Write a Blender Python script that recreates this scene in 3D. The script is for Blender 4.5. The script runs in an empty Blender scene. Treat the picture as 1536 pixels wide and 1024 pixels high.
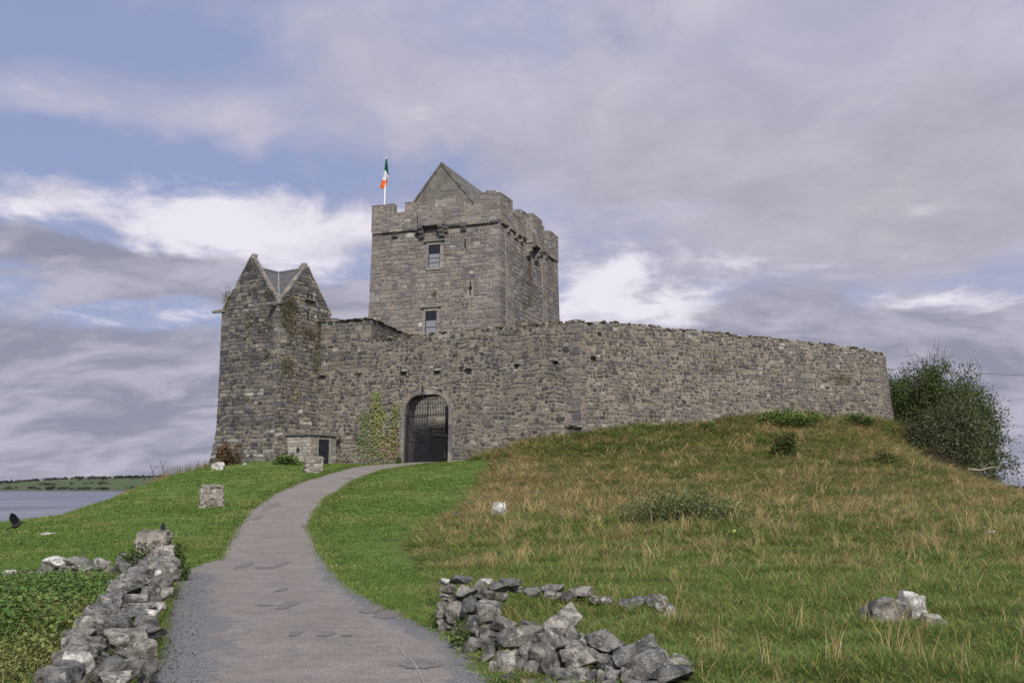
import bpy, bmesh, math, random
import numpy as np
from mathutils import Vector, Matrix, Euler, noise as mnoise

random.seed(7)
rng = np.random.default_rng(11)
SC = bpy.context.scene
COL = SC.collection
R = math.radians

# ------------------------------------------------------------------ camera
F = 1493.33            # focal length in pixels of the 1536 wide photograph (35 mm lens)
CZ = 1.6
TH = math.atan(219.0 / F)
cs, sn = math.cos(TH), math.sin(TH)
cam = bpy.data.cameras.new('camera')
cam.lens = 35.0
cam.sensor_width = 36.0
cam.clip_start = 0.1
cam.clip_end = 20000.0
camo = bpy.data.objects.new('camera', cam)
COL.objects.link(camo)
camo.location = (0, 0, CZ)
camo.rotation_euler = (R(90) + TH, 0, 0)
SC.camera = camo

# ------------------------------------------------------------------ node helper
class NT:
    def __init__(s, tree):
        s.t = tree; s.n = tree.nodes; s.l = tree.links
    def add(s, typ, ins=None, **kw):
        nd = s.n.new(typ)
        for k, v in kw.items():
            setattr(nd, k, v)
        if ins:
            for k, v in ins.items():
                s.set(nd.inputs[k], v)
        return nd
    def set(s, sock, v):
        if isinstance(v, bpy.types.NodeSocket):
            s.l.new(v, sock)
        elif hasattr(v, 'outputs'):
            s.l.new(v.outputs[0], sock)
        else:
            sock.default_value = v
    def m(s, op, a, b=0.0, c=0.0, clamp=False):
        nd = s.add('ShaderNodeMath', operation=op, use_clamp=clamp)
        s.set(nd.inputs[0], a); s.set(nd.inputs[1], b); s.set(nd.inputs[2], c)
        return nd.outputs[0]
    def mix(s, f, a, b, blend='MIX'):
        nd = s.add('ShaderNodeMix', data_type='RGBA', blend_type=blend)
        s.set(nd.inputs[0], f)
        s.set(nd.inputs[6], a if not isinstance(a, tuple) else tuple(a[:3]) + (1,))
        s.set(nd.inputs[7], b if not isinstance(b, tuple) else tuple(b[:3]) + (1,))
        return nd.outputs[2]
    def ss(s, v, a, b, lo=0.0, hi=1.0):
        nd = s.add('ShaderNodeMapRange', interpolation_type='SMOOTHSTEP')
        s.set(nd.inputs[0], v)
        nd.inputs[1].default_value = a; nd.inputs[2].default_value = b
        nd.inputs[3].default_value = lo; nd.inputs[4].default_value = hi
        return nd.outputs[0]
    def noise(s, vec, scale, detail=4.0, rough=0.55, dist=0.0):
        nd = s.add('ShaderNodeTexNoise')
        if vec is not None: s.set(nd.inputs['Vector'], vec)
        nd.inputs['Scale'].default_value = scale
        nd.inputs['Detail'].default_value = detail
        nd.inputs['Roughness'].default_value = rough
        nd.inputs['Distortion'].default_value = dist
        return nd.outputs[0]
    def mapping(s, vec, scale=(1, 1, 1), loc=(0, 0, 0), rot=(0, 0, 0)):
        nd = s.add('ShaderNodeMapping')
        s.set(nd.inputs[0], vec)
        nd.inputs[1].default_value = loc; nd.inputs[2].default_value = rot; nd.inputs[3].default_value = scale
        return nd.outputs[0]

def px_angles(px, py):
    u = (px - 768) / F; v = (512 - py) / F
    d = Vector((u, cs - v * sn, sn + v * cs)).normalized()
    return math.atan2(d.x, d.y), math.asin(d.z)

# ------------------------------------------------------------------ world: clear sky with cloud layers
SUN_EL, SUN_AZ = R(38), R(166)      # azimuth measured clockwise from +Y (north): behind the camera, slightly right
W = bpy.data.worlds.new('World')
SC.world = W
W.use_nodes = True
w = NT(W.node_tree)
for nd in list(w.n): w.n.remove(nd)
wout = w.add('ShaderNodeOutputWorld')
sky = w.add('ShaderNodeTexSky', sky_type='NISHITA', sun_disc=False)
sky.sun_elevation = SUN_EL; sky.sun_rotation = SUN_AZ
sky.dust_density = 1.5; sky.air_density = 1.0; sky.ozone_density = 2.0
tc = w.add('ShaderNodeTexCoord')
dvec = w.add('ShaderNodeVectorMath', {0: tc.outputs['Generated']}, operation='NORMALIZE').outputs[0]
sx = w.add('ShaderNodeSeparateXYZ', {0: dvec})
dx, dy, dz = sx.outputs
az = w.m('ARCTAN2', dx, dy)
el = w.m('ARCSINE', dz)
# clouds lie on a high flat layer: project the direction onto it
den = w.m('ADD', w.m('MAXIMUM', dz, 0.0), 0.16)
cx = w.m('DIVIDE', dx, den); cy = w.m('DIVIDE', dy, den)
cvec = w.add('ShaderNodeCombineXYZ', {0: cx, 1: cy, 2: 0.0}).outputs[0]
nA = w.noise(w.mapping(cvec, (1, 1, 1), (3.1, 1.7, 0)), 1.1, 9, 0.56, 0.35)
nB = w.noise(w.mapping(cvec, (1.0, 0.75, 1), (9.3, 4.2, 2)), 2.1, 10, 0.58, 0.5)
nC = w.noise(w.mapping(cvec, (1.0, 0.8, 1), (1.3, 8.8, 5)), 3.6, 10, 0.60, 0.4)
nD = w.noise(w.mapping(cvec, (1.0, 0.85, 1), (7.7, 2.1, 3)), 8.5, 8, 0.62, 0.6)
den2 = w.m('ADD', w.m('MAXIMUM', dz, 0.0), 0.42)
cvec2 = w.add('ShaderNodeCombineXYZ', {0: w.m('DIVIDE', dx, den2), 1: w.m('DIVIDE', dy, den2), 2: 0.7}).outputs[0]
nE = w.noise(w.mapping(cvec2, (1.0, 1.9, 1), (2.2, 6.1, 1)), 5.2, 9, 0.56, 0.4)
nW = w.noise(w.mapping(cvec, (1, 1, 1), (5, 5, 9)), 2.6, 6, 0.6, 0.0)   # wobble
azw = w.m('ADD', az, w.m('MULTIPLY', w.m('SUBTRACT', nW, 0.5), 0.16))
elw = w.m('ADD', el, w.m('MULTIPLY', w.m('SUBTRACT', nB, 0.5), 0.09))
def bump(px, py, rx, ry, amp):
    a0, e0 = px_angles(px, py)
    a = w.m('DIVIDE', w.m('SUBTRACT', azw, a0), rx / F)
    e = w.m('DIVIDE', w.m('SUBTRACT', elw, e0), ry / F)
    r2 = w.m('ADD', w.m('MULTIPLY', a, a), w.m('MULTIPLY', e, e))
    return w.m('MULTIPLY', w.m('EXPONENT', w.m('MULTIPLY', r2, -1.0)), amp)
def total(lst, base):
    acc = base
    for b in lst:
        acc = w.m('ADD', acc, bump(*b))
    return acc
# (centre x, centre y, radius x, radius y, weight): broad cloud masses by their bearing and height
VEIL = [(1250, 150, 620, 300, .30), (180, 180, 230, 55, .20), (540, 80, 130, 110, .16), (650, 130, 110, 60, .16), (380, 190, 60, 40, .12),
        (120, 245, 220, 40, -.16), (330, 50, 130, 70, -.10), (610, 250, 130, 50, -.22), (850, 50, 130, 60, -.12), (830, 220, 90, 70, -.06),
        (700, 200, 60, 40, -.1), (250, 262, 200, 25, -.2), (30, 40, 90, 60, -.08), (470, 230, 60, 50, -.05)]
GREY = [(1200, 270, 360, 130, .20), (1450, 240, 280, 170, .16), (960, 310, 130, 60, .05), (1000, 160, 200, 80, .05), (1300, 390, 240, 40, .10)]
WHITE = [(250, 330, 340, 58, .30), (500, 375, 150, 60, .40), (70, 300, 170, 30, .22), (880, 440, 80, 60, .44), (1010, 430, 130, 45, .26), (880, 490, 60, 40, .3),
         (180, 468, 190, 26, .25), (1430, 452, 120, 28, .34), (1190, 408, 80, 22, .26), (380, 300, 140, 30, .18), (100, 600, 220, 40, .10), (960, 380, 110, 30, .14), (780, 330, 60, 30, .1), (1060, 480, 60, 25, .18)]
LOW = [(150, 395, 190, 34, .26), (60, 370, 170, 36, .28), (310, 410, 120, 30, .26), (120, 525, 300, 50, .12), (530, 450, 90, 45, .26),
       (1270, 470, 190, 45, .20), (1110, 440, 60, 26, .16), (1460, 520, 190, 40, .16), (990, 505, 80, 22, .12), (1420, 478, 30, 18, .15), (900, 425, 30, 15, .06),
       (500, 355, 140, 60, -.34), (250, 320, 300, 32, -.26), (880, 450, 80, 60, -.42), (1020, 440, 90, 30, -.18), (1420, 447, 120, 22, -.32), (180, 468, 170, 18, -.26)]
K = 10.0    # cloud radiances are written for a Background strength of 0.1
def c10(rgb): return tuple(v * K for v in rgb)
blue = w.mix(0.75, w.mix(1.0, sky.outputs[0], (0.62, 0.66, 0.78), 'MULTIPLY'), c10((0.315, 0.37, 0.585)))
hz = w.ss(w.m('ADD', w.m('ADD', w.m('MULTIPLY', nA, .35), w.m('ADD', w.m('MULTIPLY', nB, .35), w.m('MULTIPLY', w.m('ADD', nC, nD), .22))), total(VEIL, -0.14)), 0.31, 0.70)
veilc = w.mix(w.ss(nC, 0.3, 0.7), c10((0.42, 0.41, 0.52)), c10((0.53, 0.505, 0.60)))
c1 = w.mix(w.m('MULTIPLY', hz, 0.95), blue, veilc)
gr = w.ss(w.m('ADD', w.m('ADD', w.m('MULTIPLY', nB, 0.6), w.m('MULTIPLY', nA, 0.4)), total(GREY, -0.16)), 0.34, 0.66)
greyc = w.mix(w.ss(w.m('ADD', w.m('MULTIPLY', nC, .7), w.m('MULTIPLY', nD, .3)), 0.34, 0.66), c10((0.37, 0.355, 0.42)), c10((0.46, 0.44, 0.505)))
c2 = w.mix(w.m('MULTIPLY', gr, 0.9), c1, greyc)
wh = w.ss(w.m('ADD', w.m('ADD', w.m('MULTIPLY', nC, 0.9), w.m('ADD', w.m('MULTIPLY', nB, 0.5), w.m('MULTIPLY', nD, .5))), total(WHITE, -0.69)), 0.40, 0.74)
c3 = w.mix(w.m('MULTIPLY', wh, 0.95), c2, w.mix(w.ss(w.m('ADD', w.m('MULTIPLY', nC, .6), w.m('MULTIPLY', nB, .4)), .36, .58), c10((0.53, 0.51, 0.60)), c10((0.78, 0.745, 0.83))))
gl = w.ss(w.m('ADD', w.m('ADD', w.m('MULTIPLY', nE, 0.7), w.m('ADD', w.m('MULTIPLY', nB, 0.45), w.m('MULTIPLY', nD, .25))), w.m('ADD', total(LOW, -0.39), w.ss(el, 0.05, 0.26, 0.50, 0.0))), 0.40, 0.66)
lowc = w.mix(w.ss(w.m('ADD', w.m('MULTIPLY', nE, .85), w.m('MULTIPLY', nD, .15)), 0.38, 0.66), c10((0.255, 0.262, 0.335)), c10((0.46, 0.445, 0.53)))
c4 = w.mix(w.m('MULTIPLY', gl, 0.92), c3, lowc)
# the veiled sun brightens the cloud round it (behind the camera)
sdir = Vector((math.sin(SUN_AZ) * math.cos(SUN_EL), math.cos(SUN_AZ) * math.cos(SUN_EL), math.sin(SUN_EL)))
dt = w.add('ShaderNodeVectorMath', {0: dvec, 1: tuple(sdir)}, operation='DOT_PRODUCT').outputs['Value']
glow = w.m('POWER', w.m('MAXIMUM', dt, 0.0), 3.0)
c5 = w.mix(1.0, c4, w.mix(glow, (0, 0, 0), c10((0.65, 0.61, 0.56))), 'ADD')
bg = w.add('ShaderNodeBackground', {0: c5, 1: 0.1})
w.l.new(bg.outputs[0], wout.inputs[0])

# ------------------------------------------------------------------ sun through thin cloud
sun = bpy.data.lights.new('sun', 'SUN')
sun.energy = 4.0
sun.angle = R(5)
sun.color = (1.0, 0.94, 0.85)
suno = bpy.data.objects.new('sun', sun)
COL.objects.link(suno)
sd = Vector((math.sin(SUN_AZ) * math.cos(SUN_EL), math.cos(SUN_AZ) * math.cos(SUN_EL), math.sin(SUN_EL)))
suno.rotation_euler = sd.to_track_quat('Z', 'Y').to_euler()
suno.location = sd * 60

SC.view_settings.view_transform = 'Standard'
SC.view_settings.look = 'None'
SC.view_settings.exposure = 0.12
SC.view_settings.gamma = 1.0
SC.render.film_transparent = False
SC.cycles.max_bounces = 5
SC.cycles.diffuse_bounces = 3
SC.cycles.transparent_max_bounces = 8
# ------------------------------------------------------------------ placing helpers
def P(px, py, Y):
    """point at depth Y seen at photo pixel (px, py)"""
    u = (px - 768) / F; v = (512 - py) / F
    t = Y / (cs - v * sn)
    return Vector((u * t, Y, CZ + t * (sn + v * cs)))

def invlerp_depth(px, a, b):
    """depth at column px of the straight plan line through columns/depths a=(px,Y), b=(px,Y)"""
    t = (px - a[0]) / (b[0] - a[0])
    return 1.0 / ((1 - t) / a[1] + t / b[1])

# ------------------------------------------------------------------ object helpers
def link(o, parent=None):
    COL.objects.link(o)
    if parent is not None:
        o.parent = parent
        o.matrix_parent_inverse = Matrix.Translation(-Vector(parent.location)) if parent.rotation_euler == Euler((0, 0, 0)) else parent.matrix_basis.inverted()
    return o
def tag(o, label=None, cat=None, group=None, kind=None):
    if label: o['label'] = label
    if cat: o['category'] = cat
    if group: o['group'] = group
    if kind: o['kind'] = kind
    return o
def thing(name, label, cat, loc, group=None):
    o = bpy.data.objects.new(name, None)
    o.empty_display_size = 0.3
    o.location = loc
    COL.objects.link(o)
    return tag(o, label, cat, group)

class MB:
    """collects faces; build() links them as one mesh object"""
    def __init__(s):
        s.v = []; s.f = []; s.c = []; s.m = []
    def add(s, vs, fs, col=(.2, .2, .2), mat=0):
        o = len(s.v)
        s.v.extend([tuple(p) for p in vs])
        for f in fs:
            s.f.append([i + o for i in f]); s.c.append(col); s.m.append(mat)
    def box(s, a, b, col=(.2, .2, .2), mat=0, M=None):
        (x0, y0, z0), (x1, y1, z1) = a, b
        vs = [Vector((x, y, z)) for z in (z0, z1) for x, y in ((x0, y0), (x1, y0), (x1, y1), (x0, y1))]
        if M is not None: vs = [M @ p for p in vs]
        s.add(vs, [(3, 2, 1, 0), (4, 5, 6, 7), (0, 1, 5, 4), (1, 2, 6, 5), (2, 3, 7, 6), (3, 0, 4, 7)], col, mat)
    def tube(s, pts, rad, n=6, col=(.2, .2, .2), mat=0, cap=True):
        pts = [Vector(p) for p in pts]
        if not hasattr(rad, '__len__'): rad = [rad] * len(pts)
        vs = []
        for i, p in enumerate(pts):
            d = (pts[min(i + 1, len(pts) - 1)] - pts[max(i - 1, 0)]).normalized()
            a = d.orthogonal().normalized(); b = d.cross(a)
            for k in range(n):
                t = 2 * math.pi * k / n
                vs.append(p + (a * math.cos(t) + b * math.sin(t)) * rad[i])
        fs = []
        for i in range(len(pts) - 1):
            for k in range(n):
                fs.append((i * n + k, i * n + (k + 1) % n, (i + 1) * n + (k + 1) % n, (i + 1) * n + k))
        if cap:
            fs.append(tuple(range(n))[::-1]); fs.append(tuple((len(pts) - 1) * n + k for k in range(n)))
        s.add(vs, fs, col, mat)
    def mesh(s, me, M, col=(.2, .2, .2), mat=0):
        s.add([M @ v.co for v in me.vertices], [tuple(p.vertices) for p in me.polygons], col, mat)
    def build(s, name, mats, parent=None, smooth=False):
        me = bpy.data.meshes.new(name)
        me.from_pydata(s.v, [], s.f)
        at = me.attributes.new('Col', 'FLOAT_COLOR', 'FACE')
        arr = np.ones((len(s.f), 4), dtype=np.float32)
        arr[:, :3] = np.array([c[:3] for c in s.c], dtype=np.float32)
        at.data.foreach_set('color', arr.ravel())
        for m_ in (mats if isinstance(mats, (list, tuple)) else [mats]): me.materials.append(m_)
        me.polygons.foreach_set('material_index', np.array(s.m, dtype=np.int32))
        if smooth: me.polygons.foreach_set('use_smooth', np.ones(len(s.f), dtype=bool))
        me.update()
        return link(bpy.data.objects.new(name, me), parent)

# ------------------------------------------------------------------ materials
def mat(name):
    m_ = bpy.data.materials.new(name)
    m_.use_nodes = True
    t = NT(m_.node_tree)
    for nd in list(t.n): t.n.remove(nd)
    out = t.add('ShaderNodeOutputMaterial')
    b = t.add('ShaderNodeBsdfPrincipled')
    t.l.new(b.outputs[0], out.inputs[0])
    b.inputs['Roughness'].default_value = 0.9
    b.inputs['Specular IOR Level'].default_value = 0.25
    return m_, t, b, out
def bumpn(t, b, h, strength, dist):
    nd = t.add('ShaderNodeBump', {'Height': h})
    nd.inputs['Strength'].default_value = strength; nd.inputs['Distance'].default_value = dist
    t.l.new(nd.outputs[0], b.inputs['Normal'])
def plain(name, rgb, rough=0.8, var=0.25, scale=6.0, metal=0.0):
    m_, t, b, _ = mat(name)
    g = t.add('ShaderNodeNewGeometry').outputs['Position']
    n = t.noise(g, scale, 5, 0.6)
    lo = tuple(c * (1 - var) for c in rgb); hi = tuple(min(1, c * (1 + var)) for c in rgb)
    t.set(b.inputs['Base Color'], t.mix(t.ss(n, .3, .7), lo, hi))
    b.inputs['Roughness'].default_value = rough; b.inputs['Metallic'].default_value = metal
    bumpn(t, b, n, .3, .02)
    return m_

def stone_material(name, lichen=0.0, moss=0.0, streak=0.4, gain=1.0):
    m_, t, b, _ = mat(name)
    g = t.add('ShaderNodeNewGeometry').outputs['Position']
    col = t.add('ShaderNodeAttribute', attribute_name='Col').outputs[0]
    n1 = t.noise(g, 7.0, 6, .65); n2 = t.noise(g, 0.45, 4, .6); n3 = t.noise(g, 24.0, 4, .7)
    c = t.mix(1.0, col, t.mix(t.ss(n1, .25, .75), (.66 * gain,) * 3, (1.26 * gain,) * 3), 'MULTIPLY')
    c = t.mix(1.0, c, t.mix(t.ss(n2, .3, .7), (.80, .79, .78), (1.18, 1.16, 1.12)), 'MULTIPLY')
    # rain streaks running down the face
    st = t.noise(t.mapping(g, (1.3, 1.3, .10)), 1.0, 5, .6)
    c = t.mix(t.m('MULTIPLY', t.ss(st, .52, .72), streak), c, (.10, .10, .10))
    # pale and ochre lichen blotches
    l1 = t.noise(t.mapping(g, (1, 1, 1), (4, 7, 1)), 3.2, 7, .72)
    c = t.mix(t.ss(l1, .66 - lichen * .1, .72 - lichen * .1), c, (.46, .45, .42))
    l2 = t.noise(t.mapping(g, (1, 1, 1), (9, 2, 6)), 1.6, 6, .7)
    c = t.mix(t.m('MULTIPLY', t.ss(l2, .52, .74), .55 + moss * .3), c, (.15, .125, .07))
    l3 = t.noise(t.mapping(g, (1, 1, 1), (2, 12, 16)), 9.0, 3, .6)
    c = t.mix(t.m('MULTIPLY', t.ss(l3, .68, .74), .7), c, (.50, .49, .46))
    t.set(b.inputs['Base Color'], c)
    bumpn(t, b, t.m('ADD', n1, t.m('MULTIPLY', n3, .5)), .45, .04)
    b.inputs['Roughness'].default_value = .92
    return m_
def mortar_material(name, rgb, moss=0.4):
    m_, t, b, _ = mat(name)
    g = t.add('ShaderNodeNewGeometry').outputs['Position']
    n1 = t.noise(g, 5.0, 7, .7); n2 = t.noise(g, .6, 4, .6); n3 = t.noise(g, 2.2, 6, .7)
    c = t.mix(t.ss(n1, .28, .72), tuple(v * .62 for v in rgb), tuple(v * 1.2 for v in rgb))
    c = t.mix(1.0, c, t.mix(t.ss(n2, .3, .7), (.78, .76, .74), (1.15, 1.13, 1.08)), 'MULTIPLY')
    c = t.mix(t.m('MULTIPLY', t.ss(n3, .54, .72), moss), c, (.14, .115, .06))
    st = t.noise(t.mapping(g, (1.3, 1.3, .10)), 1.0, 5, .6)
    c = t.mix(t.m('MULTIPLY', t.ss(st, .52, .72), .35), c, (.11, .11, .105))
    t.set(b.inputs['Base Color'], c)
    bumpn(t, b, n1, .7, .06)
    b.inputs['Roughness'].default_value = .95
    return m_
M = {}
M['stone'] = stone_material('curtain_stone', .35, .4, .4, .72)
M['mortar'] = mortar_material('curtain_mortar', (.205, .186, .164))
M['stone_tower'] = stone_material('tower_stone', .1, .1, .35, .90)
M['mortar_tower'] = mortar_material('tower_mortar', (.258, .240, .222), .2)
M['stone_turret'] = stone_material('turret_stone', .45, .5, .45, .82)
M['mortar_turret'] = mortar_material('turret_mortar', (.195, .176, .150), .45)
M['slate'] = plain('roof_slate', (.085, .088, .098), .7, .35, 3)
M['iron'] = plain('black_iron', (.018, .018, .024), .5, .4, 8)
M['door'] = plain('black_painted_boards', (.016, .017, .026), .45, .5, 5)
M['dark'] = plain('opening_shade', (.02, .02, .02), .9)  # for solid slabs: the shade inside slits and holes painted near-black
M['frame'] = stone_material('dressed_stone', .1, .1, .2, 1.1)

def glass_material():
    m_, t, b, _ = mat('window_glass')
    b.inputs['Base Color'].default_value = (.012, .013, .016, 1)
    b.inputs['Roughness'].default_value = .12
    b.inputs['Specular IOR Level'].default_value = .45
    g = t.add('ShaderNodeNewGeometry').outputs['Position']
    bumpn(t, b, t.noise(g, 3.0, 2, .5), .15, .03)
    return m_
M['glass'] = glass_material()

def rock_material():
    m_, t, b, _ = mat('limestone_rock')
    co = t.add('ShaderNodeTexCoord').outputs['Object']
    g = t.add('ShaderNodeNewGeometry').outputs['Position']
    rnd = t.add('ShaderNodeObjectInfo').outputs['Random']
    n1 = t.noise(g, 9.0, 8, .68); n2 = t.noise(g, 40.0, 4, .7); n3 = t.noise(g, 2.6, 4, .6)
    base = t.mix(rnd, (.115, .115, .117), (.25, .238, .215))
    c = t.mix(1.0, base, t.mix(t.ss(n1, .34, .66), (.30, .30, .30), (1.6, 1.58, 1.55)), 'MULTIPLY')
    # algae-brown film
    c = t.mix(t.m('MULTIPLY', t.ss(n3, .50, .70), .5), c, (.105, .095, .06))
    # white crustose lichen with ragged edges
    l = t.noise(t.mapping(g, (1, 1, 1), (3, 8, 5)), 5.5, 9, .75)
    th = t.m('ADD', l, t.m('MULTIPLY', t.m('SUBTRACT', rnd, .5), .12))
    c = t.mix(t.m('MULTIPLY', t.ss(th, .60, .635), .9), c, (.47, .46, .43))
    l2 = t.noise(t.mapping(g, (1, 1, 1), (13, 1, 9)), 28.0, 5, .7)
    c = t.mix(t.m('MULTIPLY', t.ss(l2, .60, .64), .75), c, (.42, .42, .40))
    dk = t.noise(t.mapping(g, (1, 1, 1), (1, 1, 19)), 14.0, 6, .7)
    c = t.mix(t.m('MULTIPLY', t.ss(dk, .58, .70), .7), c, (.045, .045, .045))
    t.set(b.inputs['Base Color'], c)
    bumpn(t, b, t.m('ADD', n1, t.m('MULTIPLY', n2, .5)), 1.0, .06)
    b.inputs['Roughness'].default_value = .9
    return m_
M['rock'] = rock_material()
def white_rock():
    m_, t, b, _ = mat('lichen_white_rock')
    g = t.add('ShaderNodeNewGeometry').outputs['Position']
    n1 = t.noise(g, 8.0, 8, .7)
    t.set(b.inputs['Base Color'], t.mix(t.ss(n1, .40, .60), (.15, .147, .138), (.50, .49, .46)))
    bumpn(t, b, n1, .7, .04)
    return m_
M['rock_white'] = white_rock()

def leaf_material(name, gain=1.0, trans=.25):
    m_, t, b, out = mat(name)
    col = t.add('ShaderNodeAttribute', attribute_name='Col').outputs[0]
    rnd = t.add('ShaderNodeObjectInfo').outputs['Random']
    c = t.mix(1.0, col, t.mix(rnd, (.72 * gain,) * 3, (1.28 * gain,) * 3), 'MULTIPLY')
    t.set(b.inputs['Base Color'], c)
    b.inputs['Roughness'].default_value = .55
    b.inputs['Specular IOR Level'].default_value = .12; b.inputs['Roughness'].default_value = .7
    tr = t.add('ShaderNodeBsdfTranslucent', {0: c})
    mx = t.add('ShaderNodeMixShader', {0: trans, 1: b.outputs[0], 2: tr.outputs[0]})
    t.l.new(mx.outputs[0], out.inputs[0])
    return m_
M['leaf'] = leaf_material('leaf')
M['grass'] = leaf_material('grass_blade', 1.0, .3)
M['bark'] = plain('bark', (.06, .05, .04), .9, .4, 12)
M['bare_twig'] = plain('bleached_twig', (.28, .25, .2), .9, .3, 12)
# ------------------------------------------------------------------ terrain: thin-plate surface through surveyed points
CURT = [(480, 62.9), (637, 60.0), (870, 56.0)]        # plan line of the west curtain: (column, depth)
def curtain_depth(px):
    if px <= 870: return invlerp_depth(px, (637, 60.0), (870, 56.0))
    return invlerp_depth(px, (870, 56.0), (1330, 68.2))
ctl = []
def cp(px, py, Y, dz=0.0):
    p = P(px, py, Y); ctl.append((p.x, p.y, p.z + dz))
for x, y, z in [(-14, 0, -.1), (-5, 0, 0), (0, 0, 0), (8, 0, 0), (20, 0, .1), (-12, 9, 0), (-6, 8, .02), (-2, 8.5, 0), (2, 8.5, .05), (7, 9, .08), (14, 9, .1),
                (-10, 16, .02), (-4, 15, 0), (0, 14, .03), (5, 14, .1), (11, 15, .12), (25, 14, .2), (-20, 14, -.15), (-20, 0, -.4), (0, -20, 0), (30, -15, 0), (-20, -20, -.5)]:
    ctl.append((x, y, z))
for a in [(415, 840, 22), (410, 790, 32), (410, 760, 39), (445, 742, 45), (490, 721, 50), (555, 702, 56), (637, 693.5, 60), (665, 693, 59.6), (600, 694.5, 60.3),
          (318, 760, 38), (260, 790, 31), (140, 800, 30), (200, 765, 39), (0, 786, 40), (100, 775, 43), (150, 755, 48), (215, 731, 54), (260, 715, 58.5), (320, 704, 62.5),
          (413, 692, 60), (470, 697, 59.3), (520, 696, 61), (380, 700, 57), (340, 722, 50),
          (560, 790, 30), (550, 745, 41), (640, 745, 41), (660, 800, 28.5), (620, 850, 21), (690, 700, 54), (640, 712, 51), (730, 686, 57.6), (780, 668, 56.6),
          (840, 657, 56.0), (900, 650, 56.4), (950, 642, 57.6), (1050, 637, 60), (1130, 626, 61.6), (1200, 626, 63.2), (1280, 630, 65.7), (1345, 640, 68),
          (1400, 692, 63.5), (1440, 719, 60), (1500, 742, 56), (1536, 753, 54), (1600, 770, 50), (150, 758, 54), (100, 779, 51.5), (215, 735, 59), (60, 785, 46),
          (1000, 725, 42), (1000, 755, 36), (1000, 795, 28), (1000, 850, 20.5), (1200, 685, 51), (1200, 730, 41), (1200, 785, 29), (1200, 850, 20.5),
          (1450, 850, 20.5), (1400, 785, 30), (1400, 738, 42), (1340, 690, 52), (1000, 668, 54), (850, 720, 43), (850, 780, 31), (1100, 655, 57), (800, 695, 51),
          (1536, 790, 32)]:
    cp(*a)
for x, y, z in [(36.5, 63, -1.0), (46, 52, -.9), (34.5, 72, -.8), (40, 75, -1.4), (30.5, 70, 1.8), (29, 75, 1.8), (60, 40, -.3), (60, 75, -.6), (40, 100, .3), (20, 95, 3.4), (0, 95, 3.2), (-12, 85, 2.6), (0, 75, 3.4), (14, 75, 4.6), (-6, 64, 3.15), (-18, 72, 2.0), (-22, 85, .6)]:
    ctl.append((x, y, z))
ctl = np.array(ctl, dtype=float)
def tps_kernel(r2): return np.where(r2 > 1e-9, .5 * r2 * np.log(np.maximum(r2, 1e-9)), 0.0)
_n = len(ctl); _s = 40.0
_A = np.zeros((_n + 3, _n + 3)); _xy = ctl[:, :2] / _s
_d2 = ((_xy[:, None] - _xy[None]) ** 2).sum(-1)
_A[:_n, :_n] = tps_kernel(_d2) + np.eye(_n) * 1e-4
_A[:_n, _n] = 1; _A[:_n, _n + 1:] = _xy; _A[_n, :_n] = 1; _A[_n + 1:, :_n] = _xy.T
_sol = np.linalg.solve(_A, np.concatenate([ctl[:, 2], np.zeros(3)]))
def smooth(x, a, b):
    t = np.clip((x - a) / (b - a), 0, 1); return t * t * (3 - 2 * t)
WATER_Z = -3.0
def H(x, y):
    """ground height, vectorised"""
    x = np.asarray(x, dtype=float); y = np.asarray(y, dtype=float)
    shp = x.shape; x = x.ravel(); y = y.ravel()
    xc = np.clip(x, -26, 62); yc = np.clip(y, -20, 100)
    z = np.empty_like(xc)
    for i in range(0, len(xc), 20000):
        q = np.stack([xc[i:i + 20000], yc[i:i + 20000]], 1) / _s
        d2 = ((q[:, None] - _xy[None]) ** 2).sum(-1)
        z[i:i + 20000] = tps_kernel(d2) @ _sol[:_n] + _sol[_n] + q @ _sol[_n + 1:]
    # far ground: gently rolling low fields
    far = smooth(np.maximum(np.abs(x - 18) - 44, np.maximum(y - 100, -20 - y)), 0, 60)
    z = z * (1 - far) + far * (-.4 + .9 * np.sin(x * .013) * np.cos(y * .011))
    # shore: the lawn drops to the bay on the left and behind the castle
    edge = -21.3 + .8 * np.sin(y * .21) + .4 * np.sin(y * .57 + 1)
    edge = edge + smooth(y, 74, 100) * 12
    sh = smooth(edge - x, 0, 9)
    z = z * (1 - sh) + sh * (WATER_Z - 1.2)
    bk = smooth(y, 98 + .2 * np.maximum(x, 0), 125 + .2 * np.maximum(x, 0))
    z = z * (1 - bk) + bk * (WATER_Z - 1.2)
    return z.reshape(shp)
def h(x, y): return float(H(np.array([x]), np.array([y]))[0])
def G(px, py, ymax=90.0):
    """where the ray through a photo pixel meets the ground"""
    Y = np.concatenate([np.arange(3, 30, .05), np.arange(30, ymax, .1)])
    u = (px - 768) / F; v = (512 - py) / F
    t = Y / (cs - v * sn)
    z = CZ + t * (sn + v * cs)
    g = H(u * t, Y)
    below = np.nonzero(z <= g)[0]
    i = below[0] if len(below) else int(np.argmin(z - g))
    return Vector((u * t[i], Y[i], g[i]))

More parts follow.
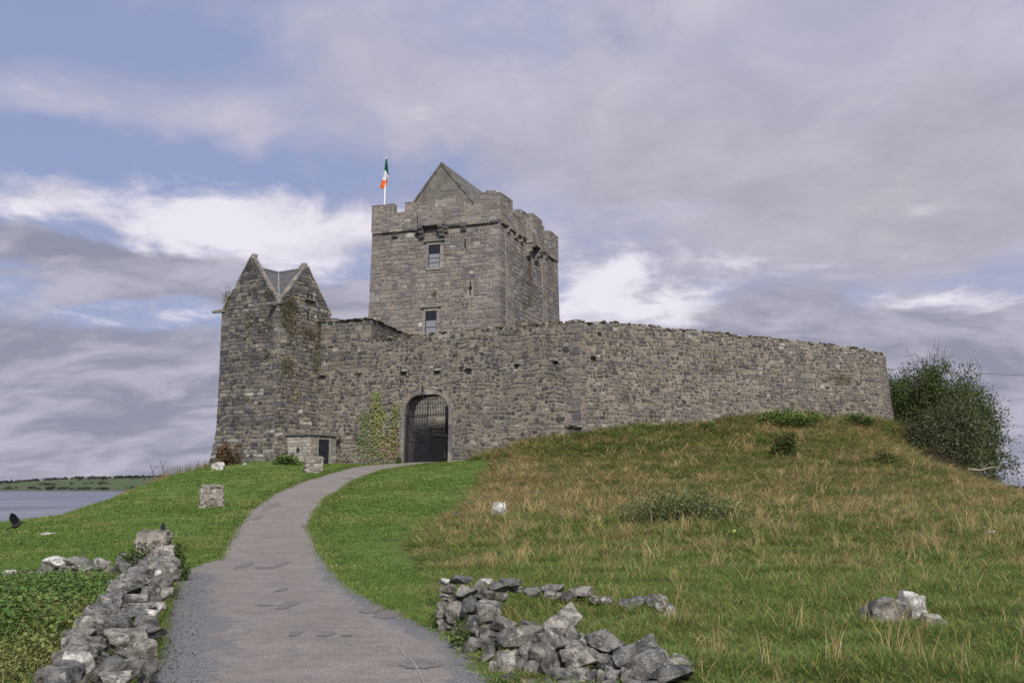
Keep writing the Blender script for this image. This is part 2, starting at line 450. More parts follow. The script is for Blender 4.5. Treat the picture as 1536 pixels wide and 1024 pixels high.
def inpoly(x, y, poly):
    """vectorised point in polygon"""
    r = np.zeros(x.shape, dtype=bool)
    n = len(poly)
    for i in range(n):
        x0, y0 = poly[i]; x1, y1 = poly[(i + 1) % n]
        c = ((y0 > y) != (y1 > y)) & (x < (x1 - x0) * (y - y0) / ((y1 - y0) if y1 != y0 else 1e-9) + x0)
        r ^= c
    return r
def polydist(x, y, pts):
    """distance to an open polyline"""
    d = np.full(x.shape, 1e9)
    for (x0, y0), (x1, y1) in zip(pts[:-1], pts[1:]):
        vx, vy = x1 - x0, y1 - y0
        t = np.clip(((x - x0) * vx + (y - y0) * vy) / (vx * vx + vy * vy + 1e-12), 0, 1)
        d = np.minimum(d, np.hypot(x - x0 - t * vx, y - y0 - t * vy))
    return d

# path edges, from the frame's foot up to the gate
PL = [G(*a) for a in [(216, 1010), (238, 930), (256, 880), (280, 851), (322, 838), (336, 812), (345, 793), (366, 765), (402, 742), (450, 722), (500, 708), (535, 699), (570, 696.5), (606, 695)]]
PR = [G(*a) for a in [(735, 1010), (700, 972), (650, 940), (592, 915), (548, 893), (514, 866), (490, 835), (476, 806), (472, 785), (480, 768), (498, 746), (532, 722), (580, 705), (640, 695), (674, 693)]]
PLx = [Vector((-2.6, -14, 0)), Vector((-2.75, 4, 0))] + PL + [Vector((-6.6, 64, 3.1)), Vector((-6.2, 69, 3.3))]
PRx = [Vector((.9, -14, 0)), Vector((.45, 4, 0))] + PR + [Vector((-3.6, 64, 3.1)), Vector((-3.6, 69, 3.3))]
def resample(pts, n):
    pts = np.array([(p.x, p.y) for p in pts]); seg = np.hypot(*np.diff(pts, axis=0).T); s = np.concatenate([[0], np.cumsum(seg)])
    q = np.linspace(0, s[-1], n)
    return np.stack([np.interp(q, s, pts[:, 0]), np.interp(q, s, pts[:, 1])], 1)
def smoothline(a, k):
    for _ in range(k):
        b = a.copy(); b[1:-1] = .25 * a[:-2] + .5 * a[1:-1] + .25 * a[2:]; a = b
    return a
NP_ = 420
EL_ = smoothline(resample(PLx, NP_), 6); ER_ = smoothline(resample(PRx, NP_), 6)
_q = np.linspace(0, 60, NP_)
path_poly = [tuple(p) for p in EL_] + [tuple(p) for p in ER_[::-1]]

# ground sheet
def spaced(lo, a, b, hi, st, n):
    core = np.arange(a, b + 1e-6, st)
    l = a - (np.geomspace(1, 1 + (a - lo), n) - 1)[1:][::-1]
    r_ = b + (np.geomspace(1, 1 + (hi - b), n) - 1)[1:]
    return np.concatenate([l, core, r_])
gx = spaced(-900, -27, 44, 1500, .42, 22); gy = spaced(-600, 1, 74, 900, .42, 22)
GX, GY = np.meshgrid(gx, gy)
GZ = H(GX, GY)
_inp = inpoly(GX, GY, path_poly)
_dpe = np.minimum(polydist(GX, GY, [tuple(p) for p in EL_[::4]]), polydist(GX, GY, [tuple(p) for p in ER_[::4]]))
_near = (GX > -27) & (GX < 44) & (GY > 1) & (GY < 74)
lump = np.zeros(GX.shape)
for (fx, fy, ph, am) in [(.9, .7, 1., .03), (1.7, -1.3, 2., .022), (-2.3, 2.9, .4, .015), (.35, .5, 2.2, .05)]:
    lump += am * np.sin(GX * fx + GY * fy + ph)

# mown lawn against rough grass
lawn_right = [G(*a) for a in [(655, 950), (640, 925), (645, 895), (655, 870), (632, 845), (610, 815), (640, 790), (690, 765), (722, 735), (728, 712), (742, 692)]]
LAWN_R = [(0.2, -6)] + [(-.7, 8)] + [(p.x, p.y) for p in lawn_right] + [(-2.2, 58.5), (-4, 70)]
lawn_poly = LAWN_R + [(-12, 75), (-19, 70)] + [(-21.2, 60), (-22.6, 50), (-23.4, 40), (-23.8, 25), (-24, 20.6)] + [(-10, 19.6), (-7.2, 20.0), (-6.7, 19.6), (-6.0, 19.4), (-2, 12), (-1, 3), (-1, -6)]
_il = inpoly(GX, GY, lawn_poly)
dl = polydist(GX, GY, lawn_poly + [lawn_poly[0]])
lawnness = np.where(_il, smooth(dl, -.3, .6), 1 - smooth(dl, -.6, .3))
_off = np.where(_inp, 0, smooth(_dpe, .1, 1.2))
rough_amp = np.where(_near, (1 - lawnness), 0)
GZ = GZ + lump * (.25 + rough_amp) * _off
sink = np.where(_inp, smooth(_dpe, 0, .5) * .06 + .02, 0)
GZ = GZ - sink
nx_, ny_ = len(gx), len(gy)
vv = np.stack([GX.ravel(), GY.ravel(), GZ.ravel()], 1)
ii = np.arange(nx_ * ny_).reshape(ny_, nx_)
ff = np.stack([ii[:-1, :-1].ravel(), ii[:-1, 1:].ravel(), ii[1:, 1:].ravel(), ii[1:, :-1].ravel()], 1)
me = bpy.data.meshes.new('ground')
me.from_pydata(vv.tolist(), [], ff.tolist())
at = me.attributes.new('lawn', 'FLOAT', 'POINT'); at.data.foreach_set('value', lawnness.ravel().astype(np.float32))
# bare worn earth along the path edge, stony shore
bare = np.clip(1 - np.abs(_dpe - .12) / .35, 0, 1) * np.where(GY < 14, 1, .25)
at = me.attributes.new('bare', 'FLOAT', 'POINT'); at.data.foreach_set('value', bare.ravel().astype(np.float32))
me.polygons.foreach_set('use_smooth', np.ones(len(ff), dtype=bool))
ground = link(bpy.data.objects.new('ground', me)); ground['kind'] = 'structure'

m_, t, b, _ = mat('turf')
g = t.add('ShaderNodeNewGeometry').outputs['Position']
sep = t.add('ShaderNodeSeparateXYZ', {0: g})
lw = t.add('ShaderNodeAttribute', attribute_name='lawn').outputs['Fac']
br = t.add('ShaderNodeAttribute', attribute_name='bare').outputs['Fac']
n1 = t.noise(g, 9, 6, .7); n2 = t.noise(g, .8, 5, .6); n3 = t.noise(g, 45, 3, .7); n4 = t.noise(g, .22, 4, .6)
lawnc = t.mix(t.ss(n1, .3, .7), (.092, .155, .032), (.138, .208, .050))
lawnc = t.mix(t.m('MULTIPLY', t.ss(n2, .45, .75), .45), lawnc, (.15, .17, .06))
lawnc = t.mix(t.m('MULTIPLY', t.ss(n3, .45, .75), .5), lawnc, (.055, .095, .02))
rough = t.mix(t.ss(n1, .3, .7), (.060, .078, .026), (.13, .13, .05))
rough = t.mix(t.ss(n2, .42, .68), rough, (.20, .16, .085))
rough = t.mix(t.m('MULTIPLY', t.ss(n4, .4, .6), .5), rough, (.055, .085, .024))
c = t.mix(t.ss(t.m('ADD', lw, t.m('MULTIPLY', t.m('SUBTRACT', n2, .5), .8)), .35, .65), rough, lawnc)
c = t.mix(t.ss(t.m('MULTIPLY', br, t.m('ADD', n1, .35)), .35, .7), c, (.12, .105, .085))
c = t.mix(t.ss(sep.outputs[2], WATER_Z + .1, WATER_Z + .9, 1, 0), c, (.11, .10, .085))
t.set(b.inputs['Base Color'], c)
bumpn(t, b, t.m('ADD', n1, t.m('MULTIPLY', n3, .6)), .9, .06)
b.inputs['Roughness'].default_value = .95; b.inputs['Specular IOR Level'].default_value = .1
me.materials.append(m_)

# path
m_, t, b, _ = mat('worn_asphalt')
g = t.add('ShaderNodeNewGeometry').outputs['Position']
ed = t.add('ShaderNodeAttribute', attribute_name='edge').outputs['Fac']
n1 = t.noise(g, 60, 4, .75); n2 = t.noise(g, 1.1, 6, .62); n3 = t.noise(g, 5, 5, .6); vo = t.add('ShaderNodeTexVoronoi', {'Vector': g, 'Scale': 75.0}).outputs[0]
c = t.mix(t.ss(n2, .3, .7), (.184, .164, .148), (.234, .210, .191))
c = t.mix(t.m('MULTIPLY', t.ss(n3, .45, .68), .5), c, (.125, .113, .107))
edge = t.ss(t.m('ADD', ed, t.m('ADD', t.m('MULTIPLY', t.m('SUBTRACT', n2, .5), .9), t.m('MULTIPLY', t.m('SUBTRACT', n3, .5), .5))), .46, .60)
c = t.mix(edge, c, t.mix(t.ss(n1, .4, .6), (.085, .086, .093), (.185, .184, .190)))
c = t.mix(1.0, c, t.mix(t.ss(n1, .3, .7), (.50, .50, .50), (1.48, 1.48, 1.48)), 'MULTIPLY')
c = t.mix(t.m('MULTIPLY', t.ss(vo, .5, .9), .30), c, (.27, .262, .25))
ck = t.add('ShaderNodeTexVoronoi', {'Vector': t.mapping(g, (.45, .35, .45)), 'Scale': 1.0}, feature='DISTANCE_TO_EDGE').outputs[0]
ckn = t.m('ADD', ck, t.m('MULTIPLY', t.m('SUBTRACT', n3, .5), .10))
c = t.mix(t.m('MULTIPLY', t.ss(t.m('ABSOLUTE', ckn), .0, .006, 1, 0), .4), c, (.06, .056, .054))
t.set(b.inputs['Base Color'], c)
bumpn(t, b, t.m('ADD', n1, vo), .5, .012)
b.inputs['Roughness'].default_value = .88
M['asphalt'] = m_
NC = 14
pv = []; pf = []; pe = []
for i in range(NP_):
    wob = .06 * math.sin(i * .23) + .035 * math.sin(i * .61 + 1) + random.uniform(-.018, .018)
    wob2 = .06 * math.sin(i * .21 + 2) + .035 * math.sin(i * .57 + 3) + random.uniform(-.018, .018)
    A_ = Vector((EL_[i, 0], EL_[i, 1], 0)); B_ = Vector((ER_[i, 0], ER_[i, 1], 0))
    d_ = (B_ - A_).normalized(); wd = (B_ - A_).length
    A_ = A_ - d_ * wob * .7; B_ = B_ + d_ * wob2 * .7
    for k in range(NC + 1):
        p = A_.lerp(B_, k / NC)
        pv.append([p.x, p.y, 0]); pe.append(k / NC)
pv = np.array(pv); pe = np.array(pe)
zz = H(pv[:, 0], pv[:, 1])
lmp = np.zeros(len(pv))
crown = .035 * (1 - (2 * pe - 1) ** 2) - .010
pv[:, 2] = zz + crown + .012
wl = np.where(pv[:, 1] < 19, .24, .05); wr = np.where(pv[:, 1] < 24, .12, .05)
edv = np.maximum(1 - pe / np.maximum(wl * 2, .01), 1 - (1 - pe) / np.maximum(wr * 2, .01))
edv = np.clip(edv, 0, 1)
for i in range(NP_ - 1):
    for k in range(NC):
        a = i * (NC + 1) + k
        pf.append((a, a + 1, a + NC + 2, a + NC + 1))
me = bpy.data.meshes.new('path'); me.from_pydata(pv.tolist(), [], pf)
at = me.attributes.new('edge', 'FLOAT', 'POINT'); at.data.foreach_set('value', edv.astype(np.float32))
me.polygons.foreach_set('use_smooth', np.ones(len(pf), dtype=bool)); me.materials.append(M['asphalt'])
path = link(bpy.data.objects.new('path', me)); path['kind'] = 'structure'
M['patch'] = plain('tar_patch', (.150, .133, .124), .9, .4, 30)
def path_z(x, y):
    i = np.argsort((pv[:, 0] - x) ** 2 + (pv[:, 1] - y) ** 2)[:3]
    return float(pv[i, 2].mean())
mb = MB()
for (px, py, rx, ry) in [(368, 850, 13, 3.5), (420, 850, 10, 4), (392, 854, 12, 1.5), (422, 888, 7, 3.5), (432, 911, 17, 5.5), (398, 912, 14, 1.2), (444, 955, 12, 4), (489, 957, 15, 3.5), (520, 958, 12, 1),
                         (630, 1000, 32, 8), (386, 778, 9, 2), (412, 759, 9, 2.5), (400, 765, 5, 1), (462, 790, 11, 12), (522, 718, 8, 1.3), (560, 915, 16, 9), (585, 922, 20, 8)]:
    p0 = G(px, py); sc = p0.y / F
    graz = (CZ - p0.z) / p0.y
    n = 64
    vs = []
    for k in range(n):
        a = 2 * math.pi * k / n
        rr = 1 + .16 * math.sin(2 * a + px) + .07 * math.sin(3 * a + py) + .05 * math.sin(7 * a + px * 2) + .05 * math.sin(11 * a + py) + random.uniform(-.05, .05)
        x = p0.x + rx * .85 * sc * rr * math.cos(a); y = p0.y + min(ry * sc / max(graz, .03), .62) * rr * math.sin(a)
        vs.append(Vector((x, y, path_z(x, y) + .006)))
    vs.append(Vector((p0.x, p0.y, path_z(p0.x, p0.y) + .008)))
    mb.add(vs, [(k, (k + 1) % n, n) for k in range(n)])
o = mb.build('path_patches', M['patch']); o['kind'] = 'structure'
# thin pale crack running out of the frame's foot
mb = MB()
cr = [G(*a) for a in [(597, 966), (600, 976), (607, 988), (615, 993), (622, 1000), (628, 1012), (632, 1022), (640, 1040)]]
mb.tube([p + Vector((0, 0, path_z(p.x, p.y) - p.z + .006)) for p in cr], .004, 5)
o = mb.build('path_crack', plain('crack_filler', (.38, .36, .33), .9)); o['kind'] = 'structure'

# water and the far shore
m_, t, b, _ = mat('bay_water')
g = t.add('ShaderNodeNewGeometry').outputs['Position']
b.inputs['Base Color'].default_value = (.055, .068, .088, 1)
b.inputs['Roughness'].default_value = .16
b.inputs['Specular IOR Level'].default_value = .5
n1 = t.noise(t.mapping(g, (.5, .16, 1)), 1.0, 4, .6); n2 = t.noise(t.mapping(g, (.03, .008, 1)), 1.0, 4, .6)
bumpn(t, b, t.m('MULTIPLY', n1, t.ss(n2, .3, .7, .35, 1.0)), 1.0, .55)
t.set(b.inputs['Roughness'], t.ss(n2, .35, .65, .10, .30))
mb = MB()
S_ = 6000
mb.add([(-S_, -S_, WATER_Z), (S_, -S_, WATER_Z), (S_, S_, WATER_Z), (-S_, S_, WATER_Z)], [(0, 1, 2, 3)])
o = mb.build('water', m_); o['kind'] = 'structure'

m_, t, b, _ = mat('far_fields')
g = t.add('ShaderNodeNewGeometry').outputs['Position']
sep = t.add('ShaderNodeSeparateXYZ', {0: g})
vor = t.add('ShaderNodeTexVoronoi', {'Vector': t.mapping(g, (.006, .004, 0)), 'Scale': 1.0})
cell = vor.outputs['Color']
n1 = t.noise(g, .02, 5, .65); n2 = t.noise(g, .12, 4, .6)
sc_ = t.add('ShaderNodeSeparateColor', {0: cell}).outputs[0]
c = t.mix(t.ss(sc_, .35, .5), (.052, .060, .038), (.062, .095, .034))
c = t.mix(t.m('MULTIPLY', t.ss(n1, .45, .6), .8), c, (.055, .066, .045))
c = t.mix(t.m('MULTIPLY', t.ss(n2, .5, .65), .5), c, (.12, .115, .075))
c = t.mix(t.ss(sep.outputs[2], WATER_Z + 1.5, WATER_Z + 2.2, 1, 0), c, (.075, .07, .06))
t.set(b.inputs['Base Color'], c)
DSH = 1500.0
def far_h(a, d):
    """height of the far shore at bearing a (radians), d metres behind the waterline"""
    pr = 22 * smooth(d, 0, 320) * (.55 + .45 * math.sin(a * 5.1 + 2.4)) * (1 + .2 * math.sin(a * 17 + 1) + .1 * math.sin(a * 41))
    return WATER_Z - 1.0 + pr + 2.6 * smooth(d, 0, 8)
fv = []; ffc = []
ds = [0, 4, 8, 14, 40, 80, 130, 190, 260, 340, 450, 700, 1100]
NA = 260
a_lo, a_hi = R(-115), R(100)
for i in range(NA + 1):
    a = a_lo + (a_hi - a_lo) * i / NA
    for d in ds:
        rr = DSH + 60 * math.sin(a * 7) + d
        fv.append((rr * math.sin(a), rr * math.cos(a), float(far_h(a, d))))
nd_ = len(ds)
for i in range(NA):
    for k in range(nd_ - 1):
        q = i * nd_ + k
        ffc.append((q, q + nd_, q + nd_ + 1, q + 1))
me = bpy.data.meshes.new('hills'); me.from_pydata(fv, [], ffc); me.materials.append(m_)
me.polygons.foreach_set('use_smooth', np.ones(len(ffc), dtype=bool))
o = link(bpy.data.objects.new('hills', me)); o['kind'] = 'structure'
# ------------------------------------------------------------------ masonry laid stone by stone
PAL_DARK = [(0.107, 0.103, 0.115), (0.138, 0.13, 0.14), (0.165, 0.154, 0.156), (0.122, 0.115, 0.118), (0.194, 0.174, 0.16), (0.222, 0.197, 0.175), (0.153, 0.14, 0.132), (.072, .070, .078), (.082, .078, .084), (.245, .225, .195)]
PAL_TOWER = [(0.168, 0.156, 0.16), (0.194, 0.176, 0.169), (0.214, 0.193, 0.179), (0.24, 0.214, 0.197), (0.148, 0.139, 0.146), (0.224, 0.207, 0.202), (0.182, 0.164, 0.154)]
PAL_LIGHT = (.38, .37, .345)
def pick(pal, pl):
    if random.random() < pl:
        k = random.uniform(.7, 1.15); return tuple(v * k for v in PAL_LIGHT)
    c = random.choice(pal); k = random.uniform(.88, 1.15)
    return tuple(v * k for v in c)
def clip_half(poly, a, b, c):
    """keep a*u + b*w <= c"""
    out = []
    n = len(poly)
    for i in range(n):
        p, q = poly[i], poly[(i + 1) % n]
        dp = a * p[0] + b * p[1] - c; dq = a * q[0] + b * q[1] - c
        if dp <= 0: out.append(p)
        if (dp < 0 < dq) or (dq < 0 < dp):
            t = dp / (dp - dq); out.append((p[0] + (q[0] - p[0]) * t, p[1] + (q[1] - p[1]) * t))
    return out
def area(p):
    return .5 * abs(sum(p[i][0] * p[(i + 1) % len(p)][1] - p[(i + 1) % len(p)][0] * p[i][1] for i in range(len(p))))
def course_polys(u0, u1, w0, w1, hr, wr, rough, split=.15):
    polys = []
    w = w0
    while w < w1:
        hh = random.uniform(*hr)
        u = u0 - random.uniform(0, wr[0])
        while u < u1:
            ww = random.uniform(*wr)
            if random.random() < .12: ww *= 1.5
            ua, ub = max(u, u0), min(u + ww, u1)
            if ub - ua > .08:
                if random.random() < split and hh > .22:
                    f = random.uniform(.4, .6)
                    polys.append((ua, ub, w, w + hh * f)); polys.append((ua, ub, w + hh * f, w + hh))
                else:
                    polys.append((ua, ub, w, w + hh))
            u += ww
        w += hh
    return polys
def lay(mb, fmap, u0, u1, w0, w1, hr, wr, gap=.03, rough=.04, proud=(.0, .035), pal=PAL_DARK, pl=.02, clips=(), hole=None, skip=.03, matid=1, quoin=None, wav=0.0, split=.15, base_pl=None, top_pl=None):
    for (a, b, c, d) in course_polys(u0, u1, w0, w1, hr, wr, rough, split):
        if random.random() < skip: continue
        ww, hh = b - a, d - c
        g2 = gap * random.uniform(.5, 1.3) * .5
        j = lambda s: random.uniform(-s, s)
        a2, b2, c2, d2 = a + g2, b - g2, c + g2, d - g2
        k = min(ww, hh) * random.uniform(.14, .46) * (1 if rough > .024 else .5)
        um, wm = (a2 + b2) / 2, (c2 + d2) / 2
        poly = [(a2 + k * random.random(), c2 + j(rough)), (um + j(ww * .2), c2 + j(rough)), (b2 - k * random.random(), c2 + j(rough)), (b2 + j(rough), c2 + k * random.random()),
                (b2 + j(rough), d2 - k * random.random()), (b2 - k * random.random(), d2 + j(rough)), (um + j(ww * .2), d2 + j(rough)), (a2 + k * random.random(), d2 + j(rough)),
                (a2 + j(rough), d2 - k * random.random()), (a2 + j(rough), c2 + k * random.random())]
        if wav:
            poly = [(u, w_ + wav * math.sin(u * 1.3) + wav * .6 * math.sin(u * 3.1 + w_)) for u, w_ in poly]
        for cl in clips:
            poly = clip_half(poly, *cl)
            if len(poly) < 3: break
        if len(poly) < 3: continue
        if hole:
            hp = hole(um, wm)
            if hp == 'skip': continue
            if hp:
                poly = clip_half(poly, *hp)
        if len(poly) < 3 or area(poly) < .006: continue
        cu = sum(p[0] for p in poly) / len(poly); cw = sum(p[1] for p in poly) / len(poly)
        pr = random.uniform(*proud)
        bev = min(.035, min(ww, hh) * .18)
        n = len(poly)
        outer = [fmap(u, w_, -.03) for u, w_ in poly]
        mid = [fmap(u, w_, pr * .55) for u, w_ in poly]
        inner = []
        for u, w_ in poly:
            L = math.hypot(u - cu, w_ - cw) + 1e-6
            s = max(0, 1 - bev / L)
            inner.append(fmap(cu + (u - cu) * s, cw + (w_ - cw) * s, pr + random.uniform(-.006, .006)))
        p_l = pl
        if base_pl and wm < base_pl[0]: p_l = base_pl[1]
        if top_pl and wm > top_pl[0](um) - top_pl[1]: p_l = top_pl[2]
        mb.add(outer + mid + inner,
               [(i, (i + 1) % n, n + (i + 1) % n, n + i) for i in range(n)] + [(n + i, n + (i + 1) % n, 2 * n + (i + 1) % n, 2 * n + i) for i in range(n)] + [tuple(2 * n + i for i in range(n))],
               pick(pal, p_l), matid)

class Face:
    """a wall face between two (possibly battered) edges; levels = [(z, left xy, right xy)], outward normal to the left-hand side seen from outside"""
    def __init__(s, levels, L):
        s.lv = levels; s.L = L
        (_, a, b) = levels[-1]
        d = Vector((b[0] - a[0], b[1] - a[1], 0)).normalized()
        s.n = Vector((d.y, -d.x, 0))
    def __call__(s, u, w, d):
        lv = s.lv
        i = 0
        while i < len(lv) - 2 and w > lv[i + 1][0]: i += 1
        z0, a0, b0 = lv[i]; z1, a1, b1 = lv[i + 1]
        t = min(max((w - z0) / (z1 - z0), 0), 1)
        f = u / s.L
        ax = a0[0] + (a1[0] - a0[0]) * t; ay = a0[1] + (a1[1] - a0[1]) * t
        bx = b0[0] + (b1[0] - b0[0]) * t; by = b0[1] + (b1[1] - b0[1]) * t
        return Vector((ax + (bx - ax) * f, ay + (by - ay) * f, w)) + s.n * d
def shell(mb, rings, mat=0, col=(.2, .2, .2), cap=True):
    """closed prism through rings [(z,[xy...])]"""
    n = len(rings[0][1]); vs = []; fs = []
    for z, ring in rings: vs += [(x, y, z) for x, y in ring]
    for i in range(len(rings) - 1):
        for k in range(n):
            fs.append((i * n + k, i * n + (k + 1) % n, (i + 1) * n + (k + 1) % n, (i + 1) * n + k))
    if cap:
        fs.append(tuple(range(n))[::-1]); fs.append(tuple((len(rings) - 1) * n + k for k in range(n)))
    mb.add(vs, fs, col, mat)

# rock shapes shared by every loose stone
def rock_proto(seed, flat=1.0):
    r_ = random.Random(seed)
    bm = bmesh.new()
    for _ in range(15):
        p = Vector((r_.uniform(-1, 1), r_.uniform(-1, 1), r_.uniform(-1, 1)))
        q = (abs(p.x) ** 4 + abs(p.y) ** 4 + abs(p.z) ** 4) ** .25
        p = p / q * r_.uniform(.78, 1.0)
        bm.verts.new(p * .5)
    bmesh.ops.convex_hull(bm, input=bm.verts)
    for v in [v for v in bm.verts if not v.link_faces]: bm.verts.remove(v)
    bmesh.ops.bevel(bm, geom=list(bm.edges), offset=.032, segments=2, profile=.6, affect='EDGES', clamp_overlap=True)
    bmesh.ops.triangulate(bm, faces=bm.faces)
    bmesh.ops.subdivide_edges(bm, edges=[e for e in bm.edges if e.calc_length() > .16], cuts=1)
    bmesh.ops.triangulate(bm, faces=bm.faces)
    bmesh.ops.subdivide_edges(bm, edges=[e for e in bm.edges if e.calc_length() > .11], cuts=1)
    bmesh.ops.triangulate(bm, faces=bm.faces)
    bm.normal_update()
    off = Vector((seed * 3.7, seed * 1.3, 0))
    for v in bm.verts:
        n_ = mnoise.noise(v.co * 3.2 + off) * .05 + mnoise.noise(v.co * 8 + off) * .034 + mnoise.noise(v.co * 17 + off) * .014
        v.co += v.normal * n_
    # stretch to fill the unit cube
    for ax in range(3):
        lo = min(v.co[ax] for v in bm.verts); hi = max(v.co[ax] for v in bm.verts)
        for v in bm.verts: v.co[ax] = (v.co[ax] - lo) / (hi - lo) - .5
    me = bpy.data.meshes.new('stone')
    bm.to_mesh(me); bm.free()
    me.polygons.foreach_set('use_smooth', np.ones(len(me.polygons), dtype=bool))
    me.set_sharp_from_angle(angle=R(28))
    me.materials.append(M['rock'])
    return me
ROCKS = [rock_proto(i) for i in range(14)]
def rock_lite(seed):
    r_ = random.Random(seed + 500)
    bm = bmesh.new()
    for _ in range(12):
        p = Vector((r_.uniform(-1, 1), r_.uniform(-1, 1), r_.uniform(-1, 1)))
        q = (abs(p.x) ** 4 + abs(p.y) ** 4 + abs(p.z) ** 4) ** .25
        bm.verts.new(p / q * r_.uniform(.8, 1.0) * .5)
    bmesh.ops.convex_hull(bm, input=bm.verts)
    for v in [v for v in bm.verts if not v.link_faces]: bm.verts.remove(v)
    bmesh.ops.bevel(bm, geom=list(bm.edges), offset=.06, segments=1, affect='EDGES', clamp_overlap=True)
    me = bpy.data.meshes.new('small_stone'); bm.to_mesh(me); bm.free()
    return me
LITE = [rock_lite(i) for i in range(10)]
def rmat(p, size, rot=None, rz=None):
    if rot is None: rot = (random.uniform(-.15, .15), random.uniform(-.15, .15), random.uniform(0, 6.28) if rz is None else rz)
    return Matrix.Translation(p) @ Euler(rot).to_matrix().to_4x4() @ Matrix.Diagonal((size[0], size[1], size[2], 1))

# ================================================================== TOWER
TN = Vector((-.9164, 70.0)); TZ = 20.69
TL_ = Vector((-10.57, 73.53)); TR_ = Vector((3.70, 83.2))
tu = (TL_ - TN).normalized(); FL = (TL_ - TN).length            # along the front, to the left
tv = Vector((tu.y, -tu.x)); tv = tv if tv.y > 0 else -tv
SL = (TR_ - TN).dot(tv)                                          # along the right side, going back
def tw(a, b, z): p = TN + tu * a + tv * b; return Vector((p.x, p.y, z))
def tow_ab(px, py, face):
    """plan coordinate along the front ('f') or right ('r') face of the tower for a photo pixel"""
    u = (px - 768) / F; v = (512 - py) / F
    d = Vector((u, cs - v * sn))
    o = -TN
    e = tu if face == 'f' else tv
    # solve d*t = TN + e*s
    det = d.x * (-e.y) + e.x * d.y
    t_ = (TN.x * (-e.y) + e.x * TN.y) / det
    s_ = (d.x * TN.y - d.y * TN.x) / det
    s_ = ((d * t_) - TN).dot(e)
    return s_, CZ + t_ * (sn + v * cs)
castle = thing('tower_house', 'tall square grey stone tower with stepped battlements and steep gabled roof', 'tower', tw(FL / 2, SL / 2, 3))
def tring(e): return [tuple((TN + tu * a + tv * b)) for a, b in ((-e, -e), (-e, SL + e), (FL + e, SL + e), (FL + e, -e))]
ZB = 2.5
mb = MB()
e0, e1 = .34, .0
shell(mb, [(ZB, tring(e0 - .03)), (TZ, tring(e1 - .03))])
def twl(z0, z1, ca, cb):
    """levels of a face between plan corners ca, cb given as (a,b,sign a,sign b)"""
    r0, r1 = tring(e0), tring(e1)
    return [(z0, r0[ca], r0[cb]), (z1, r1[ca], r1[cb])]
win_up = [tow_ab(643.5, 368, 'f'), tow_ab(660.5, 401, 'f')]
win_lo = [tow_ab(639.5, 467, 'f'), tow_ab(656, 501, 'f')]
slit_a = [tow_ab(696.8, 358, 'f'), tow_ab(699.2, 372, 'f')]
slit_b = [tow_ab(705, 422, 'f'), tow_ab(707, 443, 'f')]
def rect_hole(rects, L, m=.16):
    def f(u, w_):
        a = L - u
        for (p, q) in rects:
            a0, a1 = min(p[0], q[0]) - m, max(p[0], q[0]) + m; z0, z1 = min(p[1], q[1]) - m, max(p[1], q[1]) + m
            if a0 - .5 < a < a1 + .5 and z0 - .25 < w_ < z1 + .25:
                if a0 < a < a1 and z0 < w_ < z1: return 'skip'
                if z0 < w_ < z1:
                    return (-1, 0, -(L - a0)) if a <= a0 else (1, 0, L - a1)
                if w_ >= z1: return (0, -1, -z1)
                return (0, 1, z0)
        return None
    return f
ff_ = Face(twl(ZB, TZ, 3, 0), FL)        # seen from outside: left corner (FL) -> right corner (0)
lay(mb, ff_, 0, FL, 6.0, TZ, (.25, .38), (.28, .68), .065, .028, (.0, .016), PAL_TOWER, .012, hole=rect_hole([win_up, win_lo, slit_a, slit_b], FL), matid=1, skip=.02, split=.22)
fr_ = Face(twl(ZB, TZ, 0, 1), SL)
lay(mb, fr_, 0, SL, 6.0, TZ, (.25, .38), (.30, .75), .06, .024, (.0, .016), PAL_TOWER, .01, matid=1, skip=.02, split=.22)
for ca, cb, L in ((1, 2, FL), (2, 3, SL)):
    lay(mb, Face(twl(ZB, TZ, ca, cb), L), 0, L, 9.0, TZ, (.36, .5), (.6, 1.1), .045, .022, (.0, .022), PAL_TOWER, .01, matid=1)
body = mb.build('wall', [M['mortar_tower'], M['stone_tower']], castle)
# quoins
mb = MB()
def quoins(mb, corner, da, db, z0, z1, sz, pal, lean=lambda z: Vector((0, 0)), proud=.035, hts=(.3, .44)):
    z = z0; k = 0
    while z < z1:
        hh = random.uniform(*hts)
        la, lb = (sz, sz * .5) if k % 2 else (sz * .5, sz)
        la *= random.uniform(.85, 1.15); lb *= random.uniform(.85, 1.15)
        o_ = corner + lean(z)
        p = [o_ - (da + db) * proud, o_ + da * la - db * proud, o_ + da * la + db * .2, o_ + da * .2 + db * .2, o_ + da * .2 + db * lb, o_ + db * lb - da * proud]
        zt = min(z + hh - .03, z1)
        shell(mb, [(z, [tuple(q) for q in p]), (zt, [tuple(q) for q in p])], 0, pick(pal, .01))
        z += hh; k += 1
for corner, da, db, sa, sb in ((TN, tu, tv, -1, -1), (TN + tv * SL, -tv, tu, 1, -1), (TN + tu * FL, tv, -tu, -1, 1)):
    lean = lambda z, da=da, db=db: -(da + db) * (e0 * (TZ - z) / (TZ - ZB))
    mb = MB()
    quoins(mb, corner, da, db, 8.0, TZ - .02, .85, PAL_TOWER, lean, .02)
    mb.build('corner_stones', M['stone_tower'], castle)
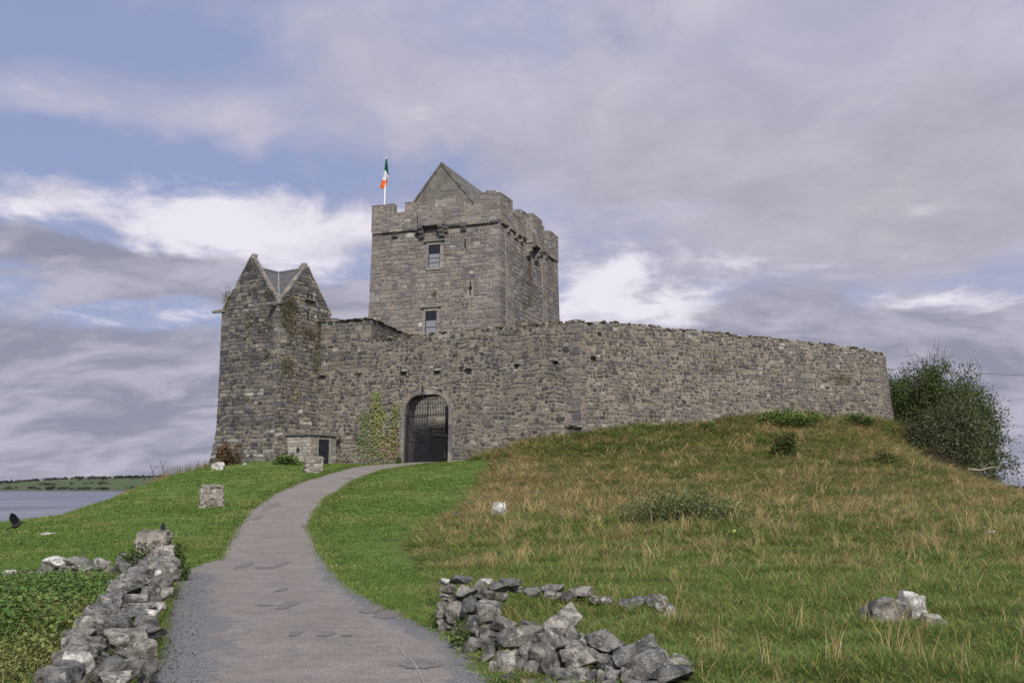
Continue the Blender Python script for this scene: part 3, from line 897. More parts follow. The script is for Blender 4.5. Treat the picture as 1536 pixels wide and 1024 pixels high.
# pilaster-like strips on the right side
for px0, px1 in ((757, 769), (812, 819)):
    b0, b1 = tow_ab(px0, 400, 'r')[0], tow_ab(px1, 400, 'r')[0]
    mb = MB()
    lv = []
    for z, e in ((ZB, e0), (TZ - .25, e1)):
        lv.append((z, [tuple(TN + tu * (-e - .06) + tv * b0), tuple(TN + tu * (-e - .06) + tv * b1), tuple(TN + tu * (.1) + tv * b1), tuple(TN + tu * (.1) + tv * b0)]))
    shell(mb, lv)
    f_ = Face([(z, r_[0], r_[1]) for z, r_ in lv], b1 - b0)
    lay(mb, f_, 0, b1 - b0, 8, TZ - .3, (.28, .42), (.5, 1.0), .04, .02, (.0, .02), PAL_TOWER, .01, matid=1)
    mb.build('pilaster', [M['mortar_tower'], M['stone_tower']], castle)
# string course under the battlements
mb = MB()
random.seed(21)
def band(mb, z0, z1, pr):
    for (pa, pb, L) in (((0, 0), (FL, 0), FL), ((0, 0), (0, SL), SL), ((FL, 0), (FL, SL), SL), ((0, SL), (FL, SL), FL)):
        s = 0
        while s < L:
            l_ = min(random.uniform(.6, 1.1), L - s)
            f0, f1 = s / L, (s + l_ - .015) / L
            A0 = (pa[0] + (pb[0] - pa[0]) * f0, pa[1] + (pb[1] - pa[1]) * f0); A1 = (pa[0] + (pb[0] - pa[0]) * f1, pa[1] + (pb[1] - pa[1]) * f1)
            j = random.uniform(-.02, .02)
            if pa[1] == pb[1]:
                y0, y1 = (-pr + j, .25) if pa[1] == 0 else (SL - .25, SL + pr + j)
                pts = [(A0[0], y0), (A1[0], y0), (A1[0], y1), (A0[0], y1)]
            else:
                x0, x1 = (-pr + j, .25) if pa[0] == 0 else (FL - .25, FL + pr + j)
                pts = [(x0, A0[1] + .26), (x1, A0[1] + .26), (x1, min(A1[1] + .26, SL - .26)), (x0, min(A1[1] + .26, SL - .26))]
            ring = [tuple(TN + tu * a + tv * b) for a, b in pts]
            shell(mb, [(z0, ring), (z1, ring)], 0, pick(PAL_DARK, 0))
            s += l_
band(mb, TZ - .12, TZ + .06, .17)
mb.build('string_course', M['stone_tower'], castle)

# battlements: (from a, to a, top) along each side; walls .55 thick standing just proud of the tower face
def ft(px, py): a, z = tow_ab(px, py, 'f'); return a, z
def rt(px, py): b, z = tow_ab(px, py, 'r'); return b, z
PZ0 = TZ + .06
steps_f = [(557.5, 591, 309), (591, 608, 320.5), (608, 631, 304.5), (631, 654, 311), (654, 699.5, 297), (699.5, 722, 307.5), (722, 750, 290.5)]
segs = []
for x0, x1, y in steps_f:
    a0 = ft(x0, y)[0]; a1 = ft(x1, y)[0]; z = ft((x0 + x1) / 2, y)[1]
    segs.append((min(a0, a1), max(a0, a1), z))
segs.sort()
segs[0] = (-.08, segs[0][1], segs[0][2]); segs[-1] = (segs[-1][0], FL + .08, segs[-1][2])
PT = .5
def parapet(segs, side, cat):
    for i, (s0, s1, zt) in enumerate(segs):
        mb = MB()
        if side == 'f': pts = [(s1, -.08), (s0, -.08), (s0, PT), (s1, PT)]
        elif side == 'r': pts = [(-.08, s0), (-.08, s1), (PT, s1), (PT, s0)]
        elif side == 'l': pts = [(FL + .08, s1), (FL + .08, s0), (FL - PT, s0), (FL - PT, s1)]
        else: pts = [(s0, SL + .08), (s1, SL + .08), (s1, SL - PT), (s0, SL - PT)]
        ring = [tuple(TN + tu * a + tv * b) for a, b in pts]
        shell(mb, [(PZ0, ring), (zt, ring)])
        L = s1 - s0
        f_ = Face([(PZ0, ring[0], ring[1]), (zt, ring[0], ring[1])], L)
        lay(mb, f_, 0, L, PZ0, zt + .3, (.2, .34), (.3, .7), .04, .03, (.0, .03), PAL_TOWER, .03, clips=[(0, 1, zt)], matid=1)
        if L > .8:
            for (A, B) in ((1, 2), (3, 0)):
                f2 = Face([(PZ0, ring[A], ring[B]), (zt, ring[A], ring[B])], PT + .08)
                lay(mb, f2, .02, PT + .06, PZ0 + .5, zt + .3, (.2, .34), (.3, .5), .04, .03, (.0, .02), PAL_TOWER, .03, clips=[(0, 1, zt)], matid=1)
        # rough flat coping stones
        s = 0
        while s < L - .05:
            l_ = min(random.uniform(.4, .8), L - s)
            q0 = Vector(ring[0]).lerp(Vector(ring[1]), s / L); q1 = Vector(ring[0]).lerp(Vector(ring[1]), (s + l_ - .02) / L)
            r0 = Vector(ring[3]).lerp(Vector(ring[2]), s / L); r1 = Vector(ring[3]).lerp(Vector(ring[2]), (s + l_ - .02) / L)
            out = (q0 - r0).normalized() * random.uniform(.0, .05)
            hz_ = random.uniform(.06, .12)
            rg = [tuple(q0 + out), tuple(q1 + out), tuple(r1), tuple(r0)]
            shell(mb, [(zt + .002, rg), (zt + hz_, rg)], 1, pick(PAL_TOWER, .05))
            s += l_
        mb.build('merlon' if (i % 2 == 0) else 'parapet_wall', [M['mortar_tower'], M['stone_tower']], castle)
parapet(segs, 'f', 0)
steps_r = [(750, 768.5, 296), (768.5, 773.5, 322), (773.5, 792, 321), (792, 797, 345), (797, 816, 341), (816, 818, 362), (818, 834.5, 359)]
sr = []
for k, (x0, x1, y) in enumerate(steps_r):
    sr.append([rt(x0, y)[0], rt(x1, y)[0], 0])
tops = [segs[0][2], PZ0 + 1.15, segs[0][2] - .15, PZ0 + 1.1, segs[0][2] - .1, PZ0 + 1.1, segs[0][2] - .05]
sr = [(max(a, PT + .02) if k == 0 else a, b, tops[k]) for k, (a, b, _) in enumerate(sr)]
# evenly readable side rhythm
cuts = [PT + .002, 2.6, 4.3, 6.4, 7.5, 10.2, 11.4, SL - .002]
sr = [(cuts[k], cuts[k + 1], tops[k]) for k in range(7)]
parapet(sr, 'r', 0)
parapet([(PT + .002, 2.4, tops[0] - .5), (2.4, 4.2, PZ0 + 1), (4.2, 6.4, tops[2]), (6.4, 8.2, PZ0 + 1), (8.2, 10.4, tops[2]), (10.4, 11.8, PZ0 + 1), (11.8, SL - .002, tops[2])], 'l', 0)
parapet([(PT + .002, 3, tops[0]), (3, 5, PZ0 + 1), (5, 7, tops[0]), (7, 8, PZ0 + 1), (8, FL - PT - .002, tops[0])], 'b', 0)
mb = MB()   # rounded cap of mortar on the near corner
p = tw(.9, .35, segs[0][2] + .1)
for q in range(5): mb.mesh(random.choice(LITE), rmat(p + Vector((random.uniform(-.35, .35), random.uniform(-.15, .15), .05)), (.6, .5, .4)), pick(PAL_TOWER, .1))
mb.build('corner_cap', M['stone_tower'], castle)
# wall-walk floor
mb = MB(); ring = [tuple(TN + tu * a + tv * b) for a, b in ((PT, PT), (PT, SL - PT), (FL - PT, SL - PT), (FL - PT, PT))]
shell(mb, [(TZ + .02, ring), (TZ + .2, ring)]); mb.build('wall_walk', M['mortar_tower'], castle)

# machicolations: box carried on corbels over the front window and on the right side
def corbel(p, out, across, w_=.28, n=3, zh=.26, step=.22, col=None):
    mb = MB()
    for i in range(n):
        ln = .12 + step * (i + 1)
        z1 = p.z - zh * (n - 1 - i); z0 = z1 - zh + .012
        o_ = Vector((p.x, p.y))
        rg = [tuple(o_ - across * w_ / 2 - out * .1), tuple(o_ + across * w_ / 2 - out * .1), tuple(o_ + across * w_ / 2 + out * (ln - .06)), tuple(o_ - across * w_ / 2 + out * (ln - .06))]
        rg2 = [rg[0], rg[1], tuple(o_ + across * w_ / 2 + out * ln), tuple(o_ - across * w_ / 2 + out * ln)]
        shell(mb, [(z0, rg), (z0 + .1, rg2), (z1, rg2)], 0, pick(PAL_DARK, 0))
    return mb.build('corbel', M['stone_tower'], castle)
def machic(face, s0, s1, z0, z1, pr):
    if face == 'f': out, al = -tv, tu; base = lambda s: TN + tu * s
    else: out, al = -tu, tv; base = lambda s: TN + tv * s
    mb = MB()
    rg = [base(s1) + out * pr, base(s0) + out * pr, base(s0) + out * .085, base(s1) + out * .085]
    if face == 'r': rg = [base(s0) + out * pr, base(s1) + out * pr, base(s1) + out * .085, base(s0) + out * .085]
    rg = [tuple(q) for q in rg]
    shell(mb, [(z0, rg), (z1, rg)])
    f_ = Face([(z0, rg[0], rg[1]), (z1, rg[0], rg[1])], s1 - s0)
    lay(mb, f_, 0, s1 - s0, z0, z1 + .2, (.2, .34), (.3, .6), .04, .03, (.0, .03), PAL_TOWER, .03, clips=[(0, 1, z1)], matid=1)
    for A, B in ((3, 0), (1, 2)):
        f_ = Face([(z0, rg[A], rg[B]), (z1, rg[A], rg[B])], pr)
        lay(mb, f_, 0, pr, z0, z1 + .2, (.2, .34), (.3, .6), .04, .03, (.0, .02), PAL_TOWER, .03, clips=[(0, 1, z1)], matid=1)
    mb.build('machicolation', [M['mortar_tower'], M['stone_tower']], castle)
a0 = ft(668, 345)[0]; a1 = ft(631, 345)[0]
zbox = ft(650, 340)[1]
machic('f', a0, a1, zbox, zbox + 1.35, .5)
for px in (634, 664): corbel(tw(ft(px, 345)[0], 0, zbox - .004), -tv, tu, .34, 3, .28, .16)
for px in (594, 671, 697, 629): corbel(tw(ft(px, 345)[0], 0, TZ - .13), -tv, tu, .3, 2, .2, .12)
b0, b1 = 5.6, 8.0
machic('r', b0, b1, TZ - .35, TZ + 2.0, .62)
for b_ in (5.85, 7.75): corbel(tw(0, b_, TZ - .36), -tu, tv, .34, 3, .34, .2)
for b_ in (1.6, 3.4, 4.6, 9.4, 10.6): corbel(tw(0, b_, TZ - .13), -tu, tv, .3, 2, .2, .12)

# roof between the battlements
ab = ft(600, 318); rb = 1.25
apex = None
u_, v_ = (662 - 768) / F, (512 - 243) / F
d_ = Vector((u_, cs - v_ * sn)); q_ = TN + tv * rb
t_ = (q_.dot(tv)) / d_.dot(tv); hit = d_ * t_
ra = (hit - q_).dot(tu); rz = CZ + t_ * (sn + v_ * cs)
hw = 3.45; ez = rz - 4.25
mb = MB()
rt_ = .16
b0, b1 = rb, SL - 1.25
pr = [(ra - hw, ez), (ra, rz), (ra + hw, ez)]
vs = []
for b_ in (b0 - .05, b1 + .05):
    vs += [tw(ra - hw - .15, b_, ez - .18), tw(ra, b_, rz), tw(ra + hw + .15, b_, ez - .18), tw(ra + hw + .15, b_, ez - .38), tw(ra, b_, rz - .22), tw(ra - hw - .15, b_, ez - .38)]
fs = [(0, 1, 7, 6), (1, 2, 8, 7), (3, 4, 10, 9), (4, 5, 11, 10), (0, 5, 4, 1), (1, 4, 3, 2), (6, 7, 10, 11), (7, 8, 9, 10), (2, 3, 9, 8), (5, 0, 6, 11)]
mb.add(vs, fs)
M['stone_roof'] = plain('stone_flag_roof', (.125, .118, .110), .85, .35, 2.2)
roof = mb.build('roof', M['stone_roof'], castle)
# flag courses
mb = MB()
for sgn in (-1, 1):
    n_ = 11
    for i in range(n_):
        f0 = i / n_; s = b0
        while s < b1 - .1:
            l_ = min(random.uniform(.35, .7), b1 - s)
            aa = [ra + sgn * (hw + .12) * (1 - f0), ra + sgn * (hw + .12) * (1 - (f0 + 1.15 / n_))]
            za = [ez - .15 + (rz - ez + .15) * f0 + .055, ez - .15 + (rz - ez + .15) * min(f0 + 1.15 / n_, 1) + .03]
            if (f0 + 1.15 / n_) > 1: aa[1] = ra
            j = random.uniform(0, .02)
            vs = [tw(aa[0], s, za[0] + j), tw(aa[0], s + l_ - .015, za[0] + j), tw(aa[1], s + l_ - .015, za[1]), tw(aa[1], s, za[1])]
            lo = [q - Vector((0, 0, .04)) for q in vs]
            mb.add(vs + lo, [(0, 1, 2, 3), (0, 4, 5, 1), (1, 5, 6, 2), (3, 7, 4, 0)] if sgn > 0 else [(3, 2, 1, 0), (1, 5, 4, 0), (2, 6, 5, 1), (0, 4, 7, 3)], pick(PAL_TOWER, .01))
            s += l_
mb.build('roof_flags', M['stone_roof'], roof)
mb = MB()
for b_ in (b0 + .02, b1 - .3):
    pts = [(ra - hw, TZ + .2), (ra + hw, TZ + .2), (ra + hw, ez - .3), (ra, rz - .22), (ra - hw, ez - .3)]
    vs = [tw(a, b_, z) for a, z in pts] + [tw(a, b_ + .28, z) for a, z in pts]
    mb.add(vs, [(4, 3, 2, 1, 0), (5, 6, 7, 8, 9)] + [(i, (i + 1) % 5, 5 + (i + 1) % 5, 5 + i) for i in range(5)])
    if False:
        L = 2 * hw
        f_ = lambda u, w_, d, b_=b_: tw(ra + hw - u, b_ - d, w_)
        lay(mb, f_, 0, L, TZ + .3, rz, (.2, .34), (.3, .7), .035, .025, (.0, .02), PAL_TOWER, .01, clips=[(-(rz - ez), hw, hw * (ez - .3)), ((rz - ez), hw, hw * (ez - .3) + (rz - ez) * L)], matid=1)
for a_ in (ra - hw, ra + hw):
    rg = [tuple(TN + tu * (a_ + s) + tv * b) for s, b in ((-.12, b0 + .31), (-.12, b1 - .31), (.12, b1 - .31), (.12, b0 + .31))]
    shell(mb, [(TZ + .21, rg), (ez - .36, rg)])
mb.build('gable', [plain('rendered_gable', (.135, .125, .115), .9, .25, 1.6), M['stone_tower']], castle)
mb = MB()
a_, z_ = ft(661, 285)
o_ = tw(a_, rb - .02, z_)
for s in (-1, 1): mb.box((-.05 + s * .32, -.12, -.05), (.05 + s * .32, .0, .3), (.16, .155, .15), 0, Matrix.Translation(o_) @ Matrix.Rotation(math.atan2(tu.y, tu.x), 4, 'Z'))
mb.box((-.55, -.16, .302), (.55, .0, .40), (.16, .155, .15), 0, Matrix.Translation(o_) @ Matrix.Rotation(math.atan2(tu.y, tu.x), 4, 'Z'))
mb.build('gable_vent', M['stone_tower'], castle)

# windows of the front
def batt(z): return e0 * (TZ - z) / (TZ - ZB)
def fw(a, z, out): return tw(a, -batt(z) - out, z)
def window(p, q, panes, hood=True):
    a0, a1 = sorted((p[0], q[0])); z0, z1 = sorted((p[1], q[1]))
    fb = MB()
    rot = math.atan2(tu.y, tu.x)
    def bar(A0, A1, Z0, Z1, o0, o1, col=(.21, .205, .19), mt=0, B=fb):
        vs = [fw(a, z, o) for o in (o0, o1) for a, z in ((A0, Z0), (A1, Z0), (A1, Z1), (A0, Z1))]
        B.add(vs, [(0, 1, 2, 3), (7, 6, 5, 4), (0, 4, 5, 1), (1, 5, 6, 2), (2, 6, 7, 3), (3, 7, 4, 0)], col, mt)
    t_ = .16
    # jambs built of separate blocks
    for (A0, A1) in ((a0 - t_, a0), (a1, a1 + t_)):
        z = z0
        while z < z1 - .05:
            hh = min(random.uniform(.35, .6), z1 - z)
            bar(A0 - (random.uniform(0, .12) if A0 < a0 else 0), A1 + (random.uniform(0, .12) if A0 >= a1 else 0), z, z + hh - .012, -.12, random.uniform(.03, .045), pick(PAL_TOWER, .02)); z += hh
    bar(a0 - t_, a1 + t_, z1 + .002, z1 + .24, -.12, .04, (.20, .195, .18)); bar(a0 - t_, a1 + t_, z0 - .16, z0 - .002, -.12, .07, (.22, .215, .20))
    if hood: bar(a0 - t_ - .2, a1 + t_ + .2, z1 + .243, z1 + .36, -.1, .16, (.17, .165, .155))
    wf = fb.build('window', M['frame'], castle)
    gb = MB(); bar(a0 + .002, a1 - .002, z0, z1, -.035, -.022, (.03, .03, .03), 0, gb); gb.build('pane', M['glass'], wf)
    sb = MB()
    wood = (.05, .05, .05)
    bar(a0, a0 + .05, z0, z1, -.02, .005, wood, 0, sb); bar(a1 - .05, a1, z0, z1, -.02, .005, wood, 0, sb)
    for f in panes: bar(a0 + .052, a1 - .052, z0 + (z1 - z0) * f - .025, z0 + (z1 - z0) * f + .025, -.02, .003, wood, 0, sb)
    sb.build('sash', M['iron'], wf)
    lb = MB()
    if panes:   # closed lower leaves: their pale reflection is painted into the colour
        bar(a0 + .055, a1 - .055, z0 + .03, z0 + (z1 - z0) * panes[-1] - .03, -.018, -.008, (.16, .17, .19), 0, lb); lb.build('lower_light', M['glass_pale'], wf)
m_, t, b, _ = mat('painted_reflection_glass')
b.inputs['Base Color'].default_value = (.20, .21, .23, 1); b.inputs['Roughness'].default_value = .35  # reflected sky put into a pale base colour
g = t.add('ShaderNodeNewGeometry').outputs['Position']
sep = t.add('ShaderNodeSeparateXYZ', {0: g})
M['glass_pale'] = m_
window(win_up[0], win_up[1], (.22, .42, .62))
window(win_lo[0], win_lo[1], (.30, .60))
def slit(p, q, cross):
    a0, a1 = sorted((p[0], q[0])); z0, z1 = sorted((p[1], q[1]))
    sb = MB()
    def bar(A0, A1, Z0, Z1, o0, o1, col): 
        vs = [fw(a, z, o) for o in (o0, o1) for a, z in ((A0, Z0), (A1, Z0), (A1, Z1), (A0, Z1))]
        sb.add(vs, [(0, 1, 2, 3), (7, 6, 5, 4), (0, 4, 5, 1), (1, 5, 6, 2), (2, 6, 7, 3), (3, 7, 4, 0)], col, 0)
    bar(a0, a1, z0, z1, -.05, -.018, (.01, .01, .01))
    if cross: bar(a0 - .09, a1 + .09, (z0 + z1) / 2 - .10, (z0 + z1) / 2 + .12, -.05, -.0175, (.01, .01, .01))
    s_ = sb.build('arrow_slit', M['dark'], castle)
    fb = MB()
    for A0, A1 in ((a0 - .17, a0), (a1, a1 + .17)):
        vs = [fw(a, z, o) for o in (-.05, .03) for a, z in ((A0, z0 - .1), (A1, z0 - .1), (A1, z1 + .1), (A0, z1 + .1))]
        fb.add(vs, [(0, 1, 2, 3), (7, 6, 5, 4), (0, 4, 5, 1), (1, 5, 6, 2), (2, 6, 7, 3), (3, 7, 4, 0)], (.15, .15, .15), 0)
    if not cross: fb.build('slit_frame', M['frame'], s_)
slit(slit_a[0], slit_a[1], False)
slit(slit_b[0], slit_b[1], True)
# tall recessed window on the right side
mb = MB()
b0, b1 = rt(792, 440)[0], rt(795.5, 440)[0]
vs = [tw(-batt(z) - o, b_, z) for o in (-.02, .02) for b_, z in ((b0, TZ - 3.6), (b1, TZ - 3.6), (b1, TZ - .9), (b0, TZ - .9))]
mb.add(vs, [(0, 1, 2, 3), (7, 6, 5, 4), (0, 4, 5, 1), (1, 5, 6, 2), (2, 6, 7, 3), (3, 7, 4, 0)], (.13, .09, .07))
mb.build('side_window', plain('red_brown_recess', (.085, .06, .05), .9), castle)

# ================================================================== FLAG
fp = tw(FL - .75, .9, TZ + .2)
pb = P(576, 310, fp.y); ptp = P(579, 236.5, fp.y)
fp = Vector((pb.x, fp.y, TZ + .2)); top = Vector((ptp.x, fp.y, ptp.z))
flag = thing('flagpole', 'slim white pole with limp green, white and orange flag on the tall tower', 'flagpole', fp)
mb = MB(); mb.tube([fp, fp.lerp(top, .5), top], [.06, .055, .045], 8, (.7, .7, .7))
mb.build('pole', plain('white_painted_pole', (.72, .72, .74), .5, .08), flag)
mb = MB(); bm_ = top + Vector((0, 0, .06))
mb.mesh(LITE[0], rmat(bm_, (.16, .16, .14)), (.6, .6, .6)); mb.build('finial', plain('pole_finial', (.6, .6, .58), .5), flag)
cols = [(.01, .13, .07), (.78, .78, .80), (.85, .17, .015)]
NS, NTt = 30, 12
fvs = []
Lp = [(225, 66), (208, 196), (181, 322), (157, 424)]; Rp = [(241, 58), (264, 262), (247, 318), (238, 392)]
def pl4(pts, s):
    s *= 3; i = min(int(s), 2); f = s - i
    return pts[i][0] + (pts[i + 1][0] - pts[i][0]) * f, pts[i][1] + (pts[i + 1][1] - pts[i][1]) * f
for i in range(NS + 1):
    s = i / NS
    (lx, ly), (rx_, ry_) = pl4(Lp, s), pl4(Rp, s)
    for k in range(NTt + 1):
        q = k / NTt
        zx, zy = lx + (rx_ - lx) * q, ly + (ry_ - ly) * q + 10 * math.sin(q * 7 + s * 5) * s
        # limp cloth: gathered at the hoist, swinging down and to the left in deep folds
        dpt = .12 + .16 * math.sin(q * 10 + s * 4) * (.25 + s) + .10 * math.sin(q * 4 - s * 6)
        fvs.append(P(550 + zx / 7.88, 230 + zy / 7.88, fp.y - .05 - dpt))
for ci, (i0, i1) in enumerate(((0, 10), (10, 20), (20, 30))):
    mb = MB()
    vs = [fvs[i * (NTt + 1) + k] for i in range(i0, i1 + 1) for k in range(NTt + 1)]
    w1 = NTt + 1
    mb.add(vs, [(i * w1 + k, i * w1 + k + 1, (i + 1) * w1 + k + 1, (i + 1) * w1 + k) for i in range(i1 - i0) for k in range(NTt)], cols[ci])
    if ci == 0: fmain = mb
    else: fmain.add(mb.v, mb.f, cols[ci])
m_, t, b, out = mat('flag_cloth')
at_ = t.add('ShaderNodeAttribute', attribute_name='Col').outputs[0]
t.set(b.inputs['Base Color'], at_); b.inputs['Roughness'].default_value = .8
tr = t.add('ShaderNodeBsdfTranslucent', {0: at_}); mx = t.add('ShaderNodeMixShader', {0: .35, 1: b.outputs[0], 2: tr.outputs[0]}); t.l.new(mx.outputs[0], out.inputs[0])
fmain.build('flag', m_, flag, True)
# ================================================================== GABLED TURRET
random.seed(31)
UN = Vector((-14.29, 60.0)); UZ = 12.75; UB = 1.2
da_ = Vector((-math.cos(R(32)), math.sin(R(32)))); db_ = Vector((math.sin(R(32)), math.cos(R(32))))
UA, UBk = 4.95, 4.65
def tr(a, b, z): p = UN + da_ * a + db_ * b; return Vector((p.x, p.y, z))
turret = thing('gabled_turret', 'square stone turret with two steep pointed gables at left end of the wall', 'turret', tr(UA / 2, UBk / 2, 2.9))
def uring(e): return [tuple(UN + da_ * a + db_ * b) for a, b in ((-e, -e), (-e, UBk + e), (UA + e, UBk + e), (UA + e, -e))]
ULV = [(UB, .42), (3.0, .30), (5.2, .06), (UZ, 0.0)]
mb = MB()
shell(mb, [(z, uring(e - .03)) for z, e in ULV])
def ulv(ca, cb): return [(z, uring(e)[ca], uring(e)[cb]) for z, e in ULV]
fl = Face(ulv(3, 0), UA); fr = Face(ulv(0, 1), UBk)
GZL, GZR = 15.95, 15.5       # gable points
KW = dict(pal=PAL_DARK, matid=1, base_pl=(5.0, .24))
def gab(L, z1): return [(-(z1 - UZ), L / 2, (L / 2) * UZ), ((z1 - UZ), L / 2, (L / 2) * UZ + (z1 - UZ) * L)]
lay(mb, fl, 0, UA, UB + 1, UZ, (.18, .30), (.22, .55), .065, .035, (.0, .025), pl=.02, wav=.02, **KW)
lay(mb, fr, 0, UBk, UB + 1, UZ, (.18, .32), (.22, .55), .08, .05, (.0, .035), pl=.02, wav=.02, **KW)
lay(mb, fl, 0, UA, UZ, GZL, (.18, .3), (.3, .6), .045, .035, (.0, .035), pl=.03, clips=gab(UA, GZL), **KW)
lay(mb, fr, 0, UBk, UZ, GZR, (.18, .3), (.3, .6), .05, .035, (.0, .035), pl=.03, clips=gab(UBk, GZR), **KW)
f3 = Face(ulv(2, 3), UBk); f4 = Face(ulv(1, 2), UA)
lay(mb, f3, 0, UBk, UB + 1, UZ, (.25, .4), (.4, .8), .05, .035, (.0, .04), pl=.02, **KW)
lay(mb, f4, 0, UA, 6, UZ, (.25, .4), (.4, .8), .05, .035, (.0, .04), pl=.02, **KW)
# gable triangles on all four sides
for (pa, pb, out, zt) in (((UA, 0), (0, 0), -db_, GZL), ((0, 0), (0, UBk), -da_, GZR), ((0, UBk), (UA, UBk), db_, GZL), ((UA, UBk), (UA, 0), da_, GZR)):
    A = UN + da_ * pa[0] + db_ * pa[1]; B = UN + da_ * pb[0] + db_ * pb[1]; Mi = (A + B) / 2
    vs = [Vector((p.x, p.y, z)) - Vector((out.x, out.y, 0)) * o for o in (.03, .45) for p, z in ((A, UZ - .01), (B, UZ - .01), (Mi, zt))]
    mb.add(vs, [(0, 1, 2), (5, 4, 3), (0, 3, 4, 1), (1, 4, 5, 2), (2, 5, 3, 0)])
mb.build('wall', [M['mortar_turret'], M['stone_turret']], turret)
mb = MB()
quoins(mb, UN, da_, db_, 5.4, UZ - .1, .7, PAL_DARK, lambda z: Vector((0, 0)), .03, (.24, .4))
mb.build('corner_stones', M['stone_turret'], turret); mb = MB()
quoins(mb, UN + da_ * UA, db_, -da_, 5.4, UZ - .1, .7, PAL_DARK, lambda z: Vector((0, 0)), .03, (.24, .4))
mb.build('corner_stones', M['stone_turret'], turret)
# gable copings: irregular pale slabs up each slope
mb = MB()
M['coping'] = stone_material('weathered_coping', .5, .3, .2, 1.0)
for (pa, pb, out, zt) in (((UA, 0), (0, 0), -db_, GZL), ((0, 0), (0, UBk), -da_, GZR), ((0, UBk), (UA, UBk), db_, GZL), ((UA, UBk), (UA, 0), da_, GZR)):
    A = UN + da_ * pa[0] + db_ * pa[1]; B = UN + da_ * pb[0] + db_ * pb[1]; Mi = (A + B) / 2
    o3 = Vector((out.x, out.y, 0))
    for E in (A, B):
        p0 = Vector((E.x, E.y, UZ - .05)); p1 = Vector((Mi.x, Mi.y, zt + .06)); D = p1 - p0; L = D.length; D = D.normalized()
        nrm = D.cross(o3); nrm = nrm if nrm.z > 0 else -nrm
        s = 0
        while s < L - .1:
            l_ = min(random.uniform(.35, .7), L - s)
            q0 = p0 + D * s; q1 = p0 + D * (s + l_ - .02)
            oo = random.uniform(.02, .06); th_ = random.uniform(.07, .12)
            vs = [q + o3 * f * 1.0 + nrm * g_ for g_ in (.0, th_) for q, f in ((q0, oo), (q1, oo), (q1, -.22), (q0, -.22))]
            mb.add(vs, [(3, 2, 1, 0), (4, 5, 6, 7), (0, 1, 5, 4), (1, 2, 6, 5), (2, 3, 7, 6), (3, 0, 4, 7)], pick(PAL_TOWER, .25))
            s += l_
    mb.mesh(random.choice(LITE), rmat(Vector((Mi.x, Mi.y, zt + .12)) - o3 * .2, (.5, .5, .36)), pick(PAL_TOWER, .1))
mb.build('gable_coping', M['coping'], turret)
# crossing slate roof
mb = MB()
C_ = tr(UA / 2, UBk / 2, 0)
rl, rr = 15.35, 15.35
def roofp(a, b):
    za = UZ + (rl - UZ) * (1 - abs(a - UA / 2) / (UA / 2))     # ridge along b
    zb = UZ + (rr - UZ) * (1 - abs(b - UBk / 2) / (UBk / 2))
    return tr(a, b, max(za, zb) + .02)
n_ = 40
vs = [roofp(.35 + (UA - .7) * i / n_, .35 + (UBk - .7) * k / n_) for i in range(n_ + 1) for k in range(n_ + 1)]
mb.add(vs, [(i * (n_ + 1) + k, i * (n_ + 1) + k + 1, (i + 1) * (n_ + 1) + k + 1, (i + 1) * (n_ + 1) + k) for i in range(n_) for k in range(n_)])
m_, t, b, _ = mat('slate_courses')
g = t.add('ShaderNodeNewGeometry').outputs['Position']
sepz = t.add('ShaderNodeSeparateXYZ', {0: g}).outputs[2]
crs = t.m('FRACT', t.m('MULTIPLY', sepz, 5.0))
n1 = t.noise(t.mapping(g, (2.2, 2.2, 5)), 1.4, 3, .5); n2 = t.noise(g, 9, 4, .6)
c = t.mix(t.ss(n1, .3, .7), (.060, .062, .074), (.115, .112, .118))
c = t.mix(t.ss(crs, .0, .14, .7, 0), c, (.02, .02, .025)); c = t.mix(t.m('MULTIPLY', t.ss(n2, .5, .7), .35), c, (.13, .115, .09))
t.set(b.inputs['Base Color'], c); b.inputs['Roughness'].default_value = .6
bumpn(t, b, crs, .6, .03)
rf = mb.build('roof', m_, turret)
mb = MB()
for (a0, b0_) in ((.36, .36), (UA - .36, .36), (UA - .36, UBk - .36), (.36, UBk - .36)):
    pts = [tr(a0 + (UA / 2 - a0) * f, b0_ + (UBk / 2 - b0_) * f, 0) for f in (0, .35, .7, 1)]
    z0, z1 = UZ + .36 / (UA / 2) * (rl - UZ), rl
    for i, p in enumerate(pts): p.z = z0 + (z1 - z0) * (0, .35, .7, 1)[i] + .05
    mb.tube(pts, .06, 6, (.33, .33, .33))
for pts in ([tr(UA / 2, .4, rl + .05), tr(UA / 2, UBk - .4, rl + .05)], [tr(.4, UBk / 2, rr + .05), tr(UA - .4, UBk / 2, rr + .05)]):
    mb.tube(pts, .075, 6, (.11, .11, .12))
mb.build('valley_lead', plain('weathered_lead', (.20, .20, .205), .7, .3), rf)
# water spouts
def spout(p, out, L=.75):
    mb = MB(); o_ = Vector((out.x, out.y, 0)).normalized(); s_ = o_.cross(Vector((0, 0, 1)))
    sec = [(-.15, -.09), (.15, -.09), (.17, .06), (.07, .10), (0, .03), (-.07, .10), (-.17, .06)]
    vs = []
    for f, k in ((-.25, 1.0), (.5, .9), (1.0, .72)):
        for a, b_ in sec: vs.append(p + o_ * L * f + s_ * a * k + Vector((0, 0, b_ * k - .06 * max(f, 0))))
    n = len(sec)
    mb.add(vs, [(i * n + k, i * n + (k + 1) % n, (i + 1) * n + (k + 1) % n, (i + 1) * n + k) for i in range(2) for k in range(n)] + [tuple(range(n))[::-1], tuple(2 * n + k for k in range(n))], pick(PAL_DARK, 0))
    return mb.build('water_spout', M['stone_turret'], turret)
spout(tr(UA - .1, -.02, UZ - .0), (da_ - db_ * .35))
spout(tr(.25, -.02, UZ - .05), (-db_ - da_ * .25))
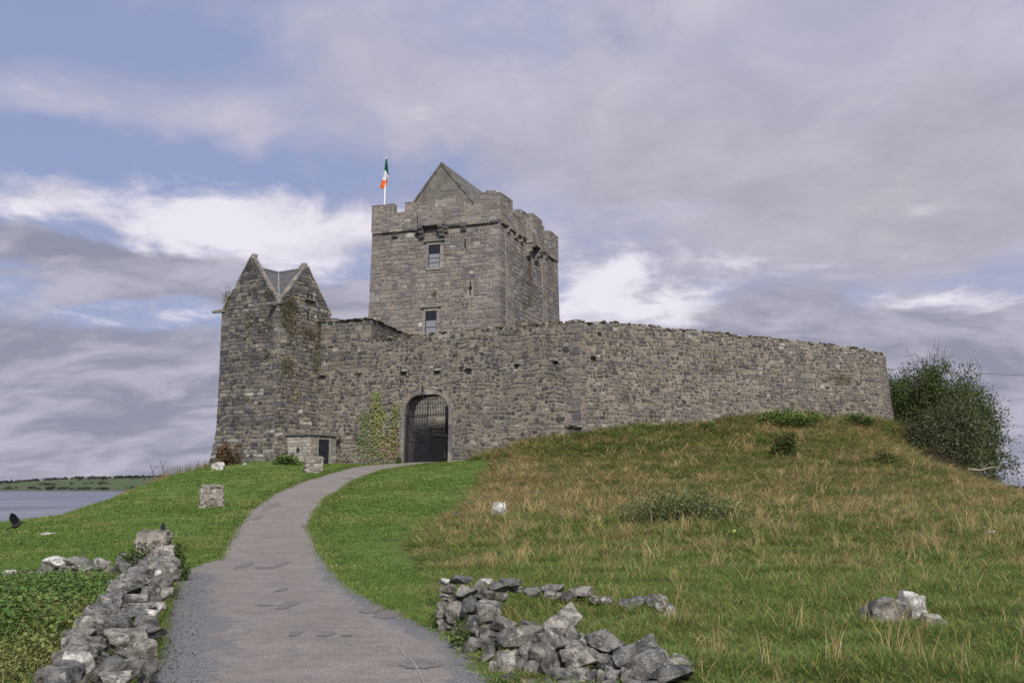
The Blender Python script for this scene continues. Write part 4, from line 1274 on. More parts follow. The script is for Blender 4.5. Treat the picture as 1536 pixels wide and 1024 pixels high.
spout(tr(-.02, UBk - .25, UZ - .35), (-da_ + db_ * .2))
# ledge and twin slots, narrow slit in the right gable
def tface(px, py):
    u = (px - 768) / F; v = (512 - py) / F
    d = Vector((u, cs - v * sn)); nn = -da_
    t_ = UN.dot(nn) / d.dot(nn); hit = d * t_
    return (hit - UN).dot(db_), CZ + t_ * (sn + v * cs)
b_, z_ = tface(464, 449)
mb = MB()
rg = [tuple(UN + db_ * (b_ + s) - da_ * o) for s, o in ((-.45, -.05), (-.45, .26), (.45, .26), (.45, -.05))]
shell(mb, [(z_ - .1, rg), (z_, rg)], 0, (.14, .135, .12)); mb.build('ledge', M['stone_turret'], turret)
mb = MB()
for s in (-.17, .17):
    mb = MB()
    rg = [tuple(UN + db_ * (b_ + s + k) - da_ * o) for k, o in ((-.1, -.05), (-.1, .045), (.1, .045), (.1, -.05))]
    shell(mb, [(z_ + .01, rg), (z_ + .38, rg)]); mb.build('slot', M['dark'], turret)
b2, z2 = tface(461.5, 480)
mb = MB()
rg = [tuple(UN + db_ * (b2 + k) - da_ * o) for k, o in ((-.05, -.05), (-.05, .045), (.05, .045), (.05, -.05))]
shell(mb, [(z2, rg), (z2 + .75, rg)])
mb.build('slot', M['dark'], turret)

# ================================================================== LONG CURTAIN WALL
random.seed(41)
def cpt(px, Y, py=600):
    p = P(px, py, Y); return Vector((p.x, p.y))
c0 = cpt(470, invlerp_depth(470, (637, 60.0), (870, 56.0)), 480)
c1 = Vector((3.88, 56.0)); c1b = None
e_pt = cpt(1318, 67.6, 560)
kink = c1 + (e_pt - c1) * .17 + Vector((-.12, .25))
dire = (e_pt - c1).normalized(); nrm_in = Vector((-dire.y, dire.x))
poly = [c0, c1, kink, e_pt]
# rounded end
cc = e_pt + nrm_in * 1.9
for k in range(1, 8):
    a = R(100) * k / 7
    poly.append(cc + (-nrm_in * math.cos(a) + dire * math.sin(a)) * 1.9)
last = poly[-1]; dlast = (poly[-1] - poly[-2]).normalized()
poly.append(last + dlast * 9)
segl = [(poly[i + 1] - poly[i]).length for i in range(len(poly) - 1)]
cum = [0]
for s in segl: cum.append(cum[-1] + s)
LT = cum[-1]
segn = [Vector(((poly[i + 1] - poly[i]).normalized().y, -(poly[i + 1] - poly[i]).normalized().x)) for i in range(len(segl))]
vn = [segn[0]] + [((segn[i - 1] + segn[i]) / (1 + segn[i - 1].dot(segn[i]))) for i in range(1, len(segn))] + [segn[-1]]
def cseg(u):
    i = 0
    while i < len(segl) - 1 and u > cum[i + 1]: i += 1
    return i, (u - cum[i]) / segl[i]
def batter(u): return .015 + .06 * float(smooth(np.array(u), cum[1], cum[3]))
def cmap(u, w_, d):
    i, f = cseg(u)
    p = poly[i].lerp(poly[i + 1], f)
    sharp = segl[i] > 3
    n = segn[i] if sharp and .08 < f < .92 else vn[i].lerp(vn[i + 1], f)
    if sharp and f <= .08: n = vn[i].lerp(segn[i], f / .08)
    if sharp and f >= .92: n = segn[i].lerp(vn[i + 1], (f - .92) / .08)
    p = p + n * (d + batter(u) * (11 - w_))
    return Vector((p.x, p.y, w_))
def u_of_px(px, py):
    best = None
    for u in np.arange(0, LT, .05):
        p = cmap(u, 8, 0)
        v = (512 - py) / F; t_ = p.y / (cs - v * sn)
        e = abs((768 + p.x / t_ * F) - px)
        if best is None or e < best[0]: best = (e, u)
        if u > cum[3] and best[0] < 1: break
    return best[1]
tops_px = [(475, 521), (520, 514), (560, 507.5), (617, 500.5), (660, 496), (700, 493), (770, 486.5), (830, 482.5), (870, 480), (905, 480.5), (940, 483), (1000, 489), (1050, 494), (1100, 499), (1150, 504), (1200, 509), (1250, 515), (1300, 521), (1318, 525)]
tu_ = []; tz_ = []
for px, py in tops_px:
    u = u_of_px(px, py); p = cmap(u, 11, 0)
    v = (512 - py) / F; t_ = p.y / (cs - v * sn)
    tu_.append(u); tz_.append(CZ + t_ * (sn + v * cs))
tu_ += [cum[5], cum[8], LT]; tz_ += [tz_[-1] - .25, tz_[-1] - .8, tz_[-1] - 1.0]
def ctop(u): return float(np.interp(u, tu_, tz_)) - .13 + .05 * math.sin(u * 1.7) * math.sin(u * .53 + 1) + .025 * math.sin(u * 4.3)      # the loose coping stones stand on this
gu0, gu1 = u_of_px(606.5, 650), u_of_px(673, 650)
gzt = P(640, 592, 59.8).z; GR = 1.05
GZ0 = 2.9
def gate_top(u):
    if u < gu0 or u > gu1: return None
    e = min(u - gu0, gu1 - u)
    if e >= GR: return gzt
    return gzt - GR * .95 + .95 * math.sqrt(max(GR * GR - (GR - e) ** 2, 0))
def ghole(u, w_):
    m = .30
    if u < gu0 - 1.0 or u > gu1 + 1.0 or w_ > gzt + 1.0: return None
    if w_ < gzt - GR:
        if gu0 - m < u < gu1 + m: return 'skip'
        return (1, 0, gu0 - m) if u <= gu0 - m else (-1, 0, -(gu1 + m))
    for cu, sg in ((gu0 + GR, -1), (gu1 - GR, 1)):
        if (u - cu) * sg > 0:
            ax, ay = u - cu, w_ - (gzt - GR); L = math.hypot(ax, ay) + 1e-6
            if L < GR + m: return 'skip'
            nx, ny = ax / L, ay / L
            return (-nx, -ny, -(nx * cu + ny * (gzt - GR) + GR + m))
    if w_ < gzt + m: return 'skip'
    return (0, -1, -(gzt + m))
gp = cmap((gu0 + gu1) / 2, 3, 0)
curtain = thing('curtain_wall', 'long rubble stone curtain wall with barred arched gateway, curving round the grass mound', 'wall', (gp.x, gp.y, 3.0))
mb = MB()
THK = 1.3
us = sorted(set([round(x, 3) for x in np.arange(0, LT, .4)] + [round(x, 3) for x in cum] + [round(gu0 + (gu1 - gu0) * k / 24, 4) for k in range(25)] + [round(gu0 + (.5 - .5 * math.cos(math.pi * k / 24)) * (gu1 - gu0), 4) for k in range(25)]))
def wb(u): return 1.0
prev = None
for u in us:
    g_ = gate_top(u + 1e-4) if gu0 <= u < gu1 else None
    zt = ctop(u)
    sec = {}
    sec['u'] = u; sec['zt'] = zt
    prev_ = prev; prev = sec
    if prev_ is None: continue
    ua, ub = prev_['u'], u
    mid_ = (ua + ub) / 2
    ing = gu0 - 1e-3 < mid_ < gu1 + 1e-3
    za, zb = (gate_top(min(max(ua, gu0), gu1)), gate_top(min(max(ub, gu0), gu1))) if ing else (wb(ua), wb(ub))
    f = lambda u_, z, d: cmap(u_, z, d)
    vs = [f(ua, za, -.03), f(ub, zb, -.03), f(ub, ctop(ub), -.03), f(ua, ctop(ua), -.03), f(ua, za, -THK), f(ub, zb, -THK), f(ub, ctop(ub), -THK), f(ua, ctop(ua), -THK)]
    mb.add(vs, [(0, 1, 2, 3), (5, 4, 7, 6), (3, 2, 6, 7), (4, 5, 1, 0)])
for u in (gu0, gu1):
    z1 = gate_top(u + (1e-3 if u == gu0 else -1e-3))
    vs = [cmap(u, 1, -.03), cmap(u, 1, -THK), cmap(u, z1 + .1, -THK), cmap(u, z1 + .1, -.03)]
    mb.add(vs, [(0, 1, 2, 3)])
for u in (0, LT):
    vs = [cmap(u, 1, -.03), cmap(u, 1, -THK), cmap(u, ctop(u), -THK), cmap(u, ctop(u), -.03)]; mb.add(vs, [(0, 1, 2, 3)])
u_k = cum[1]
def layc(u0, u1, hr, wr, gap, rough, pal, pl, **kw):
    # follow the sloping top: lay in strips so the courses can be cut by the top line
    n = max(1, int((u1 - u0) / 3.0))
    lay(mb, cmap, u0, u1, 2.2, 11.4, hr, wr, gap, rough, (-.012, .022), pal, pl, top_pl=(ctop, .55, .22), hole=lambda u, w_: ('skip' if w_ > ctop(u) + .02 else ghole(u, w_)), matid=1, **kw)
layc(0.4, u_k - .35, (.17, .30), (.18, .45), .105, .055, PAL_DARK, .035, wav=.07, skip=.05, split=.25)
layc(u_k + .03, cum[3], (.16, .28), (.18, .44), .095, .045, PAL_DARK, .04, wav=.05, skip=.05, base_pl=(6.3, .10), split=.2)
layc(cum[3], LT, (.16, .28), (.24, .55), .055, .035, PAL_TOWER, .02, wav=.02, skip=.02)
wall_o = mb.build('wall', [M['mortar'], M['stone']], curtain)
mb = MB()
# larger dressed stones at the angle of the wall
z = 3.6
while z < ctop(u_k) - .2:
    hh = random.uniform(.28, .5)
    for sg in (-1,):
        l_ = random.uniform(.35, .9)
        ua, ub = (u_k - l_, u_k) if sg < 0 else (u_k, u_k + l_)
        ring = lambda zz: [tuple(cmap(a, zz, d).xy) for a, d in ((ua, -.05), (ua, .006), (ub, .006), (ub, -.05))][::1]
        shell(mb, [(z, ring(z)), (z + hh - .035, ring(z + hh))], 0, pick(PAL_DARK[1:7] + PAL_TOWER[:3], .0))
    z += hh
mb.build('corner_stones', M['stone'], curtain)
# gateway surround
mb = MB()
pts = []
z = GZ0
jl = [(gu0, z_) for z_ in np.linspace(GZ0, gzt - GR, 5)]
arcl = [(gu0 + GR - GR * math.cos(R(a)), gzt - GR + GR * math.sin(R(a))) for a in (30, 60, 90)]
topl = [(gu0 + GR + (gu1 - gu0 - 2 * GR) * f, gzt) for f in (.5, 1.0)]
arcr = [(gu1 - GR + GR * math.sin(R(a)), gzt - GR + GR * math.cos(R(a))) for a in (30, 60, 90)]
jr = [(gu1, z_) for z_ in np.linspace(gzt - GR, GZ0, 5)][1:]
ins = jl + arcl + topl + arcr + jr
cuc, czc = (gu0 + gu1) / 2, gzt - GR
def outw(u, w_):
    if w_ <= gzt - GR + 1e-6: return (-1, 0) if u < cuc else (1, 0)
    for cu, sg in ((gu0 + GR, -1), (gu1 - GR, 1)):
        if (u - cu) * sg > 1e-6:
            L = math.hypot(u - cu, w_ - czc); return ((u - cu) / L, (w_ - czc) / L)
    return (0, 1)
for i in range(len(ins) - 1):
    p, q = ins[i], ins[i + 1]
    wdt = random.uniform(.16, .36)
    op, oq = outw(*p), outw(*q)
    sub = 4
    front = []; rim = []
    for k in range(sub + 1):
        f = k / sub * .985 + .0075
        u = p[0] + (q[0] - p[0]) * f; w_ = p[1] + (q[1] - p[1]) * f
        if i in range(4, 7) or (9 <= i <= 11):
            cu = gu0 + GR if u < cuc else gu1 - GR
            L = math.hypot(u - cu, w_ - czc)
            if L > 1e-6 and w_ > czc: u = cu + (u - cu) / L * GR; w_ = czc + (w_ - czc) / L * GR
        o_ = outw(u, w_)
        rim.append((u, w_, o_))
    col = pick(PAL_DARK[:7], 0)
    vs = []; fs = []
    for (u, w_, o_) in rim:
        vs += [cmap(u, w_, -.55), cmap(u, w_, .015), cmap(u + o_[0] * .05, w_ + o_[1] * .05, .05), cmap(u + o_[0] * wdt, w_ + o_[1] * wdt, .05), cmap(u + o_[0] * wdt, w_ + o_[1] * wdt, -.05)]
    for k in range(sub):
        for j_ in range(4): fs.append((k * 5 + j_, k * 5 + j_ + 1, (k + 1) * 5 + j_ + 1, (k + 1) * 5 + j_))
    fs += [(0, 1, 2, 3, 4), tuple(sub * 5 + j_ for j_ in (4, 3, 2, 1, 0))]
    mb.add(vs, fs, col)
mb.build('gate_surround', M['frame'], curtain)
# iron gate: fixed grille above, two leaves below, boards on the lower right
gd = -.24
gate = thing('gate', None, None, (gp.x, gp.y, 3.0)); gate.name = 'iron_gate'
gate.parent = curtain; gate.matrix_parent_inverse = Matrix.Translation(-Vector(curtain.location))
del_keys = [k for k in ('label', 'category') if k in gate]
for k in del_keys: del gate[k]
mid = gu0 + (gu1 - gu0) * .49
zrail = P(640, 622, 59.8).z
def gbar(mb, u0, z0, u1, z1, r=.024, d=gd): mb.tube([cmap(u0, z0, d), cmap(u1, z1, d)], r, 5)
gl = P(640, 694, 59.8).z + .06
mb = MB()
n_ = 27
for k in range(1, n_):
    u = gu0 + (gu1 - gu0) * k / n_
    gbar(mb, u, zrail - .1, u, gate_top(u) + .02)
gbar(mb, gu0, zrail, gu1, zrail + .03, .028, gd + .02); gbar(mb, gu0 + .75, zrail + 1.0, gu1 - .75, zrail + 1.0, .022, gd + .02)
mb.build('upper_grille', M['iron'], gate)
mb = MB()
for k in range(1, 14):
    u = gu0 + (mid - gu0) * k / 14
    gbar(mb, u, gl, u, zrail - .05)
for z_ in (gl + .08, gl + 1.25, zrail - .05, gl + 1.95): gbar(mb, gu0 + .04, z_, mid, z_ - (.0 if z_ < gl + 1.5 else .06), .026, gd + .02)
gbar(mb, gu0 + .05, gl + .1, gu0 + .8, gl + .75, .022, gd + .03); gbar(mb, gu0 + .05, gl + 1.95, mid - .3, gl + 1.35, .02, gd + .03)
mb.tube([cmap(gu0 + .04, gl - .05, gd), cmap(gu0 + .04, zrail + .1, gd)], .05, 6)
mb.tube([cmap(mid, gl, gd), cmap(mid, zrail + .85, gd)], .032, 6)
mb.build('barred_leaf', M['iron'], gate)
mb = MB()
u = gu0 + (gu1 - gu0) * .245
while u < gu1 - .03:
    ww = min(random.uniform(.13, .2), gu1 - .01 - u)
    zt = gl + 1.72 - .30 * (u - gu0) / (gu1 - gu0) - random.uniform(0, .02)
    vs = [cmap(a, z_, d) for d in (gd - .07, gd - .04) for a, z_ in ((u, gl), (u + ww - .012, gl), (u + ww - .012, zt), (u, zt))]
    mb.add(vs, [(0, 1, 2, 3), (7, 6, 5, 4), (0, 4, 5, 1), (1, 5, 6, 2), (2, 6, 7, 3), (3, 7, 4, 0)])
    u += ww
m_, t, b, _ = mat('flaking_black_boards')
g = t.add('ShaderNodeNewGeometry').outputs['Position']
n1 = t.noise(t.mapping(g, (3, 3, .8)), 2.0, 6, .7)
c = t.mix(t.ss(n1, .62, .68), (.014, .014, .017), (.17, .165, .16)); t.set(b.inputs['Base Color'], c); b.inputs['Roughness'].default_value = .9; b.inputs['Specular IOR Level'].default_value = .05
bumpn(t, b, n1, .3, .02)
mb.build('boarding', m_, gate)
mb = MB()
gbar(mb, gu0 + (gu1 - gu0) * .15, gl + 1.85, gu1 - .02, gl + 1.45, .03, gd + .02)
mb.build('slanting_rail', M['iron'], gate)
# iron bracket above the gateway
mb = MB()
ub_ = u_of_px(636, 590)
mb.tube([cmap(ub_, gzt + .62, .12), cmap(ub_, gzt - .05, .16), cmap(ub_ + .1, gzt - .2, .1)], .035, 6)
mb.tube([cmap(ub_, gzt + .3, .0), cmap(ub_, gzt + .3, .14)], .03, 6)
mb.build('bracket', M['iron'], curtain)
# loose coping stones along the top, with small putlog holes and jutting stones below
mb = MB()
u = 1.2
while u < LT - .2:
    for d in (-.12, -.5, -.9, -1.22):
        if random.random() < .10: continue
        s = random.uniform(.2, .55); hgt = random.uniform(.09, .19) * (1.3 if random.random() < .12 else 1)
        p = cmap(min(u + random.uniform(-.1, .1), LT), ctop(u) + hgt * .30 + random.uniform(-.02, .03), d + random.uniform(-.06, .06))
        colr = random.choice([(.14, .13, .12), (.20, .19, .17), (.30, .29, .27), (.42, .41, .38), (.16, .11, .075), (.12, .09, .06), (.25, .24, .22)])
        mb.mesh(random.choice(LITE), rmat(p, (s * 1.15, s * .9, hgt)), colr)
    u += random.uniform(.2, .34)
mb.build('coping_stones', M['stone'], curtain)
mb = MB()
for px, py in [(607, 556), (658, 555), (703, 552), (776, 545), (834, 540), (484, 562), (890, 535), (858, 638), (868, 640), (540, 558)]:
    u = u_of_px(px, py); p = cmap(u, 8, 0); v = (512 - py) / F; t_ = p.y / (cs - v * sn)
    zz = CZ + t_ * (sn + v * cs)
    mb.mesh(random.choice(LITE), rmat(cmap(u, zz, .08), (.5, .4, .2), (0, 0, math.atan2(segn[cseg(u)[0]].y, segn[cseg(u)[0]].x) + 1.57)), random.choice([(.3, .29, .27), (.17, .165, .16)]))
mb.build('jutting_stones', M['stone'], curtain)
mb = MB()
for px, py, w_, h_ in [(858, 641, .55, .16), (890, 538, .25, .12), (607, 560, .3, .14), (655, 557, .3, .14), (703, 557, .22, .12), (486, 565, .3, .15), (776, 548, .2, .12), (900, 500, .2, .15), (620, 590, .01, .01), (834, 543, .25, .12)]:
    u = u_of_px(px, py); p = cmap(u, 8, 0); v = (512 - py) / F; t_ = p.y / (cs - v * sn); zz = CZ + t_ * (sn + v * cs)
    vs = [cmap(a, z_, d) for d in (-.02, .06) for a, z_ in ((u - w_ / 2, zz - h_ / 2), (u + w_ / 2, zz - h_ / 2), (u + w_ / 2, zz + h_ / 2), (u - w_ / 2, zz + h_ / 2))]
    mb.add(vs, [(0, 1, 2, 3), (7, 6, 5, 4), (0, 4, 5, 1), (1, 5, 6, 2), (2, 6, 7, 3), (3, 7, 4, 0)])
mb.build('wall_holes', M['dark'], curtain)

# ================================================================== higher range behind the curtain, next to the turret
random.seed(51)
ub1 = u_of_px(557, 480)
pa = cmap(ub1, 9, -.02).xy; pa0 = cmap(.6, 9, -.02).xy
ZR = P(557, 478, pa.y).z
d2 = tv
far_p = pa + Vector((.22, 1)).normalized() * 8.5
back = [far_p + (pa0 - pa), ]
rg = [tuple(pa0), tuple(pa), tuple(far_p), tuple(back[0])]
block = thing('parapet_range', 'flat topped block of rubble masonry rising behind the wall between turret and tall tower', 'building', ((pa.x + far_p.x) / 2, (pa.y + far_p.y) / 2, 3))
mb = MB(); ins_ = .03
shell(mb, [(2.4, rg), (ZR, rg)])
L = (pa - pa0).length
f_ = Face([(2.4, rg[0], rg[1]), (ZR, rg[0], rg[1])], L)
lay(mb, f_, 0, L, 9.0, ZR + .1, (.18, .32), (.25, .6), .06, .04, (.0, .05), PAL_DARK, .02, clips=[(0, 1, ZR)], matid=1)
L2 = (far_p - pa).length
f_ = Face([(2.4, rg[1], rg[2]), (ZR, rg[1], rg[2])], L2)
lay(mb, f_, 0, L2, 8.0, ZR + .1, (.18, .30), (.3, .6), .05, .035, (.0, .04), PAL_DARK, .01, clips=[(0, 1, ZR)], matid=1)
mb.build('wall', [M['mortar'], M['stone']], block)
for A, B in ((pa0, pa), (pa, far_p)):
    mb = MB()
    LL = (B - A).length; s = 0
    while s < LL:
        p = A.lerp(B, s / LL); sz = random.uniform(.3, .6)
        mb.mesh(random.choice(LITE), rmat(Vector((p.x, p.y, ZR + .03)), (sz, .5, .16)), pick(PAL_DARK, .08)); s += sz * .6
    mb.build('coping_stones', M['stone'], block)

# inner courtyard wall seen through the gate bars
random.seed(52)
q0 = cmap(gu0 - 3.0, 6, -6.5).xy; q1 = cmap(gu1 + 3.5, 6, -6.5).xy
inner = thing('inner_wall', 'rough stone wall across the courtyard seen through the bars of the arched gate', 'wall', ((q0.x + q1.x) / 2, (q0.y + q1.y) / 2, 3))
mb = MB(); nn = segn[0]
rg = [tuple(q0), tuple(q1), tuple(q1 - nn * .6), tuple(q0 - nn * .6)]
shell(mb, [(2, rg), (8.6, rg)])
L = (q1 - q0).length
lay(mb, Face([(2, rg[0], rg[1]), (8.6, rg[0], rg[1])], L), 0, L, 2.6, 8.6, (.2, .34), (.3, .65), .06, .04, (.0, .03), [(.26, .245, .225), (.21, .20, .185), (.31, .295, .27)], .1, matid=1)
mb.build('wall', [M['mortar_tower'], M['frame']], inner)
mb = MB()
wc = L * .56
vs = []
f_ = Face([(2, rg[0], rg[1]), (8.6, rg[0], rg[1])], L)
vs = [f_(u, z_, d) for d in (-.02, .07) for u, z_ in ((wc - .18, 6.0), (wc + .18, 6.0), (wc + .18, 6.8), (wc - .18, 6.8))]
mb.add(vs, [(0, 1, 2, 3), (7, 6, 5, 4), (0, 4, 5, 1), (1, 5, 6, 2), (2, 6, 7, 3), (3, 7, 4, 0)])
wc = L * .30
vs = [f_(u, z_, d) for d in (-.02, .07) for u, z_ in ((wc - .35, 5.2), (wc + .35, 5.2), (wc + .35, 7.0), (wc - .35, 7.0))]
mb.add(vs, [(0, 1, 2, 3), (7, 6, 5, 4), (0, 4, 5, 1), (1, 5, 6, 2), (2, 6, 7, 3), (3, 7, 4, 0)])
mb.build('window', M['dark'], inner)

# ================================================================== small lean-to at the foot of the turret
random.seed(53)
hb = .95     # along the turret's right face
A0 = UN + db_ * hb - da_ * .03
A1 = A0 - da_ * 2.05          # near outer corner
A2 = A1 + db_ * 2.25          # right end
A3 = A2 + da_ * 2.05
hut = thing('stone_lean_to', 'low flat roofed stone lean-to with dark door at the foot of the gabled turret', 'lean-to', ((A0.x + A2.x) / 2, (A0.y + A2.y) / 2, 2.9))
zt = P(467, 652, A1.y).z
rg = [tuple(A0), tuple(A1), tuple(A2), tuple(A3)]
mb = MB(); shell(mb, [(2.0, rg), (zt, rg)])
def dface(px, py):
    u = (px - 768) / F; v = (512 - py) / F
    d = Vector((u, cs - v * sn)); nn = -da_
    t_ = A1.dot(nn) / d.dot(nn); hit = d * t_
    return (hit - A1).dot(db_), CZ + t_ * (sn + v * cs)
d0, dz0 = dface(476.5, 694); d1, dz1 = dface(493.5, 659)
PAL_LIT_SIDE = [(.42, .40, .37), (.35, .34, .32), (.48, .46, .43), (.30, .29, .27)]  # paler stones for the left face: its sunlit look is put into colour
lay(mb, Face([(2, rg[0], rg[1]), (zt, rg[0], rg[1])], 2.05), 0, 2.05, 2.5, zt + .1, (.13, .22), (.22, .5), .035, .025, (.0, .03), PAL_LIT_SIDE, .08, clips=[(0, 1, zt)], matid=1)
lay(mb, Face([(2, rg[1], rg[2]), (zt, rg[1], rg[2])], 2.25), 0, 2.25, 2.5, zt + .1, (.13, .24), (.2, .5), .035, .025, (.0, .03), PAL_TOWER, .05, clips=[(0, 1, zt)], matid=1,
    hole=lambda u, w_: ('skip' if d0 - .02 < u < d1 + .02 and w_ < dz1 + .02 else (((1, 0, d0 - .02) if u <= d0 - .02 else (-1, 0, -(d1 + .02))) if (w_ < dz1 + .02 and d0 - .5 < u < d1 + .5) else ((0, -1, -(dz1 + .02)) if d0 < u < d1 else None))))
mb.build('wall', [M['mortar_tower'], M['stone_tower']], hut)
mb = MB()
ov = .14
rr_ = [tuple(A0 - db_ * ov), tuple(A1 - db_ * ov - da_ * ov), tuple(A2 - da_ * ov + db_ * .35), tuple(A3 + db_ * .35)]
shell(mb, [(zt + .003, rr_), (zt + .12, rr_)], 0, (.16, .15, .135)); mb.build('roof_slab', M['stone_tower'], hut)
mb = MB()
o_ = lambda s, z_, d: Vector((*(A1 + db_ * s - da_ * d), z_))
vs = [o_(s, z_, d) for d in (-.02, .012) for s, z_ in ((d0, dz0 - .2), (d1, dz0 - .2), (d1, dz1), (d0, dz1))]
mb.add(vs, [(0, 1, 2, 3), (7, 6, 5, 4), (0, 4, 5, 1), (1, 5, 6, 2), (2, 6, 7, 3), (3, 7, 4, 0)])
dr = mb.build('door', M['door'], hut)
mb = MB()
for s0, s1 in ((d0 - .10, d0), (d1, d1 + .10)):
    vs = [o_(s, z_, d) for d in (-.02, .05) for s, z_ in ((s0, dz0 - .2), (s1, dz0 - .2), (s1, dz1 + .12), (s0, dz1 + .12))]
    mb.add(vs, [(0, 1, 2, 3), (7, 6, 5, 4), (0, 4, 5, 1), (1, 5, 6, 2), (2, 6, 7, 3), (3, 7, 4, 0)], (.22, .21, .19))
mb.build('door_frame', M['frame'], dr)
mb = MB()
sL = 1.05; zL = zt - 1.0
vs = [Vector((*(A0 - da_ * s - db_ * d), z_)) for d in (-.02, .045) for s, z_ in ((sL - .09, zL), (sL + .09, zL), (sL + .09, zL + .24), (sL - .09, zL + .24))]
mb.add(vs, [(0, 1, 2, 3), (7, 6, 5, 4), (0, 4, 5, 1), (1, 5, 6, 2), (2, 6, 7, 3), (3, 7, 4, 0)]); mb.build('vent_hole', M['dark'], hut)
# ================================================================== LOOSE STONES, DRY-STONE WALLS, BLOCKS
random.seed(61)
def stone_obj(name, me, p, size, rot, parent=None, label=None, mat_=None):
    o = bpy.data.objects.new(name, me)
    o.location = p; o.rotation_euler = rot; o.scale = size
    COL.objects.link(o)
    if parent is not None:
        o.parent = parent; o.matrix_parent_inverse = Matrix.Translation(-Vector(parent.location))
    if mat_ is not None:
        o.material_slots[0].link = 'OBJECT'; o.material_slots[0].material = mat_
    if label: o['label'] = label
    return o
def dims(zw, zh, Y, zoom):
    k = Y * 1.0 / F / zoom
    return zw * k, zh * k
WHITEISH = {}
def put(parent, px, py, w_px, h_px, Y, tilt=0.0, depth=.85, label=None, white=False, back=0.0, me=None):
    """one stone of the wall: centre pixel, size in photo pixels, depth"""
    p = P(px, py, Y)
    w_ = w_px * Y / F * 1.02; h_ = h_px * Y / F * 1.02
    d_ = max(min(w_, .6), h_ * .7) * depth
    rot = (random.uniform(-.12, .12), -tilt, random.uniform(-.25, .25))
    p = p + Vector((0, d_ * .35 + back, 0))
    return stone_obj('stone', me or random.choice(ROCKS), p, (w_, d_, h_), rot, parent, label, M['rock_white'] if white else None)

